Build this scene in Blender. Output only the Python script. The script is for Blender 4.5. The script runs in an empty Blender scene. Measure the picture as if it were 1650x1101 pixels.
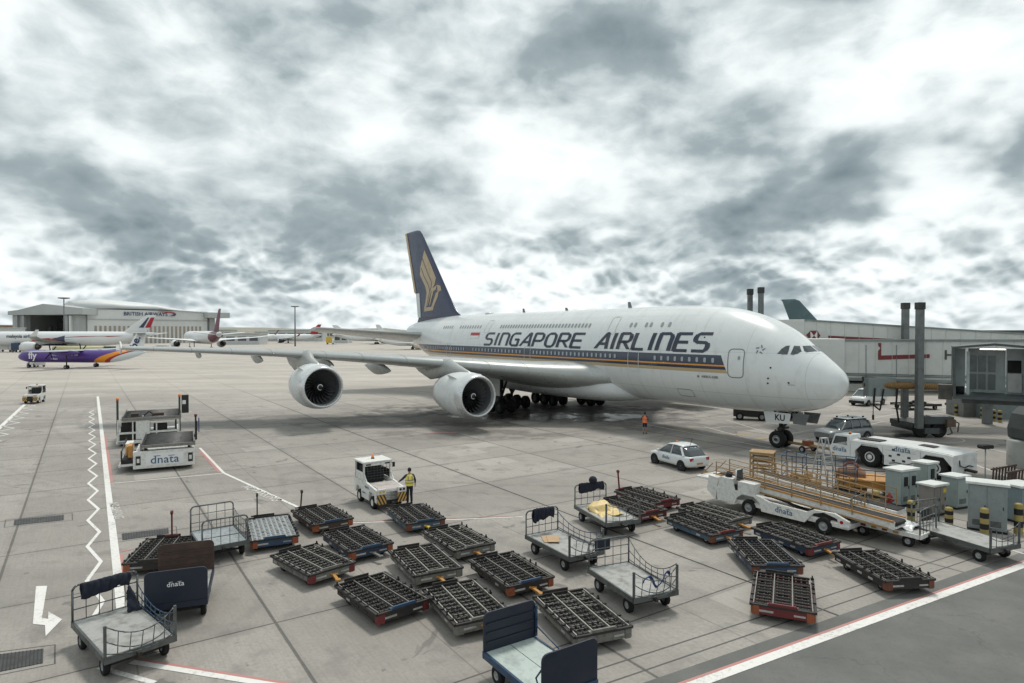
import bpy, bmesh, math, random
from mathutils import Vector, Matrix
from mathutils.bvhtree import BVHTree
random.seed(11)
C = bpy.context.scene.collection
PI = math.pi
R = math.radians
# ---------------------------------------------------------------- camera model
FPX = 1030.0; HCAM = 8.55; PITCH = math.atan(16 / FPX)
_c, _s = math.cos(PITCH), math.sin(PITCH)
def G(px, py, z=0.0):
    """photo pixel -> point on the horizontal plane at height z"""
    u = (px - 825) / FPX; v = (550.5 - py) / FPX; h = HCAM - z
    y = (h * _c + v * h * _s) / (_s - v * _c)
    return Vector((u * (y * _c + h * _s), y, z))
def D(px, py, depth):
    """photo pixel -> world point at a given depth"""
    u = (px - 825) / FPX; v = (550.5 - py) / FPX
    k = depth / (_c + v * _s)
    return Vector((u * k, depth, HCAM + k * (-_s + v * _c)))
# ---------------------------------------------------------------- materials
def s2l(c):
    return tuple(((x / 255) / 12.92 if x <= 10 else (((x / 255) + .055) / 1.055) ** 2.4) for x in c)
class NT:
    def __init__(s, tree):
        s.t = tree; s.n = tree.nodes; s.l = tree.links
    def new(s, typ, **kw):
        n = s.n.new(typ)
        for k, v in kw.items(): setattr(n, k, v)
        return n
    def put(s, sock, v):
        if isinstance(v, bpy.types.NodeSocket): s.l.new(v, sock)
        elif isinstance(v, (tuple, list)) and len(v) == 3 and len(getattr(sock, 'default_value', [0] * 3)) == 4:
            sock.default_value = (*v, 1)
        else: sock.default_value = v
    def m(s, op, a, b=0.0, c=None, clamp=False):
        n = s.new('ShaderNodeMath', operation=op, use_clamp=clamp)
        s.put(n.inputs[0], a); s.put(n.inputs[1], b)
        if c is not None: s.put(n.inputs[2], c)
        return n.outputs[0]
    def vm(s, op, a, b=(0, 0, 0)):
        n = s.new('ShaderNodeVectorMath', operation=op)
        s.put(n.inputs[0], a)
        if op == 'SCALE': s.put(n.inputs['Scale'], b)
        else: s.put(n.inputs[1], b)
        return n.outputs['Value'] if op in ('DOT_PRODUCT', 'LENGTH') else n.outputs[0]
    def sep(s, v):
        n = s.new('ShaderNodeSeparateXYZ'); s.put(n.inputs[0], v); return n.outputs
    def comb(s, x, y, z):
        n = s.new('ShaderNodeCombineXYZ')
        for i, q in enumerate((x, y, z)): s.put(n.inputs[i], q)
        return n.outputs[0]
    def noise(s, vec, scale, detail=4, rough=.5, dist=0.0, out='Fac'):
        n = s.new('ShaderNodeTexNoise'); s.put(n.inputs['Vector'], vec)
        n.inputs['Scale'].default_value = scale; n.inputs['Detail'].default_value = detail
        n.inputs['Roughness'].default_value = rough; n.inputs['Distortion'].default_value = dist
        return n.outputs[out]
    def white(s, vec):
        n = s.new('ShaderNodeTexWhiteNoise', noise_dimensions='3D'); s.put(n.inputs['Vector'], vec); return n.outputs['Value']
    def ramp(s, v, a, b, lo=0.0, hi=1.0, smooth=True):
        n = s.new('ShaderNodeMapRange', interpolation_type='SMOOTHSTEP' if smooth else 'LINEAR')
        s.put(n.inputs[0], v); s.put(n.inputs[1], a); s.put(n.inputs[2], b); s.put(n.inputs[3], lo); s.put(n.inputs[4], hi)
        return n.outputs[0]
    def mix(s, f, a, b, mode='MIX'):
        n = s.new('ShaderNodeMix', data_type='RGBA', blend_type=mode)
        s.put(n.inputs[0], f); s.put(n.inputs[6], a); s.put(n.inputs[7], b)
        return n.outputs[2]
_mats = {}
def M(name, rgb, rough=.5, metal=0.0, dirt=.25, scale=2.5, dcol=None, spec=.5, fine=True, bump=0.0):
    if name in _mats: return _mats[name]
    m = bpy.data.materials.new(name); m.use_nodes = True
    t = NT(m.node_tree); b = t.n['Principled BSDF']
    co = t.new('ShaderNodeTexCoord').outputs['Object']
    rnd = t.new('ShaderNodeObjectInfo').outputs['Random']
    co = t.vm('ADD', co, t.comb(t.m('MULTIPLY', rnd, 37.0), t.m('MULTIPLY', rnd, 11.0), 0.0))
    dc = dcol or tuple(x * .35 for x in rgb)
    n1 = t.noise(co, scale, 5, .65)
    f = t.ramp(n1, .42, .72, 0, dirt)
    colr = t.mix(f, rgb, dc)
    if fine:
        n2 = t.noise(co, scale * 9, 3, .6)
        colr = t.mix(t.ramp(n2, .5, .8, 0, dirt * .6), colr, dc)
    t.l.new(colr, b.inputs['Base Color'])
    rr = t.ramp(n1, .3, .75, max(0.02, rough - .08), min(1, rough + .18), False)
    t.l.new(rr, b.inputs['Roughness'])
    b.inputs['Metallic'].default_value = metal
    b.inputs['Specular IOR Level'].default_value = spec
    if bump:
        bn = t.new('ShaderNodeBump'); bn.inputs['Strength'].default_value = bump
        bn.inputs['Distance'].default_value = .02
        t.l.new(t.noise(co, scale * 12, 3, .6), bn.inputs['Height']); t.l.new(bn.outputs[0], b.inputs['Normal'])
    _mats[name] = m
    return m
def glow(name, rgb, k):
    m = bpy.data.materials.new(name); m.use_nodes = True; b = m.node_tree.nodes['Principled BSDF']
    b.inputs['Base Color'].default_value = (*rgb, 1); b.inputs['Emission Color'].default_value = (*rgb, 1)
    b.inputs['Emission Strength'].default_value = k
    return m
# ---------------------------------------------------------------- mesh builder
class MB:
    def __init__(s): s.v = []; s.f = []; s.mi = []; s.sm = []
    def add(s, vs, fs, mi=0, smooth=False, Mx=None):
        o = len(s.v)
        s.v += [tuple(Mx @ Vector(p)) if Mx else tuple(p) for p in vs]
        for f in fs: s.f.append(tuple(i + o for i in f)); s.mi.append(mi); s.sm.append(smooth)
        return s
    def box(s, x0, x1, y0, y1, z0, z1, mi=0, Mx=None):
        vs = [(x, y, z) for z in (z0, z1) for y in (y0, y1) for x in (x0, x1)]
        return s.add(vs, [(0, 2, 3, 1), (4, 5, 7, 6), (0, 1, 5, 4), (2, 6, 7, 3), (0, 4, 6, 2), (1, 3, 7, 5)], mi, False, Mx)
    def bar(s, p, q, w, h=None, mi=0):
        p, q = Vector(p), Vector(q); h = h or w
        d = (q - p)
        if d.length < 1e-6: return s
        d.normalize(); up = Vector((0, 0, 1)) if abs(d.z) < .95 else Vector((1, 0, 0))
        a = d.cross(up).normalized() * (w / 2); b = a.cross(d).normalized() * (h / 2)
        vs = [e + sa * a + sb * b for e in (p, q) for sa, sb in ((-1, -1), (1, -1), (1, 1), (-1, 1))]
        return s.add(vs, [(3, 2, 1, 0), (4, 5, 6, 7), (0, 1, 5, 4), (1, 2, 6, 5), (2, 3, 7, 6), (3, 0, 4, 7)], mi)
    def cyl(s, p, q, r, r2=None, n=12, mi=0, caps=True, smooth=True):
        p, q = Vector(p), Vector(q); r2 = r if r2 is None else r2
        d = (q - p).normalized(); up = Vector((0, 0, 1)) if abs(d.z) < .95 else Vector((1, 0, 0))
        a = d.cross(up).normalized(); b = a.cross(d)
        vs = []
        for e, rr in ((p, r), (q, r2)):
            vs += [e + (a * math.cos(2 * PI * i / n) + b * math.sin(2 * PI * i / n)) * rr for i in range(n)]
        o = len(s.v); s.add(vs, [(i, (i + 1) % n, n + (i + 1) % n, n + i) for i in range(n)], mi, smooth)
        if caps: s.add(vs, [tuple(range(n - 1, -1, -1)), tuple(range(n, 2 * n))], mi)
        return s
    def tube(s, pts, r, mi=0, n=6):
        pts = [Vector(p) for p in pts]
        for i in range(len(pts) - 1): s.cyl(pts[i], pts[i + 1], r, n=n, mi=mi)
        return s
    def lathe(s, prof, o=(0, 0, 0), ax='x', n=32, mi=0, smooth=True):
        vs = []
        for a, r in prof:
            for i in range(n):
                c, d = math.cos(2 * PI * i / n) * r, math.sin(2 * PI * i / n) * r
                p = {'x': (a, c, d), 'y': (c, a, d), 'z': (c, d, a)}[ax]
                vs.append((p[0] + o[0], p[1] + o[1], p[2] + o[2]))
        fs = [(k * n + i, k * n + (i + 1) % n, (k + 1) * n + (i + 1) % n, (k + 1) * n + i) for k in range(len(prof) - 1) for i in range(n)]
        return s.add(vs, fs, mi, smooth)
    def prism(s, poly, lo, hi, ax='y', mi=0, Mx=None):
        """poly 2D; ax y: (x,z), ax x: (y,z), ax z: (x,y)"""
        def P(u, v, w): return {'y': (u, w, v), 'x': (w, u, v), 'z': (u, v, w)}[ax]
        n = len(poly); vs = [P(u, v, lo) for u, v in poly] + [P(u, v, hi) for u, v in poly]
        return s.add(vs, [tuple(range(n)), tuple(range(2 * n - 1, n - 1, -1))] + [(i, n + i, n + (i + 1) % n, (i + 1) % n) for i in range(n)], mi, False, Mx)
    def loft(s, rings, mi=0, smooth=True, closed=True, caps=True):
        n = len(rings[0]); vs = [p for r in rings for p in r]
        fs = [(k * n + i, k * n + (i + 1) % n, (k + 1) * n + (i + 1) % n, (k + 1) * n + i) for k in range(len(rings) - 1) for i in range(n if closed else n - 1)]
        s.add(vs, fs, mi, smooth)
        if caps: s.add(vs, [tuple(range(n - 1, -1, -1)), tuple(range((len(rings) - 1) * n, len(rings) * n))], mi)
        return s
    def sphere(s, c, r, mi=0, n=10, sz=1.0):
        prof = [(c[2] + r * sz * math.sin(PI * (k / n - .5)), max(1e-4, r * math.cos(PI * (k / n - .5)))) for k in range(n + 1)]
        return s.lathe(prof, (c[0], c[1], 0), 'z', n + 4, mi)
    def build(s, name, mats, parent=None, bevel=0.0, fix=True):
        me = bpy.data.meshes.new(name); me.from_pydata(s.v, [], s.f)
        me.polygons.foreach_set('material_index', s.mi); me.polygons.foreach_set('use_smooth', s.sm)
        for m in (mats if isinstance(mats, (list, tuple)) else [mats]): me.materials.append(m)
        if fix:
            bm = bmesh.new(); bm.from_mesh(me); bmesh.ops.remove_doubles(bm, verts=bm.verts, dist=1e-5)
            bmesh.ops.recalc_face_normals(bm, faces=bm.faces); bm.to_mesh(me); bm.free()
        o = bpy.data.objects.new(name, me); C.objects.link(o)
        if parent is not None: o.parent = parent
        if bevel:
            b = o.modifiers.new('edge', 'BEVEL'); b.width = bevel; b.segments = 2; b.limit_method = 'ANGLE'; b.angle_limit = R(40)
        return o
def tag(o, label=None, cat=None, group=None, kind=None):
    if label: o['label'] = label
    if cat: o['category'] = cat
    if group: o['group'] = group
    if kind: o['kind'] = kind
    return o
def thing(name, label, cat, loc=(0, 0, 0), rz=0.0, group=None):
    o = bpy.data.objects.new(name, None); C.objects.link(o); o.empty_display_size = .3
    o.location = loc; o.rotation_euler = (0, 0, rz)
    return tag(o, label, cat, group)
def kids(o): return [c for c in bpy.data.objects if c.parent == o]
def copy_tree(o, parent=None):
    c = o.copy(); C.objects.link(c); c.parent = parent
    for ch in kids(o): copy_tree(ch, c)
    return c
def text_mesh(txt, size, mat, name, parent=None, Mx=None, extrude=.004, offset=0.0, shear=0.0, align='CENTER', kind=None, spacing=1.0):
    cu = bpy.data.curves.new(name, 'FONT'); cu.body = txt; cu.size = size; cu.extrude = extrude; cu.offset = offset
    cu.shear = shear; cu.align_x = align; cu.align_y = 'CENTER'; cu.resolution_u = 3; cu.space_character = spacing
    t = bpy.data.objects.new('tmp', cu); C.objects.link(t); bpy.context.view_layer.update()
    me = bpy.data.meshes.new_from_object(t.evaluated_get(bpy.context.evaluated_depsgraph_get()))
    bpy.data.objects.remove(t); bpy.data.curves.remove(cu)
    if Mx: me.transform(Mx)
    me.materials.clear(); me.materials.append(mat)
    o = bpy.data.objects.new(name, me); C.objects.link(o)
    if parent is not None: o.parent = parent
    return o
def frame_m(o, x, y):
    """matrix whose X axis is x, Y axis is y, origin o"""
    x = Vector(x).normalized(); y = Vector(y); y = (y - x * y.dot(x)).normalized(); z = x.cross(y)
    m = Matrix((x, y, z)).transposed().to_4x4(); m.translation = Vector(o); return m
def dnata(mat, parent, size, Mx):
    """dnata word mark with its linked bars"""
    o = text_mesh('dnata', size, mat, 'lettering', parent, None, extrude=.003, offset=size * .008, spacing=1.05)
    xs = [v.co.x for v in o.data.vertices]; yt = max(v.co.y for v in o.data.vertices); x0, wd = min(xs), max(xs) - min(xs)
    o.data.transform(Mx); b = MB(); h = size * .055
    b.box(x0 + wd * .10, x0 + wd * .34, yt - h, yt, -.003, .0035, 0, Mx); b.box(x0 + wd * .62, x0 + wd * .84, yt - h * 1.6, yt - h * .6, -.003, .0035, 0, Mx)
    e = b.build('lettering', mat, None, fix=False)
    bm = bmesh.new(); bm.from_mesh(o.data); bm.from_mesh(e.data); bm.to_mesh(o.data); bm.free()
    bpy.data.objects.remove(e)
    return o
# wheel helper ---------------------------------------------------------
def wheel(parent, x, y, r, w, tyre, rim, name='wheel', ax='y', hub=.55, out=1, n=20):
    """tyre with rim as sub-part; axle along ax; (x,y) centre, resting at z=0"""
    z = r
    p = [(-w / 2, r * hub), (-w / 2 * .98, r * .86), (-w * .36, r * .985), (-w * .2, r), (w * .2, r), (w * .36, r * .985), (w / 2 * .98, r * .86), (w / 2, r * hub), (w * .3, r * hub * .98), (-w * .3, r * hub * .98), (-w / 2, r * hub)]
    b = MB(); b.lathe(p, (x if ax == 'y' else x, y, z) if ax == 'y' else (x, y, z), ax, n)
    t = b.build(name, tyre, parent)
    q = [(-w * .42, .001), (-w * .42, r * hub * .3), (-w * .3, r * hub * .45), (-w * .3, r * hub * .8), (-w * .46, r * hub * .9), (-w * .44, r * hub * 1.0), (w * .44, r * hub * 1.0), (w * .46, r * hub * .9), (w * .3, r * hub * .8), (w * .3, r * hub * .45), (w * .42, r * hub * .3), (w * .42, .001)]
    b = MB(); b.lathe(q, (x, y, z), ax, n); b.build('rim', rim, t)
    return t
# ---------------------------------------------------------------- palette
WHITE = M('white_paint', (.72, .73, .72), .35, dirt=.22, dcol=(.3, .29, .26), scale=1.5)
WHITE2 = M('dirty_white_paint', (.66, .66, .63), .45, dirt=.4, dcol=(.2, .18, .15), scale=6)
STEEL = M('galvanised_steel', (.13, .145, .145), .42, .75, dirt=.65, dcol=(.07, .065, .06), scale=4)
DSTEEL = M('dark_steel', (.020, .021, .022), .55, .3, dirt=.6, dcol=(.065, .042, .028), scale=5)
RAIL = M('worn_steel_rail', (.24, .235, .22), .4, .7, dirt=.5, dcol=(.1, .07, .05), scale=6)
BLACK = M('black_rubber', (.009, .009, .010), .8, dirt=.5, dcol=(.035, .032, .03), scale=6, spec=.3)
DBLK = M('dark_cavity', (.012, .012, .013), .8, dirt=.2)
GRIM = M('grey_rim', (.3, .31, .31), .45, .3, dirt=.4, scale=8)
BLUE = M('blue_paint', (.018, .055, .115), .45, dirt=.7, dcol=(.03, .03, .03), scale=4)
NAVY = M('navy_paint', (.008, .014, .030), .42, dirt=.5, dcol=(.018, .022, .03), scale=3)
NAVYC = M('navy_cloth', (.007, .010, .022), .9, dirt=.5, dcol=(.012, .018, .034), scale=7, bump=.6)
RED = M('dark_red_paint', (.13, .014, .016), .5, dirt=.5, dcol=(.05, .02, .015), scale=5)
RUST = M('rusty_orange_paint', (.25, .065, .022), .6, dirt=.65, dcol=(.07, .03, .02), scale=5)
BROWN = M('brown_panel', (.045, .026, .02), .6, dirt=.5, dcol=(.10, .06, .04), scale=3)
ORNG = M('orange_yellow_paint', (.42, .20, .04), .5, dirt=.4, dcol=(.2, .11, .04), scale=5)
GOLD = M('faded_gold_paint', (.30, .185, .075), .5, dirt=.5, dcol=(.16, .1, .05), scale=5)
YEL = M('yellow_paint', (.62, .42, .04), .5, dirt=.4, dcol=(.2, .14, .05), scale=5)
GLASS = M('dark_glass', (.03, .04, .045), .08, 0, dirt=.3, dcol=(.1, .12, .12), scale=1.2, spec=.9, fine=False)
BOARD = M('pale_deck_board', (.33, .333, .318), .5, dirt=.75, dcol=(.13, .12, .105), scale=2.6)
CARD = M('cardboard', (.42, .29, .17), .8, dirt=.2)
CABG = M('cabinet_grey_green', (.27, .33, .32), .45, dirt=.3, dcol=(.15, .17, .16), scale=2)
CABT = M('cabinet_roof', (.62, .64, .62), .45, dirt=.3)
LOGOB = M('logo_blue', (.035, .11, .2), .4, dirt=.1)
LOGOW = M('logo_white', (.7, .7, .7), .4, dirt=.1)
AMBER = M('amber_lens', (.8, .22, .03), .3, dirt=.1)
REDL = M('red_lens', (.35, .01, .015), .2, dirt=.1)
# ---------------------------------------------------------------- camera
cam = bpy.data.cameras.new('camera'); co = bpy.data.objects.new('camera', cam); C.objects.link(co)
cam.sensor_width = 36; cam.lens = 36 * FPX / 1650; cam.clip_end = 8000; cam.clip_start = .1
co.location = (0, 0, HCAM); co.rotation_euler = (PI / 2 - PITCH, 0, 0)
bpy.context.scene.camera = co
sc = bpy.context.scene
sc.view_settings.view_transform = 'Standard'; sc.view_settings.look = 'None'; sc.view_settings.exposure = 0.0
sc.view_settings.gamma = 1.0; sc.view_settings.use_curve_mapping = False
sc.cycles.max_bounces = 6; sc.cycles.diffuse_bounces = 3; sc.cycles.glossy_bounces = 3
# ---------------------------------------------------------------- light
SUN_EL, SUN_AZ = R(64), R(20)      # azimuth clockwise from +Y
sun = bpy.data.lights.new('sun', 'SUN'); so = bpy.data.objects.new('sun', sun); C.objects.link(so)
sun.energy = 2.3; sun.angle = R(11); sun.color = (1.0, .95, .88)
sd = Vector((math.sin(SUN_AZ) * math.cos(SUN_EL), math.cos(SUN_AZ) * math.cos(SUN_EL), math.sin(SUN_EL)))
so.rotation_euler = sd.to_track_quat('Z', 'Y').to_euler()
w = bpy.data.worlds.new('World'); sc.world = w; w.use_nodes = True; w.cycles.sampling_method = 'MANUAL'; w.cycles.sample_map_resolution = 256
t = NT(w.node_tree); t.n.clear()
out = t.new('ShaderNodeOutputWorld'); bg = t.new('ShaderNodeBackground'); bg2 = t.new('ShaderNodeBackground')
sky = t.new('ShaderNodeTexSky', sky_type='NISHITA'); sky.sun_disc = False
sky.sun_elevation = SUN_EL; sky.sun_rotation = SUN_AZ; sky.dust_density = 2.0
bg.inputs[1].default_value = .1; t.l.new(sky.outputs[0], bg.inputs[0])
gen = t.new('ShaderNodeTexCoord').outputs['Generated']
d = t.vm('NORMALIZE', gen); dx, dy, dz = t.sep(d)
zz = t.m('ADD', t.m('MAXIMUM', dz, 0.0), .11)
az = t.m('ARCTAN2', dx, dy); el = t.m('ARCSINE', dz)
P0 = t.comb(az, t.m('MULTIPLY', el, 1.75), 0.0)
wv = t.noise(P0, 4.5, 4, .55, out='Color')
P2 = t.vm('ADD', t.vm('ADD', P0, (3.1, 7.7, 0.0)), t.vm('SCALE', t.vm('SUBTRACT', wv, (.5, .5, .5)), .11))
def billow(P, sc, det):
    v = t.new('ShaderNodeTexVoronoi', feature='F1'); v.normalize = True; t.l.new(P, v.inputs['Vector']); v.inputs['Scale'].default_value = sc
    v.inputs['Detail'].default_value = det; v.inputs['Roughness'].default_value = .55
    return t.m('SUBTRACT', 1.0, v.outputs['Distance'])
lowk = t.ramp(el, .06, .24, 1.0, 0.0)           # distant clouds look smaller
na = t.noise(P2, 3.4, 3, .5)
b8 = billow(P2, 6.5, 3); b8u = billow(t.vm('ADD', P2, (.006, .040, 0.0)), 6.5, 2); b19 = billow(P2, 17.0, 2); b19u = billow(t.vm('ADD', P2, (.003, .016, 0.0)), 17.0, 2)
mixb = t.m('ADD', t.m('MULTIPLY', b8, t.m('SUBTRACT', 1.0, lowk)), t.m('MULTIPLY', b19, lowk))
n0 = t.m('ADD', t.m('ADD', t.m('MULTIPLY', na, .52), t.m('MULTIPLY', mixb, .42)), t.m('MULTIPLY', t.m('SUBTRACT', t.noise(P2, 24.0, 5, .6), .5), .13))
litn = t.m('ADD', t.m('MULTIPLY', t.m('SUBTRACT', b8, b8u), t.m('SUBTRACT', 1.0, lowk)), t.m('MULTIPLY', t.m('SUBTRACT', b19, b19u), lowk))
wob = t.noise(t.comb(t.m('MULTIPLY', az, 6.0), t.m('MULTIPLY', el, 9.0), 0.0), 1.0, 3, .6, out='Color')
wx, wy, _z = t.sep(wob)
az2 = t.m('ADD', az, t.m('MULTIPLY', t.m('SUBTRACT', wx, .5), .34)); el2 = t.m('ADD', el, t.m('MULTIPLY', t.m('SUBTRACT', wy, .5), .20))
acc = 0.0
for (gx, gy, sx, sy, am) in [(60, 285, 190, 26, .7), (330, 350, 200, 28, .75), (640, 395, 120, 20, .3), (730, 55, 220, 55, .45), (1000, 90, 280, 45, .42),
                             (1190, 190, 130, 36, .55), (1330, 315, 120, 40, 1.1), (1240, 345, 90, 20, .5), (1655, 235, 55, 45, 1.1), (960, 405, 150, 18, .6), (860, 385, 50, 22, .45),
                             (560, 290, 200, 30, .25), (80, 140, 160, 50, .3), (1395, 420, 40, 12, .5), (1130, 440, 60, 12, .5), (250, 400, 260, 18, .35), (520, 450, 200, 14, .3),
                             (900, 215, 150, 40, -.3), (1470, 140, 190, 70, -.8), (420, 110, 140, 40, -.25), (380, 435, 130, 9, -.6), (1000, 330, 100, 30, -.3), (1480, 330, 60, 40, -.6),
                             (640, 250, 160, 40, -.25), (820, 470, 200, 12, -.4), (1250, 255, 120, 22, -.4), (60, 470, 120, 14, -.1)]:
    ga = math.atan((gx - 825) / FPX); ge = math.atan((534.5 - gy) / FPX * math.cos(ga)); sx = sx / FPX * math.cos(ga) ** 2; sy /= FPX
    ex = t.m('DIVIDE', t.m('SUBTRACT', az2, ga), sx); ey = t.m('DIVIDE', t.m('SUBTRACT', el2, ge), sy)
    g = t.m('EXPONENT', t.m('MULTIPLY', t.m('ADD', t.m('MULTIPLY', ex, ex), t.m('MULTIPLY', ey, ey)), -.5))
    acc = t.m('ADD', t.m('MULTIPLY', g, am), acc)
LITK = 1.0; DOFF = -.025
dens = t.m('ADD', t.m('ADD', n0, DOFF), t.m('MULTIPLY', acc, .15))
lit = t.m('MULTIPLY', litn, t.m('ADD', .42, t.m('MULTIPLY', lowk, .55)))          # >0 : denser than above -> lit top edge
shade = t.m('SUBTRACT', dens, lit)
cr = t.new('ShaderNodeValToRGB'); e = cr.color_ramp; e.elements[0].position = .40; e.elements[0].color = (1.03, 1.08, 1.08, 1)
e.elements[1].position = .78; e.elements[1].color = (.20, .26, .285, 1)
for p_, c_ in ((.48, (.87, .925, .93)), (.54, (.65, .72, .735)), (.63, (.36, .43, .455))):
    q = e.elements.new(p_); q.color = (*c_, 1)
t.l.new(shade, cr.inputs[0])
hz = t.ramp(dz, .0, .08, .22, 0.0)                          # air near the horizon
colr = t.mix(hz, cr.outputs[0], (.74, .79, .81))
t.l.new(colr, bg2.inputs[0]); bg2.inputs[1].default_value = 1.04
cover = t.ramp(dens, .30, .40, 0.72, 1.0)
mx = t.new('ShaderNodeMixShader'); t.l.new(cover, mx.inputs[0]); t.l.new(bg.outputs[0], mx.inputs[1]); t.l.new(bg2.outputs[0], mx.inputs[2])
t.l.new(mx.outputs[0], out.inputs[0])
# ---------------------------------------------------------------- ground
TH = R(-56.2)                                    # heading of the big aircraft and of the slab joints
AX = Vector((math.cos(TH), math.sin(TH), 0)); NX = Vector((-AX.y, AX.x, 0))
def concrete():
    m = bpy.data.materials.new('apron_concrete'); m.use_nodes = True; t = NT(m.node_tree); b = t.n['Principled BSDF']
    pos = t.new('ShaderNodeTexCoord').outputs['Object']
    u = t.vm('DOT_PRODUCT', pos, tuple(NX)); v = t.vm('DOT_PRODUCT', pos, tuple(AX))
    us = t.m('DIVIDE', t.m('SUBTRACT', u, 4.6), 7.1); vs = t.m('DIVIDE', t.m('SUBTRACT', v, -25.1), 5.75)
    cell = t.comb(t.m('FLOOR', us), t.m('FLOOR', vs), 0.0)
    tone = t.white(cell)
    def joint(x, per, wd):
        f = t.m('ABSOLUTE', t.m('SUBTRACT', t.m('FRACT', t.m('ADD', x, .5)), .5))
        wob = t.m('MULTIPLY', t.m('SUBTRACT', t.noise(pos, 1.3, 3), .5), .003)
        f = t.m('ADD', f, wob)
        return t.ramp(f, wd / per * .5, wd / per, 1, 0), t.ramp(f, 0.0, .35 / per, 1, 0)
    j1, s1 = joint(us, 7.1, .06); j2, s2 = joint(vs, 5.75, .04)
    half, _ = joint(t.m('ADD', us, .5), 7.1, .03)
    bay = t.white(t.comb(t.m('FLOOR', t.m('ADD', us, .5)), 3.0, 0.0))
    streak = t.noise(t.comb(t.m('MULTIPLY', u, 14.0), t.m('MULTIPLY', v, .7), 0.0), 1.0, 4, .6)
    streak2 = t.noise(t.comb(t.m('MULTIPLY', u, .9), t.m('MULTIPLY', v, .12), 0.0), 1.0, 4, .55)
    xs = t.sep(pos)
    wide = t.noise(t.comb(t.m('MULTIPLY', xs[0], .05), t.m('MULTIPLY', xs[1], .16), 0.0), 1.0, 5, .6)
    fine = t.noise(pos, 9.0, 6, .7); blot = t.noise(pos, .8, 6, .6)
    colr = t.mix(tone, (.238, .220, .196), (.318, .295, .265))
    colr = t.mix(t.ramp(streak2, .42, .68, 0, .28), colr, (.2, .19, .175))
    colr = t.mix(t.ramp(wide, .40, .62, 0, .30), colr, (.46, .43, .39))
    colr = t.mix(t.ramp(blot, .50, .70, 0, .55), colr, (.165, .156, .143))
    colr = t.mix(t.ramp(streak, .38, .72, 0, .26), colr, (.16, .152, .14))
    colr = t.mix(t.ramp(fine, .42, .70, 0, .42), colr, (.19, .18, .165))
    # tyre, fuel and oil marks; the wide ones also paint in the aircraft's shade
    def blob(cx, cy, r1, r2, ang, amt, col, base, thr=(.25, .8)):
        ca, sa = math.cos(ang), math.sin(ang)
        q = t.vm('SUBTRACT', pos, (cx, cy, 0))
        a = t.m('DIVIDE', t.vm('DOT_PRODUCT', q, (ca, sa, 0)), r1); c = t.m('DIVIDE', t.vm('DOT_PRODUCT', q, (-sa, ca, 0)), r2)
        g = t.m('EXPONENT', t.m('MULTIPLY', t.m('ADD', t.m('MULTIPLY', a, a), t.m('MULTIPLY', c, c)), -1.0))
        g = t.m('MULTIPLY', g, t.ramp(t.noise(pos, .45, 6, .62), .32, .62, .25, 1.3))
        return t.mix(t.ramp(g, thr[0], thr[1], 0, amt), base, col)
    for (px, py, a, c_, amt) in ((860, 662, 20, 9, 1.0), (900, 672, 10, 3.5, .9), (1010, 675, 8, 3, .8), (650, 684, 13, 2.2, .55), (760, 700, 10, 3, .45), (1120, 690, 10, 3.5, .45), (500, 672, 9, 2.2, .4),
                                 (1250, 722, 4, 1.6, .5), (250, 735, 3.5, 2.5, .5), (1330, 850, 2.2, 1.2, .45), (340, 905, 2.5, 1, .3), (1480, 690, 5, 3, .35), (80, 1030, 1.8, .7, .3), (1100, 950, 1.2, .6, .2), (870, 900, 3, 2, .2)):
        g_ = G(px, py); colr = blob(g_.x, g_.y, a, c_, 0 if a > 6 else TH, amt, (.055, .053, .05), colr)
    spots = t.noise(pos, .55, 3, .5, 1.2)
    colr = t.mix(t.ramp(spots, .665, .70, 0, .55), colr, (.09, .085, .08))
    spots2 = t.noise(pos, 2.6, 2, .5); colr = t.mix(t.ramp(spots2, .72, .75, 0, .5), colr, (.1, .093, .085))
    # patched pieces of slab
    pu, pv = t.m('DIVIDE', u, 2.37), t.m('DIVIDE', v, 1.92); pr = t.white(t.comb(t.m('FLOOR', pu), t.m('FLOOR', pv), 7.0))
    colr = t.mix(t.m('MULTIPLY', t.m('GREATER_THAN', pr, .965), .30), colr, (.20, .19, .172)); colr = t.mix(t.m('MULTIPLY', t.m('LESS_THAN', pr, .03), .30), colr, (.46, .44, .40))
    # tyre tracks curving over the stand
    tn_ = t.ramp(t.noise(pos, .9, 5, .7), .35, .65, .1, 1.0)
    for cx, cy, rad, wd, am in ((-14, 62, 30.0, .16, .22), (-14, 62, 28.3, .16, .22), (22, 8, 24.0, .14, .2), (22, 8, 22.5, .14, .2), (-52, 20, 44.0, .18, .2), (-52, 20, 42.2, .18, .2), (8, 95, 62.0, .2, .3), (8, 95, 60.0, .2, .3)):
        q = t.m('ABSOLUTE', t.m('SUBTRACT', t.vm('LENGTH', t.vm('SUBTRACT', pos, (cx, cy, 0))), rad))
        colr = t.mix(t.m('MULTIPLY', t.ramp(q, wd * .5, wd * 1.6, am, 0), tn_), colr, (.10, .095, .088))
    # joints
    jd = t.m('MAXIMUM', t.m('MULTIPLY', j1, t.m('ADD', t.m('MULTIPLY', bay, .5), .5)), t.m('MAXIMUM', t.m('MULTIPLY', j2, .7), t.m('MULTIPLY', half, .3)))
    soft = t.m('MULTIPLY', t.m('MAXIMUM', s1, s2), .16)
    colr = t.mix(soft, colr, (.13, .123, .11))
    colr = t.mix(jd, colr, (.012, .012, .011))
    # pads near the terminal edge show their own tone beyond the far side of the stand
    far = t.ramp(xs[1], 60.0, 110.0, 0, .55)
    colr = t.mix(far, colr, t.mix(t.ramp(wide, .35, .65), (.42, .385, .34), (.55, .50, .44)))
    dist = t.ramp(t.vm('LENGTH', pos), 480.0, 700.0, 0, 1)
    colr = t.mix(dist, colr, (.26, .24, .15))
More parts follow.
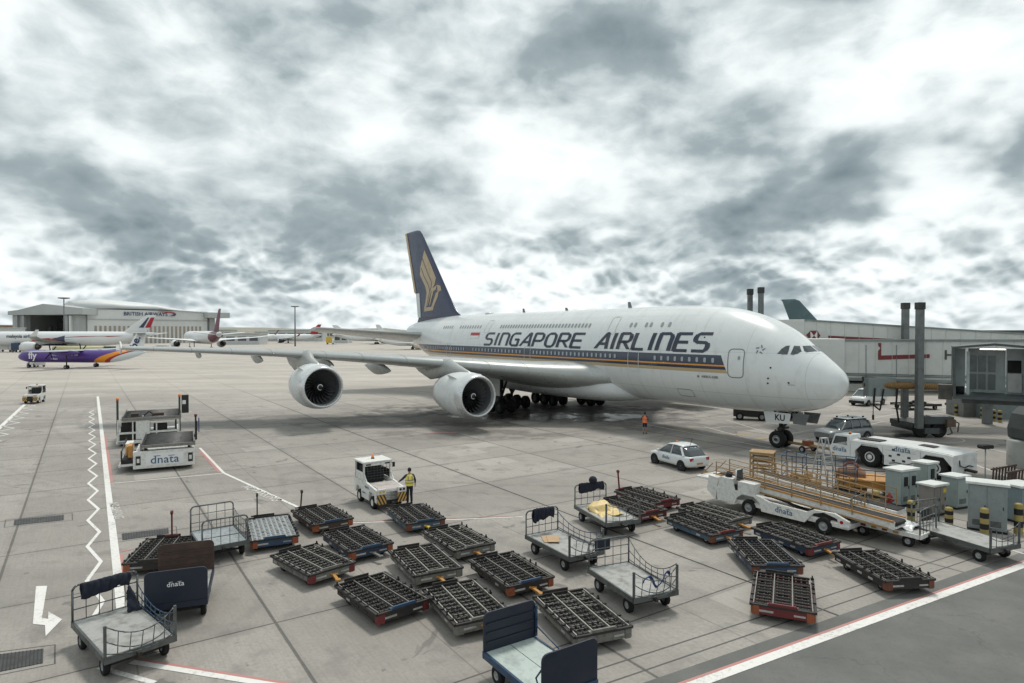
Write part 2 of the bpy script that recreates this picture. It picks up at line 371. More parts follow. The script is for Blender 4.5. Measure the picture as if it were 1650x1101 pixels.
    t.l.new(colr, b.inputs['Base Color'])
    wet = blob(G(900, 672).x, G(900, 672).y, 14, 4, 0, 1.0, (1, 1, 1), (0, 0, 0))
    ws = t.sep(wet)[0]
    ro = t.m('SUBTRACT', t.ramp(fine, .3, .7, .58, .8), t.m('MULTIPLY', ws, .42))
    t.l.new(ro, b.inputs['Roughness']); b.inputs['Specular IOR Level'].default_value = .35
    bn = t.new('ShaderNodeBump'); bn.inputs['Strength'].default_value = .25; bn.inputs['Distance'].default_value = .01
    t.l.new(t.m('SUBTRACT', t.m('ADD', fine, streak), t.m('MULTIPLY', jd, 2.0)), bn.inputs['Height']); t.l.new(bn.outputs[0], b.inputs['Normal'])
    return m
g = MB(); S_ = 4000
g.add([(-S_, -60, 0), (S_, -60, 0), (S_, S_, 0), (-S_, S_, 0)], [(0, 1, 2, 3)])
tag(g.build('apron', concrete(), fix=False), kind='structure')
def asphalt():
    m = bpy.data.materials.new('asphalt'); m.use_nodes = True; t = NT(m.node_tree); b = t.n['Principled BSDF']
    pos = t.new('ShaderNodeTexCoord').outputs['Object']
    f = t.noise(pos, 42.0, 4, .8); l = t.noise(pos, .5, 5, .6); k = t.noise(pos, 6.0, 5, .7)
    c = t.mix(t.ramp(l, .35, .7), (.125, .127, .12), (.17, .17, .16))
    c = t.mix(t.ramp(f, .35, .7, 0, .6), c, (.085, .087, .084))
    c = t.mix(t.ramp(f, .6, .75, 0, .5), c, (.3, .295, .28))
    c = t.mix(t.ramp(k, .5, .75, 0, .3), c, (.07, .07, .066))
    vor = t.new('ShaderNodeTexVoronoi', feature='DISTANCE_TO_EDGE'); t.l.new(t.vm('ADD', pos, t.vm('SCALE', t.noise(pos, .8, 4, .6, out='Color'), 1.5)), vor.inputs['Vector']); vor.inputs['Scale'].default_value = .16
    crk = t.m('MULTIPLY', t.ramp(vor.outputs['Distance'], .0, .006, 1, 0), t.ramp(t.noise(pos, .3, 2), .45, .6))
    c = t.mix(t.m('MULTIPLY', crk, .25), c, (.03, .03, .03))
    t.l.new(c, b.inputs['Base Color']); b.inputs['Roughness'].default_value = .85; b.inputs['Specular IOR Level'].default_value = .3
    bn = t.new('ShaderNodeBump'); bn.inputs['Strength'].default_value = .5; bn.inputs['Distance'].default_value = .01
    t.l.new(f, bn.inputs['Height']); t.l.new(bn.outputs[0], b.inputs['Normal'])
    return m
def ext(p, q, k):
    return p + (q - p) * k
a0, a1 = G(1140, 1065), G(1650, 889)
e0, e1 = ext(a0, a1, -1.2), ext(a0, a1, 4.0); n_ = Vector((e1.y - e0.y, -(e1.x - e0.x), 0)).normalized()
g = MB(); q = [e0, e1, e1 + n_ * 40, e0 + n_ * 40]
g.add([(p.x, p.y, .004) for p in q], [(3, 2, 1, 0)]); tag(g.build('service_road', asphalt(), fix=False), kind='structure')
def marking(colr, wear, nm):
    m = bpy.data.materials.new(nm); m.use_nodes = True; t = NT(m.node_tree); b = t.n['Principled BSDF']
    pos = t.new('ShaderNodeTexCoord').outputs['Object']
    n = t.noise(pos, 7.0, 6, .75); n2 = t.noise(pos, .7, 3, .5)
    f = t.ramp(t.m('ADD', n, t.m('MULTIPLY', n2, .35)), .66, .92, 0, wear)
    t.l.new(t.mix(f, colr, (.24, .23, .21)), b.inputs['Base Color']); b.inputs['Roughness'].default_value = .7
    return m
MW = marking((.66, .65, .62), .75, 'road_paint_white'); MR = marking((.42, .19, .17), .9, 'road_paint_red')
MWF = marking((.50, .49, .46), 1.0, 'faded_paint_white'); MYF = marking((.45, .31, .10), 1.0, 'faded_paint_yellow'); MD = marking((.07, .068, .065), .3, 'dark_sealant')
def stripe(name, mat, pts, w, z=.008, side=0.0):
    """ribbon of width w along ground points; side shifts it across"""
    b = MB(); pts = [Vector((p.x, p.y, 0)) for p in pts]; L, Rr = [], []
    for i, p in enumerate(pts):
        d1 = (pts[i] - pts[i - 1]).normalized() if i else None; d2 = (pts[i + 1] - p).normalized() if i < len(pts) - 1 else None
        dd = ((d1 or d2) + (d2 or d1)).normalized(); nn = Vector((-dd.y, dd.x, 0)); k = 1 / max(.45, nn.dot(Vector((-(d2 or d1).y, (d2 or d1).x, 0))))
        L.append(p + nn * k * (w / 2 + side)); Rr.append(p + nn * k * (-w / 2 + side))
    n = len(pts); vs = [(p.x, p.y, z) for p in L + Rr]
    b.add(vs, [(i, n + i, n + i + 1, i + 1) for i in range(n - 1)])
    return tag(b.build(name, mat, fix=False), kind='structure')
GP = lambda *a: [G(*p) for p in a]
wl = GP((1140, 1096), (1650, 911)); wl = [ext(wl[0], wl[1], -1), ext(wl[0], wl[1], 3)]
stripe('road_edge_line', MW, wl, .30, .012); stripe('red_edge_line', MR, wl, .09, .012, .2)
for nm, pp in (('kerb_joint', ((1140, 1022), (1650, 858))), ('kerb_joint', ((1140, 1046), (1650, 872)))):
    q = GP(*pp); stripe(nm, MD, [ext(q[0], q[1], -1), ext(q[0], q[1], 3)], .05, .005)
# left stand boundary line, zigzag and boxes
w0 = GP((157.5, 639), (171, 780), (178, 840), (188, 925), (196, 985)); stripe('boundary_line', MW, [w0[0], ext(w0[0], w0[-1], 1.0)], .27, .010)
stripe('boundary_line', MW, GP((160, 1076), (249, 1101)) , .16, .010)
r_ = GP((212, 1067), (420, 1101)); stripe('boundary_line', MW, [r_[0], ext(r_[0], r_[1], 1.5)], .2, .010); stripe('red_boundary_line', MR, [r_[0], ext(r_[0], r_[1], 1.5)], .09, .010, .15)
stripe('red_boundary_line', MR, GP((168.5, 701), (179, 777.5)), .22, .009); stripe('red_boundary_line', MR, GP((192.5, 893), (196, 935)), .22, .009)
stripe('box_line', MW, GP((177, 779.5), (359, 763)), .11, .010); stripe('box_line', MW, GP((322, 722), (360.5, 762.5), (481, 818)), .16, .010)
stripe('red_box_line', MR, GP((324, 727), (355, 761)), .28, .009)
stripe('box_line', MR, GP((187, 890.5), (216, 885)), .12, .009)
stripe('stand_line', MW, GP((565, 843), (740, 837.5), (842, 833), (935, 842)) [:3], .09, .010); stripe('red_stand_line', MR, GP((565, 842), (842, 832)), .06, .009, .06)
stripe('stand_line', MWF, GP((935, 842.5), (990, 836)), .09, .010); stripe('stand_line', MWF, GP((1125, 811), (1165, 805.5)), .1, .010)
zl = [(141.8, 805.9), (140.5, 840.8), (140.5, 883.7), (140, 936.6)]; zg = [G(*p) for p in zl]
za = (zg[-1] - zg[0]) / 3; zr = G(160, 859.8); zr0 = (zg[1] + zg[2]) / 2
off = zr - zr0; pts = []
k = -1
while k < 14:
    p = zg[-1] - za * k
    pts += [p, p - za * .5 + off]; k += 1
    if k > 0 and p.y > 88: break
stripe('zigzag_line', MW, pts, .13, .010)
stripe('boundary_line', MW, [G(41, 651), ext(G(41, 651), G(0, 689), 1.3)], .35, .010)
zz0, zz1 = G(51, 652), G(0, 701); nseg = 13; dd_ = (zz1 - zz0) / nseg; sd_ = Vector((-dd_.y, dd_.x, 0)).normalized() * .55
stripe('zigzag_line', MW, [zz0 + dd_ * i + (sd_ if i % 2 else -sd_) for i in range(nseg + 3)], .14, .010)
# turn arrow
ar = [(58, 945), (76, 944.6), (67.5, 996), (77.5, 998), (78, 986), (100, 998.5), (73.5, 1025.6), (72.5, 1008), (53, 1006)]
b = MB(); b.add([tuple(G(*p).xy) + (.010,) for p in ar], [tuple(range(len(ar) - 1, -1, -1))]); tag(b.build('arrow_marking', MW, fix=False), kind='structure')
# words painted on the ground
def ground_text(txt, p, q, size, mat):
    p, q = G(*p), G(*q); x = (q - p).normalized(); y = Vector((-x.y, x.x, 0)); m_ = frame_m((p + q) / 2 + Vector((0, 0, .010)), x, y)
    o = text_mesh(txt, size, mat, 'painted_words', None, m_, extrude=0, offset=size * .02); tag(o, kind='structure')
ground_text('NO PARKING', (182, 809), (192, 838), .55, MWF)
ground_text('NO PARKING', (399, 786), (442, 805), .7, MWF)
# stand lines under and around the nose
for pp, wd, mt in ((((960, 670), (1040, 684), (1240, 722)), .16, MWF), (((1135, 688), (1240, 716), (1330, 745)), .16, MWF), (((1170, 677), (1255, 703), (1340, 712)), .14, MWF),
                   (((1260, 702), (1440, 668), (1650, 640)), .14, MWF), (((1290, 712), (1420, 680), (1560, 660)), .14, MWF), (((1530, 688), (1600, 692), (1650, 700)), .13, MWF),
                   (((1180, 703), (1213, 698)), .22, MYF), (((1215, 709), (1245, 704)), .22, MYF), (((1085, 690), (1125, 697)), .22, MYF), (((1135, 712), (1180, 703)), .12, MYF),
                   (((1262, 724), (1300, 728), (1335, 742)), .14, MYF), (((700, 668), (730, 664)), .2, MWF), (((648, 630), (700, 635)), .2, MWF), (((690, 698), (735, 697)), .3, MR),
                   (((1560, 745), (1650, 778)), .2, MWF), (((1575, 720), (1650, 735)), .16, MWF), (((1540, 705), (1650, 716)), .16, MWF), (((1615, 882), (1650, 893)), .14, MWF)):
    stripe('stand_guide_line', mt, GP(*pp), wd, .010)
circ = [G(1500, 706) + Vector((math.cos(a) * 2.2, math.sin(a) * 2.2, 0)) for a in [i * PI / 16 for i in range(33)]]
stripe('column_circle', MWF, circ, .12, .010)
# slot drains and pits
DG = M('drain_grate', (.055, .055, .056), .5, .4, dirt=.4)
for quad, lab in ((((23, 838), (103, 830.2), (102.8, 838.5), (22, 847)), 'dark drain grate beside the zigzag line, left of the long boundary line'),
             (((196, 860.5), (271.5, 851.5), (272, 860), (197.5, 871)), 'dark drain grate right of the boundary line, behind the dollies'),
             (((-40, 1060), (70, 1046), (69, 1069), (-46, 1092)), 'dark drain grate below the white turn arrow'),
             (((1440, 700), (1476, 699), (1480, 704), (1442, 705)), 'small dark pit cover beside the jet bridge wheels'), (((1620, 710), (1650, 709), (1656, 713), (1624, 714)), 'small dark pit cover on the far stand')):
    b = MB(); c4 = [G(*p) for p in quad]; cc = sum(c4, Vector()) / 4
    b.add([(p.x, p.y, .012) for p in c4], [(3, 2, 1, 0)]); b.add([(p.x, p.y, .004) for p in c4], [(0, 1, 2, 3)])
    for i in range(18):
        p = c4[0] + (c4[1] - c4[0]) * ((i + .5) / 18); q = c4[3] + (c4[2] - c4[3]) * ((i + .5) / 18)
        b.bar((p.x, p.y, .016), (q.x, q.y, .016), .02, .01, 1)
    tag(b.build('drain_grate', [DG, DSTEEL], fix=False), lab, 'drain grate', 'drain grates set in the apron')
    s = 1.35 if quad[0][0] < 500 else 1.1
    ring = [cc + (p - cc) * s for p in c4] ; ring.append(ring[0]); stripe('drain_surround_joint', MD, ring, .035, .005)
# distant land
b = MB(); rr = []
random.seed(5)
for i in range(61):
    x = -2600 + i * 90; rr.append((x, 2300 + random.uniform(-80, 80), 10 + 2 * math.sin(i * .5) + random.uniform(0, 4) + (9 if x < -400 else 0)))
b.loft([[(x, y - 500, -1) for x, y, z in rr], [(x, y - 260, z * .6) for x, y, z in rr], [(x, y, z) for x, y, z in rr], [(x, y + 400, -1) for x, y, z in rr]], closed=False, caps=False)
tag(b.build('hills', M('far_land', (.21, .22, .19), .9, dirt=.6, dcol=(.33, .27, .2), scale=.01), fix=False), kind='structure')
# ================================================================ aircraft
def pchip(xs, ys, x):
    n = len(xs)
    if x <= xs[0]: return ys[0]
    if x >= xs[-1]: return ys[-1]
    k = max(i for i in range(n - 1) if xs[i] <= x)
    def slope(i):
        if i == 0 or i == n - 1:
            j = 0 if i == 0 else n - 2; return (ys[j + 1] - ys[j]) / (xs[j + 1] - xs[j])
        a = (ys[i] - ys[i - 1]) / (xs[i] - xs[i - 1]); b = (ys[i + 1] - ys[i]) / (xs[i + 1] - xs[i])
        return 0 if a * b <= 0 else 2 * a * b / (a + b)
    h = xs[k + 1] - xs[k]; u = (x - xs[k]) / h; m0, m1 = slope(k), slope(k + 1)
    return (2 * u**3 - 3 * u**2 + 1) * ys[k] + (u**3 - 2 * u**2 + u) * h * m0 + (-2 * u**3 + 3 * u**2) * ys[k + 1] + (u**3 - u**2) * h * m1
def fuselage(ST, mats, parent, nseg=56, step=1.0, name='fuselage'):
    """ST rows: (station aft of nose, z bottom, z top, half width, z of max width). local x = -station, y = port"""
    xs = [q[0] for q in ST]; cols = [[q[k] for q in ST] for k in (1, 2, 3, 4)]
    L = xs[-1]; ss = []; x = 0.0
    while x < L:
        ss.append(x); x += .12 if x < .6 else (.25 if x < 3 else (.5 if x < 10 else step))
    ss.append(L); rings = []
    for x in ss:
        zb, zt, hw, zc = [pchip(xs, c, x) for c in cols]; r = []
        for i in range(nseg):
            a = 2 * PI * i / nseg; ca, sa = math.cos(a), math.sin(a)
            r.append((-x, hw * ca, zc + ((zt - zc) if sa > 0 else (zc - zb)) * sa))
        rings.append(r)
    b = MB(); b.loft(rings); return b.build(name, mats, parent)
def airfoil(n=11):
    up, lo = [], []
    for i in range(n + 1):
        x = .5 * (1 - math.cos(PI * i / n)); y = 5 * (.2969 * math.sqrt(x) - .1260 * x - .3516 * x * x + .2843 * x**3 - .1015 * x**4)
        up.append((x, y * 1.15)); lo.append((x, -y * .85))
    return up + lo[-2:0:-1]
AF = airfoil()
def wing_rings(st, side):
    """st rows: (t outboard, station of leading edge, chord, z, thickness, twist)"""
    out = []
    for t_, le, ch, z, th, tw in st:
        out.append([(-(le + x * ch), -side * t_, z + y * th + (.3 - x) * ch * math.tan(R(tw))) for x, y in AF])
    return out
def refine(st, n=6):
    xs = [q[0] for q in st]; out = []
    for i in range(len(st) - 1):
        for k in range(n):
            t_ = xs[i] + (xs[i + 1] - xs[i]) * k / n
            out.append(tuple([t_] + [pchip(xs, [q[j] for q in st], t_) for j in range(1, 6)]))
    return out + [st[-1]]
def wing(st, side, mats, parent, name='wing', n=5):
    b = MB(); b.loft(wing_rings(refine(st, n), side)); return b.build(name, mats, parent)
def vfin(poly, th0, th1, mats, parent, name='tail_fin'):
    """poly rows bottom->top: (z, s_le, s_te, thickness)"""
    rings = [[(-(sl + x * (se - sl)), y * th, z) for x, y in AF] for z, sl, se, th in poly]
    b = MB(); b.loft(rings, smooth=True); return b.build(name, mats, parent)
DUCT = M('inlet_duct_grey', (.10, .105, .11), .5, dirt=.2)
def engine(parent, s, t, z, r, L, m_out, m_lip, m_dark, m_core, k=1.0, detail=True):
    """turbofan, inlet lip at station s, centre (t starboard, z)"""
    o = (-s, -t, z); T = lambda p: [(-a * k, rr) for a, rr in p]
    b = MB(); b.lathe([(-.16 * L, r * .99), (-.3 * L, r * 1.03), (-.45 * L, r * 1.035), (-.65 * L, r * .98), (-.85 * L, r * .86), (-L, r * .74), (-L * .985, r * .71), (-.7 * L, r * .72)], o, 'x', 44, 0)
    e = b.build('engine', [m_out, m_dark], parent)
    b = MB(); b.lathe([(-.16 * L, r * .99), (-.08 * L, r * .955), (-.025 * L, r * .91), (0, r * .865), (-.012 * L, r * .825), (-.05 * L, r * .80), (-.09 * L, r * .79)], o, 'x', 44)
    b.build('inlet_lip', m_lip, e)
    b = MB(); b.lathe([(-.09 * L, r * .79), (-.2 * L, r * .775), (-.3 * L, r * .78)], o, 'x', 44, 0)
    b.build('inlet_duct', DUCT, e)
    if detail:
        b = MB(); nb = 24
        for i in range(nb):
            a0 = 2 * PI * i / nb; vs = []
            for q in range(6):
                rr = r * (.26 + .51 * q / 5); tw = .15 + .10 * q; aa = a0 + .035 * q * q * .35; w_ = .075 * (1 + q * .12)
                for sg in (-1, 1):
                    a_ = aa + sg * w_; vs.append((-s - .24 * L - sg * .05 * L * (1 - q * .08), -t + rr * math.cos(a_), z + rr * math.sin(a_)))
            b.add(vs, [(2 * q, 2 * q + 1, 2 * q + 3, 2 * q + 2) for q in range(5)], 0, True)
        b.build('fan', m_core[0], e, fix=False)
    b = MB(); b.lathe([(-.26 * L, r * .29), (-.2 * L, r * .23), (-.15 * L, r * .12), (-.125 * L, .01)], o, 'x', 24, 0)
    sp = b.build('spinner', m_core[1], e)
    if detail:
        b = MB(); vs = []
        for i in range(19):
            a = i / 18 * 2 * PI * .8; rr = r * (.05 + .08 * i / 18); xx = -.135 * L - (.065 * L) * (rr / r - .0) / .23 * 1.0 + .012 * L
            for d_ in (0, .022 * r + .02 * r * math.sin(PI * i / 18)): vs.append((-s + xx + .02, -t + (rr + d_) * math.cos(a), z + (rr + d_) * math.sin(a)))
        b.add(vs, [(2 * i, 2 * i + 1, 2 * i + 3, 2 * i + 2) for i in range(18)]); b.build('swirl', LOGOW, sp, fix=False)
    b = MB(); b.lathe([(-.27 * L, r * .8), (-.275 * L, .02)], o, 'x', 32, 0); b.build('fan_case', m_dark, e)
    b = MB(); b.lathe([(-.8 * L, r * .6), (-L, r * .56), (-1.16 * L, r * .4), (-1.18 * L, r * .36)], o, 'x', 32, 0); b.lathe([(-1.1 * L, r * .33), (-1.34 * L, .03)], o, 'x', 24, 0)
    b.build('exhaust_nozzle', m_core[2], e)
    return e
AIRW = M('aircraft_white', (.60, .63, .625), .28, dirt=.14, dcol=(.40, .40, .38), scale=.5, spec=.6, fine=False)
WINGG = M('aircraft_wing_grey', (.38, .40, .39), .3, .25, dirt=.3, dcol=(.26, .26, .25), scale=.7)
LIP = M('polished_lip', (.62, .64, .64), .25, .5, dirt=.1, scale=1, fine=False)
FAN = M('fan_blade', (.24, .25, .26), .35, .6, dirt=.3); SPIN = M('spinner_black', (.02, .021, .023), .3, dirt=.2); CORE = M('hot_nozzle', (.12, .10, .085), .4, .8, dirt=.5)
WINDK = M('cabin_window_dark', (.27, .285, .29), .15, dirt=.1); WINLT = M('cabin_window_pale', (.30, .35, .38), .15, dirt=.2, fine=False)
LINE = M('panel_line', (.17, .18, .18), .6, dirt=.2); LINEW = M('pale_outline', (.55, .57, .57), .5, dirt=.1)
FINB = M('fin_midnight_blue', (.018, .03, .075), .28, dirt=.15, dcol=(.05, .07, .12), scale=.5, spec=.6)
LET = M('letter_blue', (.012, .020, .045), .35, dirt=.3, dcol=(.20, .19, .19), scale=.16, fine=False)
GOLDP = M('livery_gold', (.44, .34, .21), .35, dirt=.15, scale=1); ORP = M('livery_orange', (.60, .25, .03), .4, dirt=.1)
def livery():
    m = bpy.data.materials.new('fuselage_paint'); m.use_nodes = True; t = NT(m.node_tree); b = t.n['Principled BSDF']
    co_ = t.new('ShaderNodeTexCoord').outputs['Object']; x, y, z = t.sep(co_); s = t.m('MULTIPLY', x, -1.0)
    base = t.mix(t.ramp(t.noise(co_, .35, 4, .6), .45, .75, 0, .22), (.63, .66, .655), (.47, .495, .485))
    streak = t.noise(t.comb(t.m('MULTIPLY', x, .5), 0.0, t.m('MULTIPLY', z, .18)), 3.0, 5, .65)
    base = t.mix(t.ramp(streak, .50, .72, 0, .38), base, (.42, .42, .40))
    # panel seams
    fr = t.m('ABSOLUTE', t.m('SUBTRACT', t.m('FRACT', t.m('DIVIDE', s, 3.9)), .5)); sm = t.ramp(fr, .0, .006, .55, 0)
    fz = t.m('ABSOLUTE', t.m('SUBTRACT', z, 7.02)); sm = t.m('MAXIMUM', sm, t.ramp(fz, .0, .03, .4, 0))
    fz = t.m('ABSOLUTE', t.m('SUBTRACT', z, 3.9)); sm = t.m('MAXIMUM', sm, t.ramp(fz, .0, .03, .5, 0)); fz = t.m('ABSOLUTE', t.m('SUBTRACT', z, 9.85)); sm = t.m('MAXIMUM', sm, t.ramp(fz, .0, .018, .25, 0))
    base = t.mix(sm, base, (.25, .255, .25))
    def band(lo, hi):
        f = t.m('MULTIPLY', t.m('GREATER_THAN', z, lo), t.m('LESS_THAN', z, hi))
        f = t.m('MULTIPLY', f, t.m('GREATER_THAN', s, t.m('ADD', t.m('MULTIPLY', z, .42), 4.95)))
        return t.m('MULTIPLY', f, t.m('LESS_THAN', s, 62.0))
    c = t.mix(band(5.44, 6.78), base, (.012, .022, .05)); c = t.mix(band(5.44, 5.71), c, (.42, .32, .19)); c = t.mix(band(5.93, 6.05), c, (.62, .26, .03))
    t.l.new(c, b.inputs['Base Color']); b.inputs['Roughness'].default_value = .26; b.inputs['Specular IOR Level'].default_value = .6
    b.inputs['Coat Weight'].default_value = .3; b.inputs['Coat Roughness'].default_value = .08
    return m
# ---------------------------------------------------------------- the big airliner
A = thing('airliner', 'huge double deck white airliner with a gold bird on its dark blue tail fin', 'airliner', (22.70, 43.10, 0), TH)
ST = [(0, 4.93, 5.07, .03, 5.0), (.4, 4.1, 5.75, .85, 4.95), (1, 3.62, 6.3, 1.32, 5), (2, 3.1, 7.05, 1.92, 5.1), (3, 2.87, 7.8, 2.38, 5.3), (4, 2.7, 8.6, 2.72, 5.5), (5.5, 2.57, 9.4, 3.05, 5.7), (7, 2.48, 9.95, 3.28, 5.9),
      (9, 2.42, 10.4, 3.46, 6), (12, 2.4, 10.7, 3.55, 6), (16, 2.4, 10.8, 3.57, 6), (30, 2.4, 10.8, 3.57, 6), (48, 2.4, 10.8, 3.57, 6), (52, 2.7, 10.78, 3.5, 6.1), (56, 3.5, 10.7, 3.2, 6.6), (60, 4.6, 10.5, 2.7, 7.2),
      (64, 5.8, 10.2, 2.05, 7.8), (67, 6.7, 9.9, 1.45, 8.2), (69.5, 7.4, 9.4, .8, 8.4), (70.4, 7.9, 9.1, .4, 8.5)]
FUS = fuselage(ST, [livery()], A, 64)
bmf = bmesh.new(); bmf.from_mesh(FUS.data); bmf.normal_update(); BV = BVHTree.FromBMesh(bmf)
def sidept(s, z, off=.02, side=1, inner=False):
    h = BV.ray_cast(Vector((-s, -side * 12, z)), Vector((0, side, 0)))
    if h[0] is None:
        h = BV.find_nearest(Vector((-s, -side * .5, z)))
    return h[0] + h[1] * off
def decal(polys, name, mat, parent, off=.02, side=1, step=.22, th=0.0):
    """flat polygons in (station, z) laid on the fuselage side"""
    bm = bmesh.new()
    for p in polys:
        vs = [bm.verts.new((q[0], q[1], 0)) for q in p]
        try: bm.faces.new(vs)
        except ValueError: pass
    bmesh.ops.triangulate(bm, faces=bm.faces)
    zs = [v.co.y for v in bm.verts]; xs = [v.co.x for v in bm.verts]
    z = math.floor(min(zs) / step) * step + step
    while z < max(zs):
        bmesh.ops.bisect_plane(bm, geom=bm.verts[:] + bm.edges[:] + bm.faces[:], plane_co=(0, z, 0), plane_no=(0, 1, 0)); z += step
    if min(xs) < 12:
        x = math.floor(min(xs) / .5) * .5 + .5
        while x < min(max(xs), 12): bmesh.ops.bisect_plane(bm, geom=bm.verts[:] + bm.edges[:] + bm.faces[:], plane_co=(x, 0, 0), plane_no=(1, 0, 0)); x += .5
    for v in bm.verts: v.co = sidept(v.co.x, v.co.y, off, side)
    me = bpy.data.meshes.new(name); bm.to_mesh(me); bm.free(); me.materials.append(mat)
    o = bpy.data.objects.new(name, me); C.objects.link(o); o.parent = parent
    return o
def ribbon2d(pts, w, closed=False):
    n = len(pts); L, Rr = [], []
    P = [Vector((p[0], p[1])) for p in pts]
    for i in range(n):
        a = P[i] - P[i - 1] if (i or closed) else None; c = P[(i + 1) % n] - P[i] if (i < n - 1 or closed) else None
        a_ = (a or c).normalized(); c_ = (c or a).normalized(); d_ = (a_ + c_).normalized(); nn = Vector((-d_.y, d_.x)); k = 1 / max(.5, nn.dot(Vector((-a_.y, a_.x))))
        ww = w(i) if callable(w) else w
        L.append(P[i] + nn * ww / 2 * k); Rr.append(P[i] - nn * ww / 2 * k)
    out = []
    for i in range(n if closed else n - 1):
        j = (i + 1) % n; out.append([L[i], Rr[i], Rr[j], L[j]])
    return out
# lettering: stroke glyphs on a unit box, heavy uprights and lighter bars
GL = {'S': [[(1, 1), (.22, 1), (.05, .93), (0, .8), (0, .68), (.06, .56), (.2, .51), (.8, .49), (.94, .44), (1, .32), (1, .2), (.94, .06), (.8, 0), (0, 0)]],
      'I': [[(.5, 0), (.5, 1)]], 'n': [[(0, 0), (0, 1), (.72, 1), (.92, .92), (1, .78), (1, 0)]],
      'G': [[(1, 1), (.3, 1), (.08, .9), (0, .72), (0, .28), (.08, .1), (.3, 0), (1, 0), (1, .5), (.55, .5)]],
      'A': [[(0, 0), (.72, 1), (.85, 1), (1, 0)], [(.25, .3), (.96, .3)]],
      'P': [[(0, 0), (0, 1), (.75, 1), (.95, .92), (1, .78), (1, .62), (.94, .48), (.75, .42), (0, .42)]],
      'O': [[(.3, 1), (.7, 1), (.92, .9), (1, .7), (1, .3), (.92, .1), (.7, 0), (.3, 0), (.08, .1), (0, .3), (0, .7), (.08, .9), (.3, 1)]],
      'R': [[(0, 0), (0, 1), (.75, 1), (.95, .92), (1, .78), (1, .64), (.94, .52), (.75, .46), (0, .46)], [(.45, .46), (1, 0)]],
      'E': [[(1, 1), (0, 1), (0, 0), (1, 0)], [(0, .5), (.9, .5)]], 'L': [[(0, 1), (0, 0), (.95, 0)]]}
def lettering(word, s_left, s_right, z0, z1):
    H = z1 - z0; widths = {'I': .34, 'n': 1.0, 'S': 1.02, 'A': 1.1, ' ': .55}
    tot = sum(widths.get(c, 1.0) + .42 for c in word) - .42; k = (s_left - s_right) / (tot + .28)
    x = .14; polys = []
    for c in word:
        wd = widths.get(c, 1.0)
        for st in GL.get(c, []):
            pts = [((x + p[0] * wd) if c != 'I' else x + wd / 2, p[1]) for p in st]
            m_ = [(s_left - (p[0] + p[1] * .22 - .1) * k, z0 + .09 + p[1] * (H - .18)) for p in pts]
            for i in range(len(m_) - 1):
                a, b_ = m_[i], m_[i + 1]
                horiz = abs(b_[1] - a[1]) < abs(b_[0] - a[0]) * .5
                ex = Vector(b_) - Vector(a); un = ex.normalized() * .055
                w_ = .24 if horiz else .45
                a2, b2 = Vector(a) - un, Vector(b_) + un
                if horiz: n2 = Vector((0, .5 * w_)); polys.append([a2 + n2, a2 - n2, b2 - n2, b2 + n2])
                else: n2 = Vector((.5 * w_, 0)); polys.append([a2 + n2, b2 + n2, b2 - n2, a2 - n2])
        x += wd + .42
    return polys
decal(lettering('SInGAPORE', 41.6, 23.55, 6.93, 8.42), 'lettering', LET, FUS, .03)
decal(lettering('AIRLInES', 21.75, 8.85, 6.95, 8.46), 'lettering', LET, FUS, .03)
def rrect(s, z, w_, h_, n=3, r=.4):
    out = []
    r = min(w_, h_) / 2 * r * 2 if r else 0
    for cx, cz, a0 in ((w_ / 2 - r, h_ / 2 - r, 0), (-w_ / 2 + r, h_ / 2 - r, 90), (-w_ / 2 + r, -h_ / 2 + r, 180), (w_ / 2 - r, -h_ / 2 + r, 270)):
        for i in range(n + 1):
            a = R(a0 + 90 * i / n); out.append((s + cx + r * math.cos(a), z + cz + r * math.sin(a)))
    return out
def outline(s0, s1, z0, z1, name, mat, w=.05, parent=FUS, r=.25):
    p = rrect((s0 + s1) / 2, (z0 + z1) / 2, abs(s1 - s0), abs(z1 - z0), 3, r)
    return decal(ribbon2d(p, w, True), name, mat, parent, .025)
# cabin windows
up = [13.4, 14.2, 15.45, 16.0, 17.3, 17.85] + [23.4 + .52 * i for i in range(31)] + [43.6 + .62 * i for i in range(9)] + [50.8 + .6 * i for i in range(5)]
for s in up: decal([rrect(s, 9.13, .27, .40)], 'window', WINDK, FUS, .03, step=5)
lo_ = [8.45 + i * .72 for i in range(9)] + [19.0 + .62 * i for i in range(21)] + [33.9 + i * .72 for i in range(15)]
for i, s in enumerate(lo_[:47]): decal([rrect(s, 6.38, .25, .37)], 'window', WINLT, FUS, .03, step=5)
rear = [s for s in [46.3 + .62 * i for i in range(22)]]
tag(decal([rrect(s, 6.38, .25, .37) for s in rear], 'rear_windows', WINLT, FUS, .03, step=5), kind='stuff')
# doors
for s0, s1, z0, z1, mt in ((5.98, 7.2, 5.18, 7.26, LINE), (16.1, 17.35, 5.15, 7.0, LINEW), (32.0, 33.1, 5.2, 7.0, LINEW), (49.8, 50.9, 5.25, 7.0, LINEW), (19.6, 20.6, 8.3, 9.9, LINEW), (41.3, 42.3, 8.4, 9.9, LINEW)):
    outline(s0, s1, z0, z1, 'door', mt, .06)
outline(10.9, 12.4, 3.35, 3.95, 'cargo_hatch', LINE, .035); outline(56.2, 57.6, 4.6, 6.0, 'cargo_hatch', LINE, .04)
decal([rrect(6.35, 6.62, .17, .26)], 'window', WINDK, FUS, .035, step=5)
for s, z in ((4.05, 6.0), (4.2, 5.25), (4.25, 4.9), (2.9, 5.0), (9.5, 8.1)): decal([rrect(s, z, .13, .12, 3, .5)], 'sensor_port', DBLK, FUS, .03, step=5)
decal([rrect(2.75, 4.86, .42, .03, 2, .1)], 'sensor_port', LINE, FUS, .03, step=5)
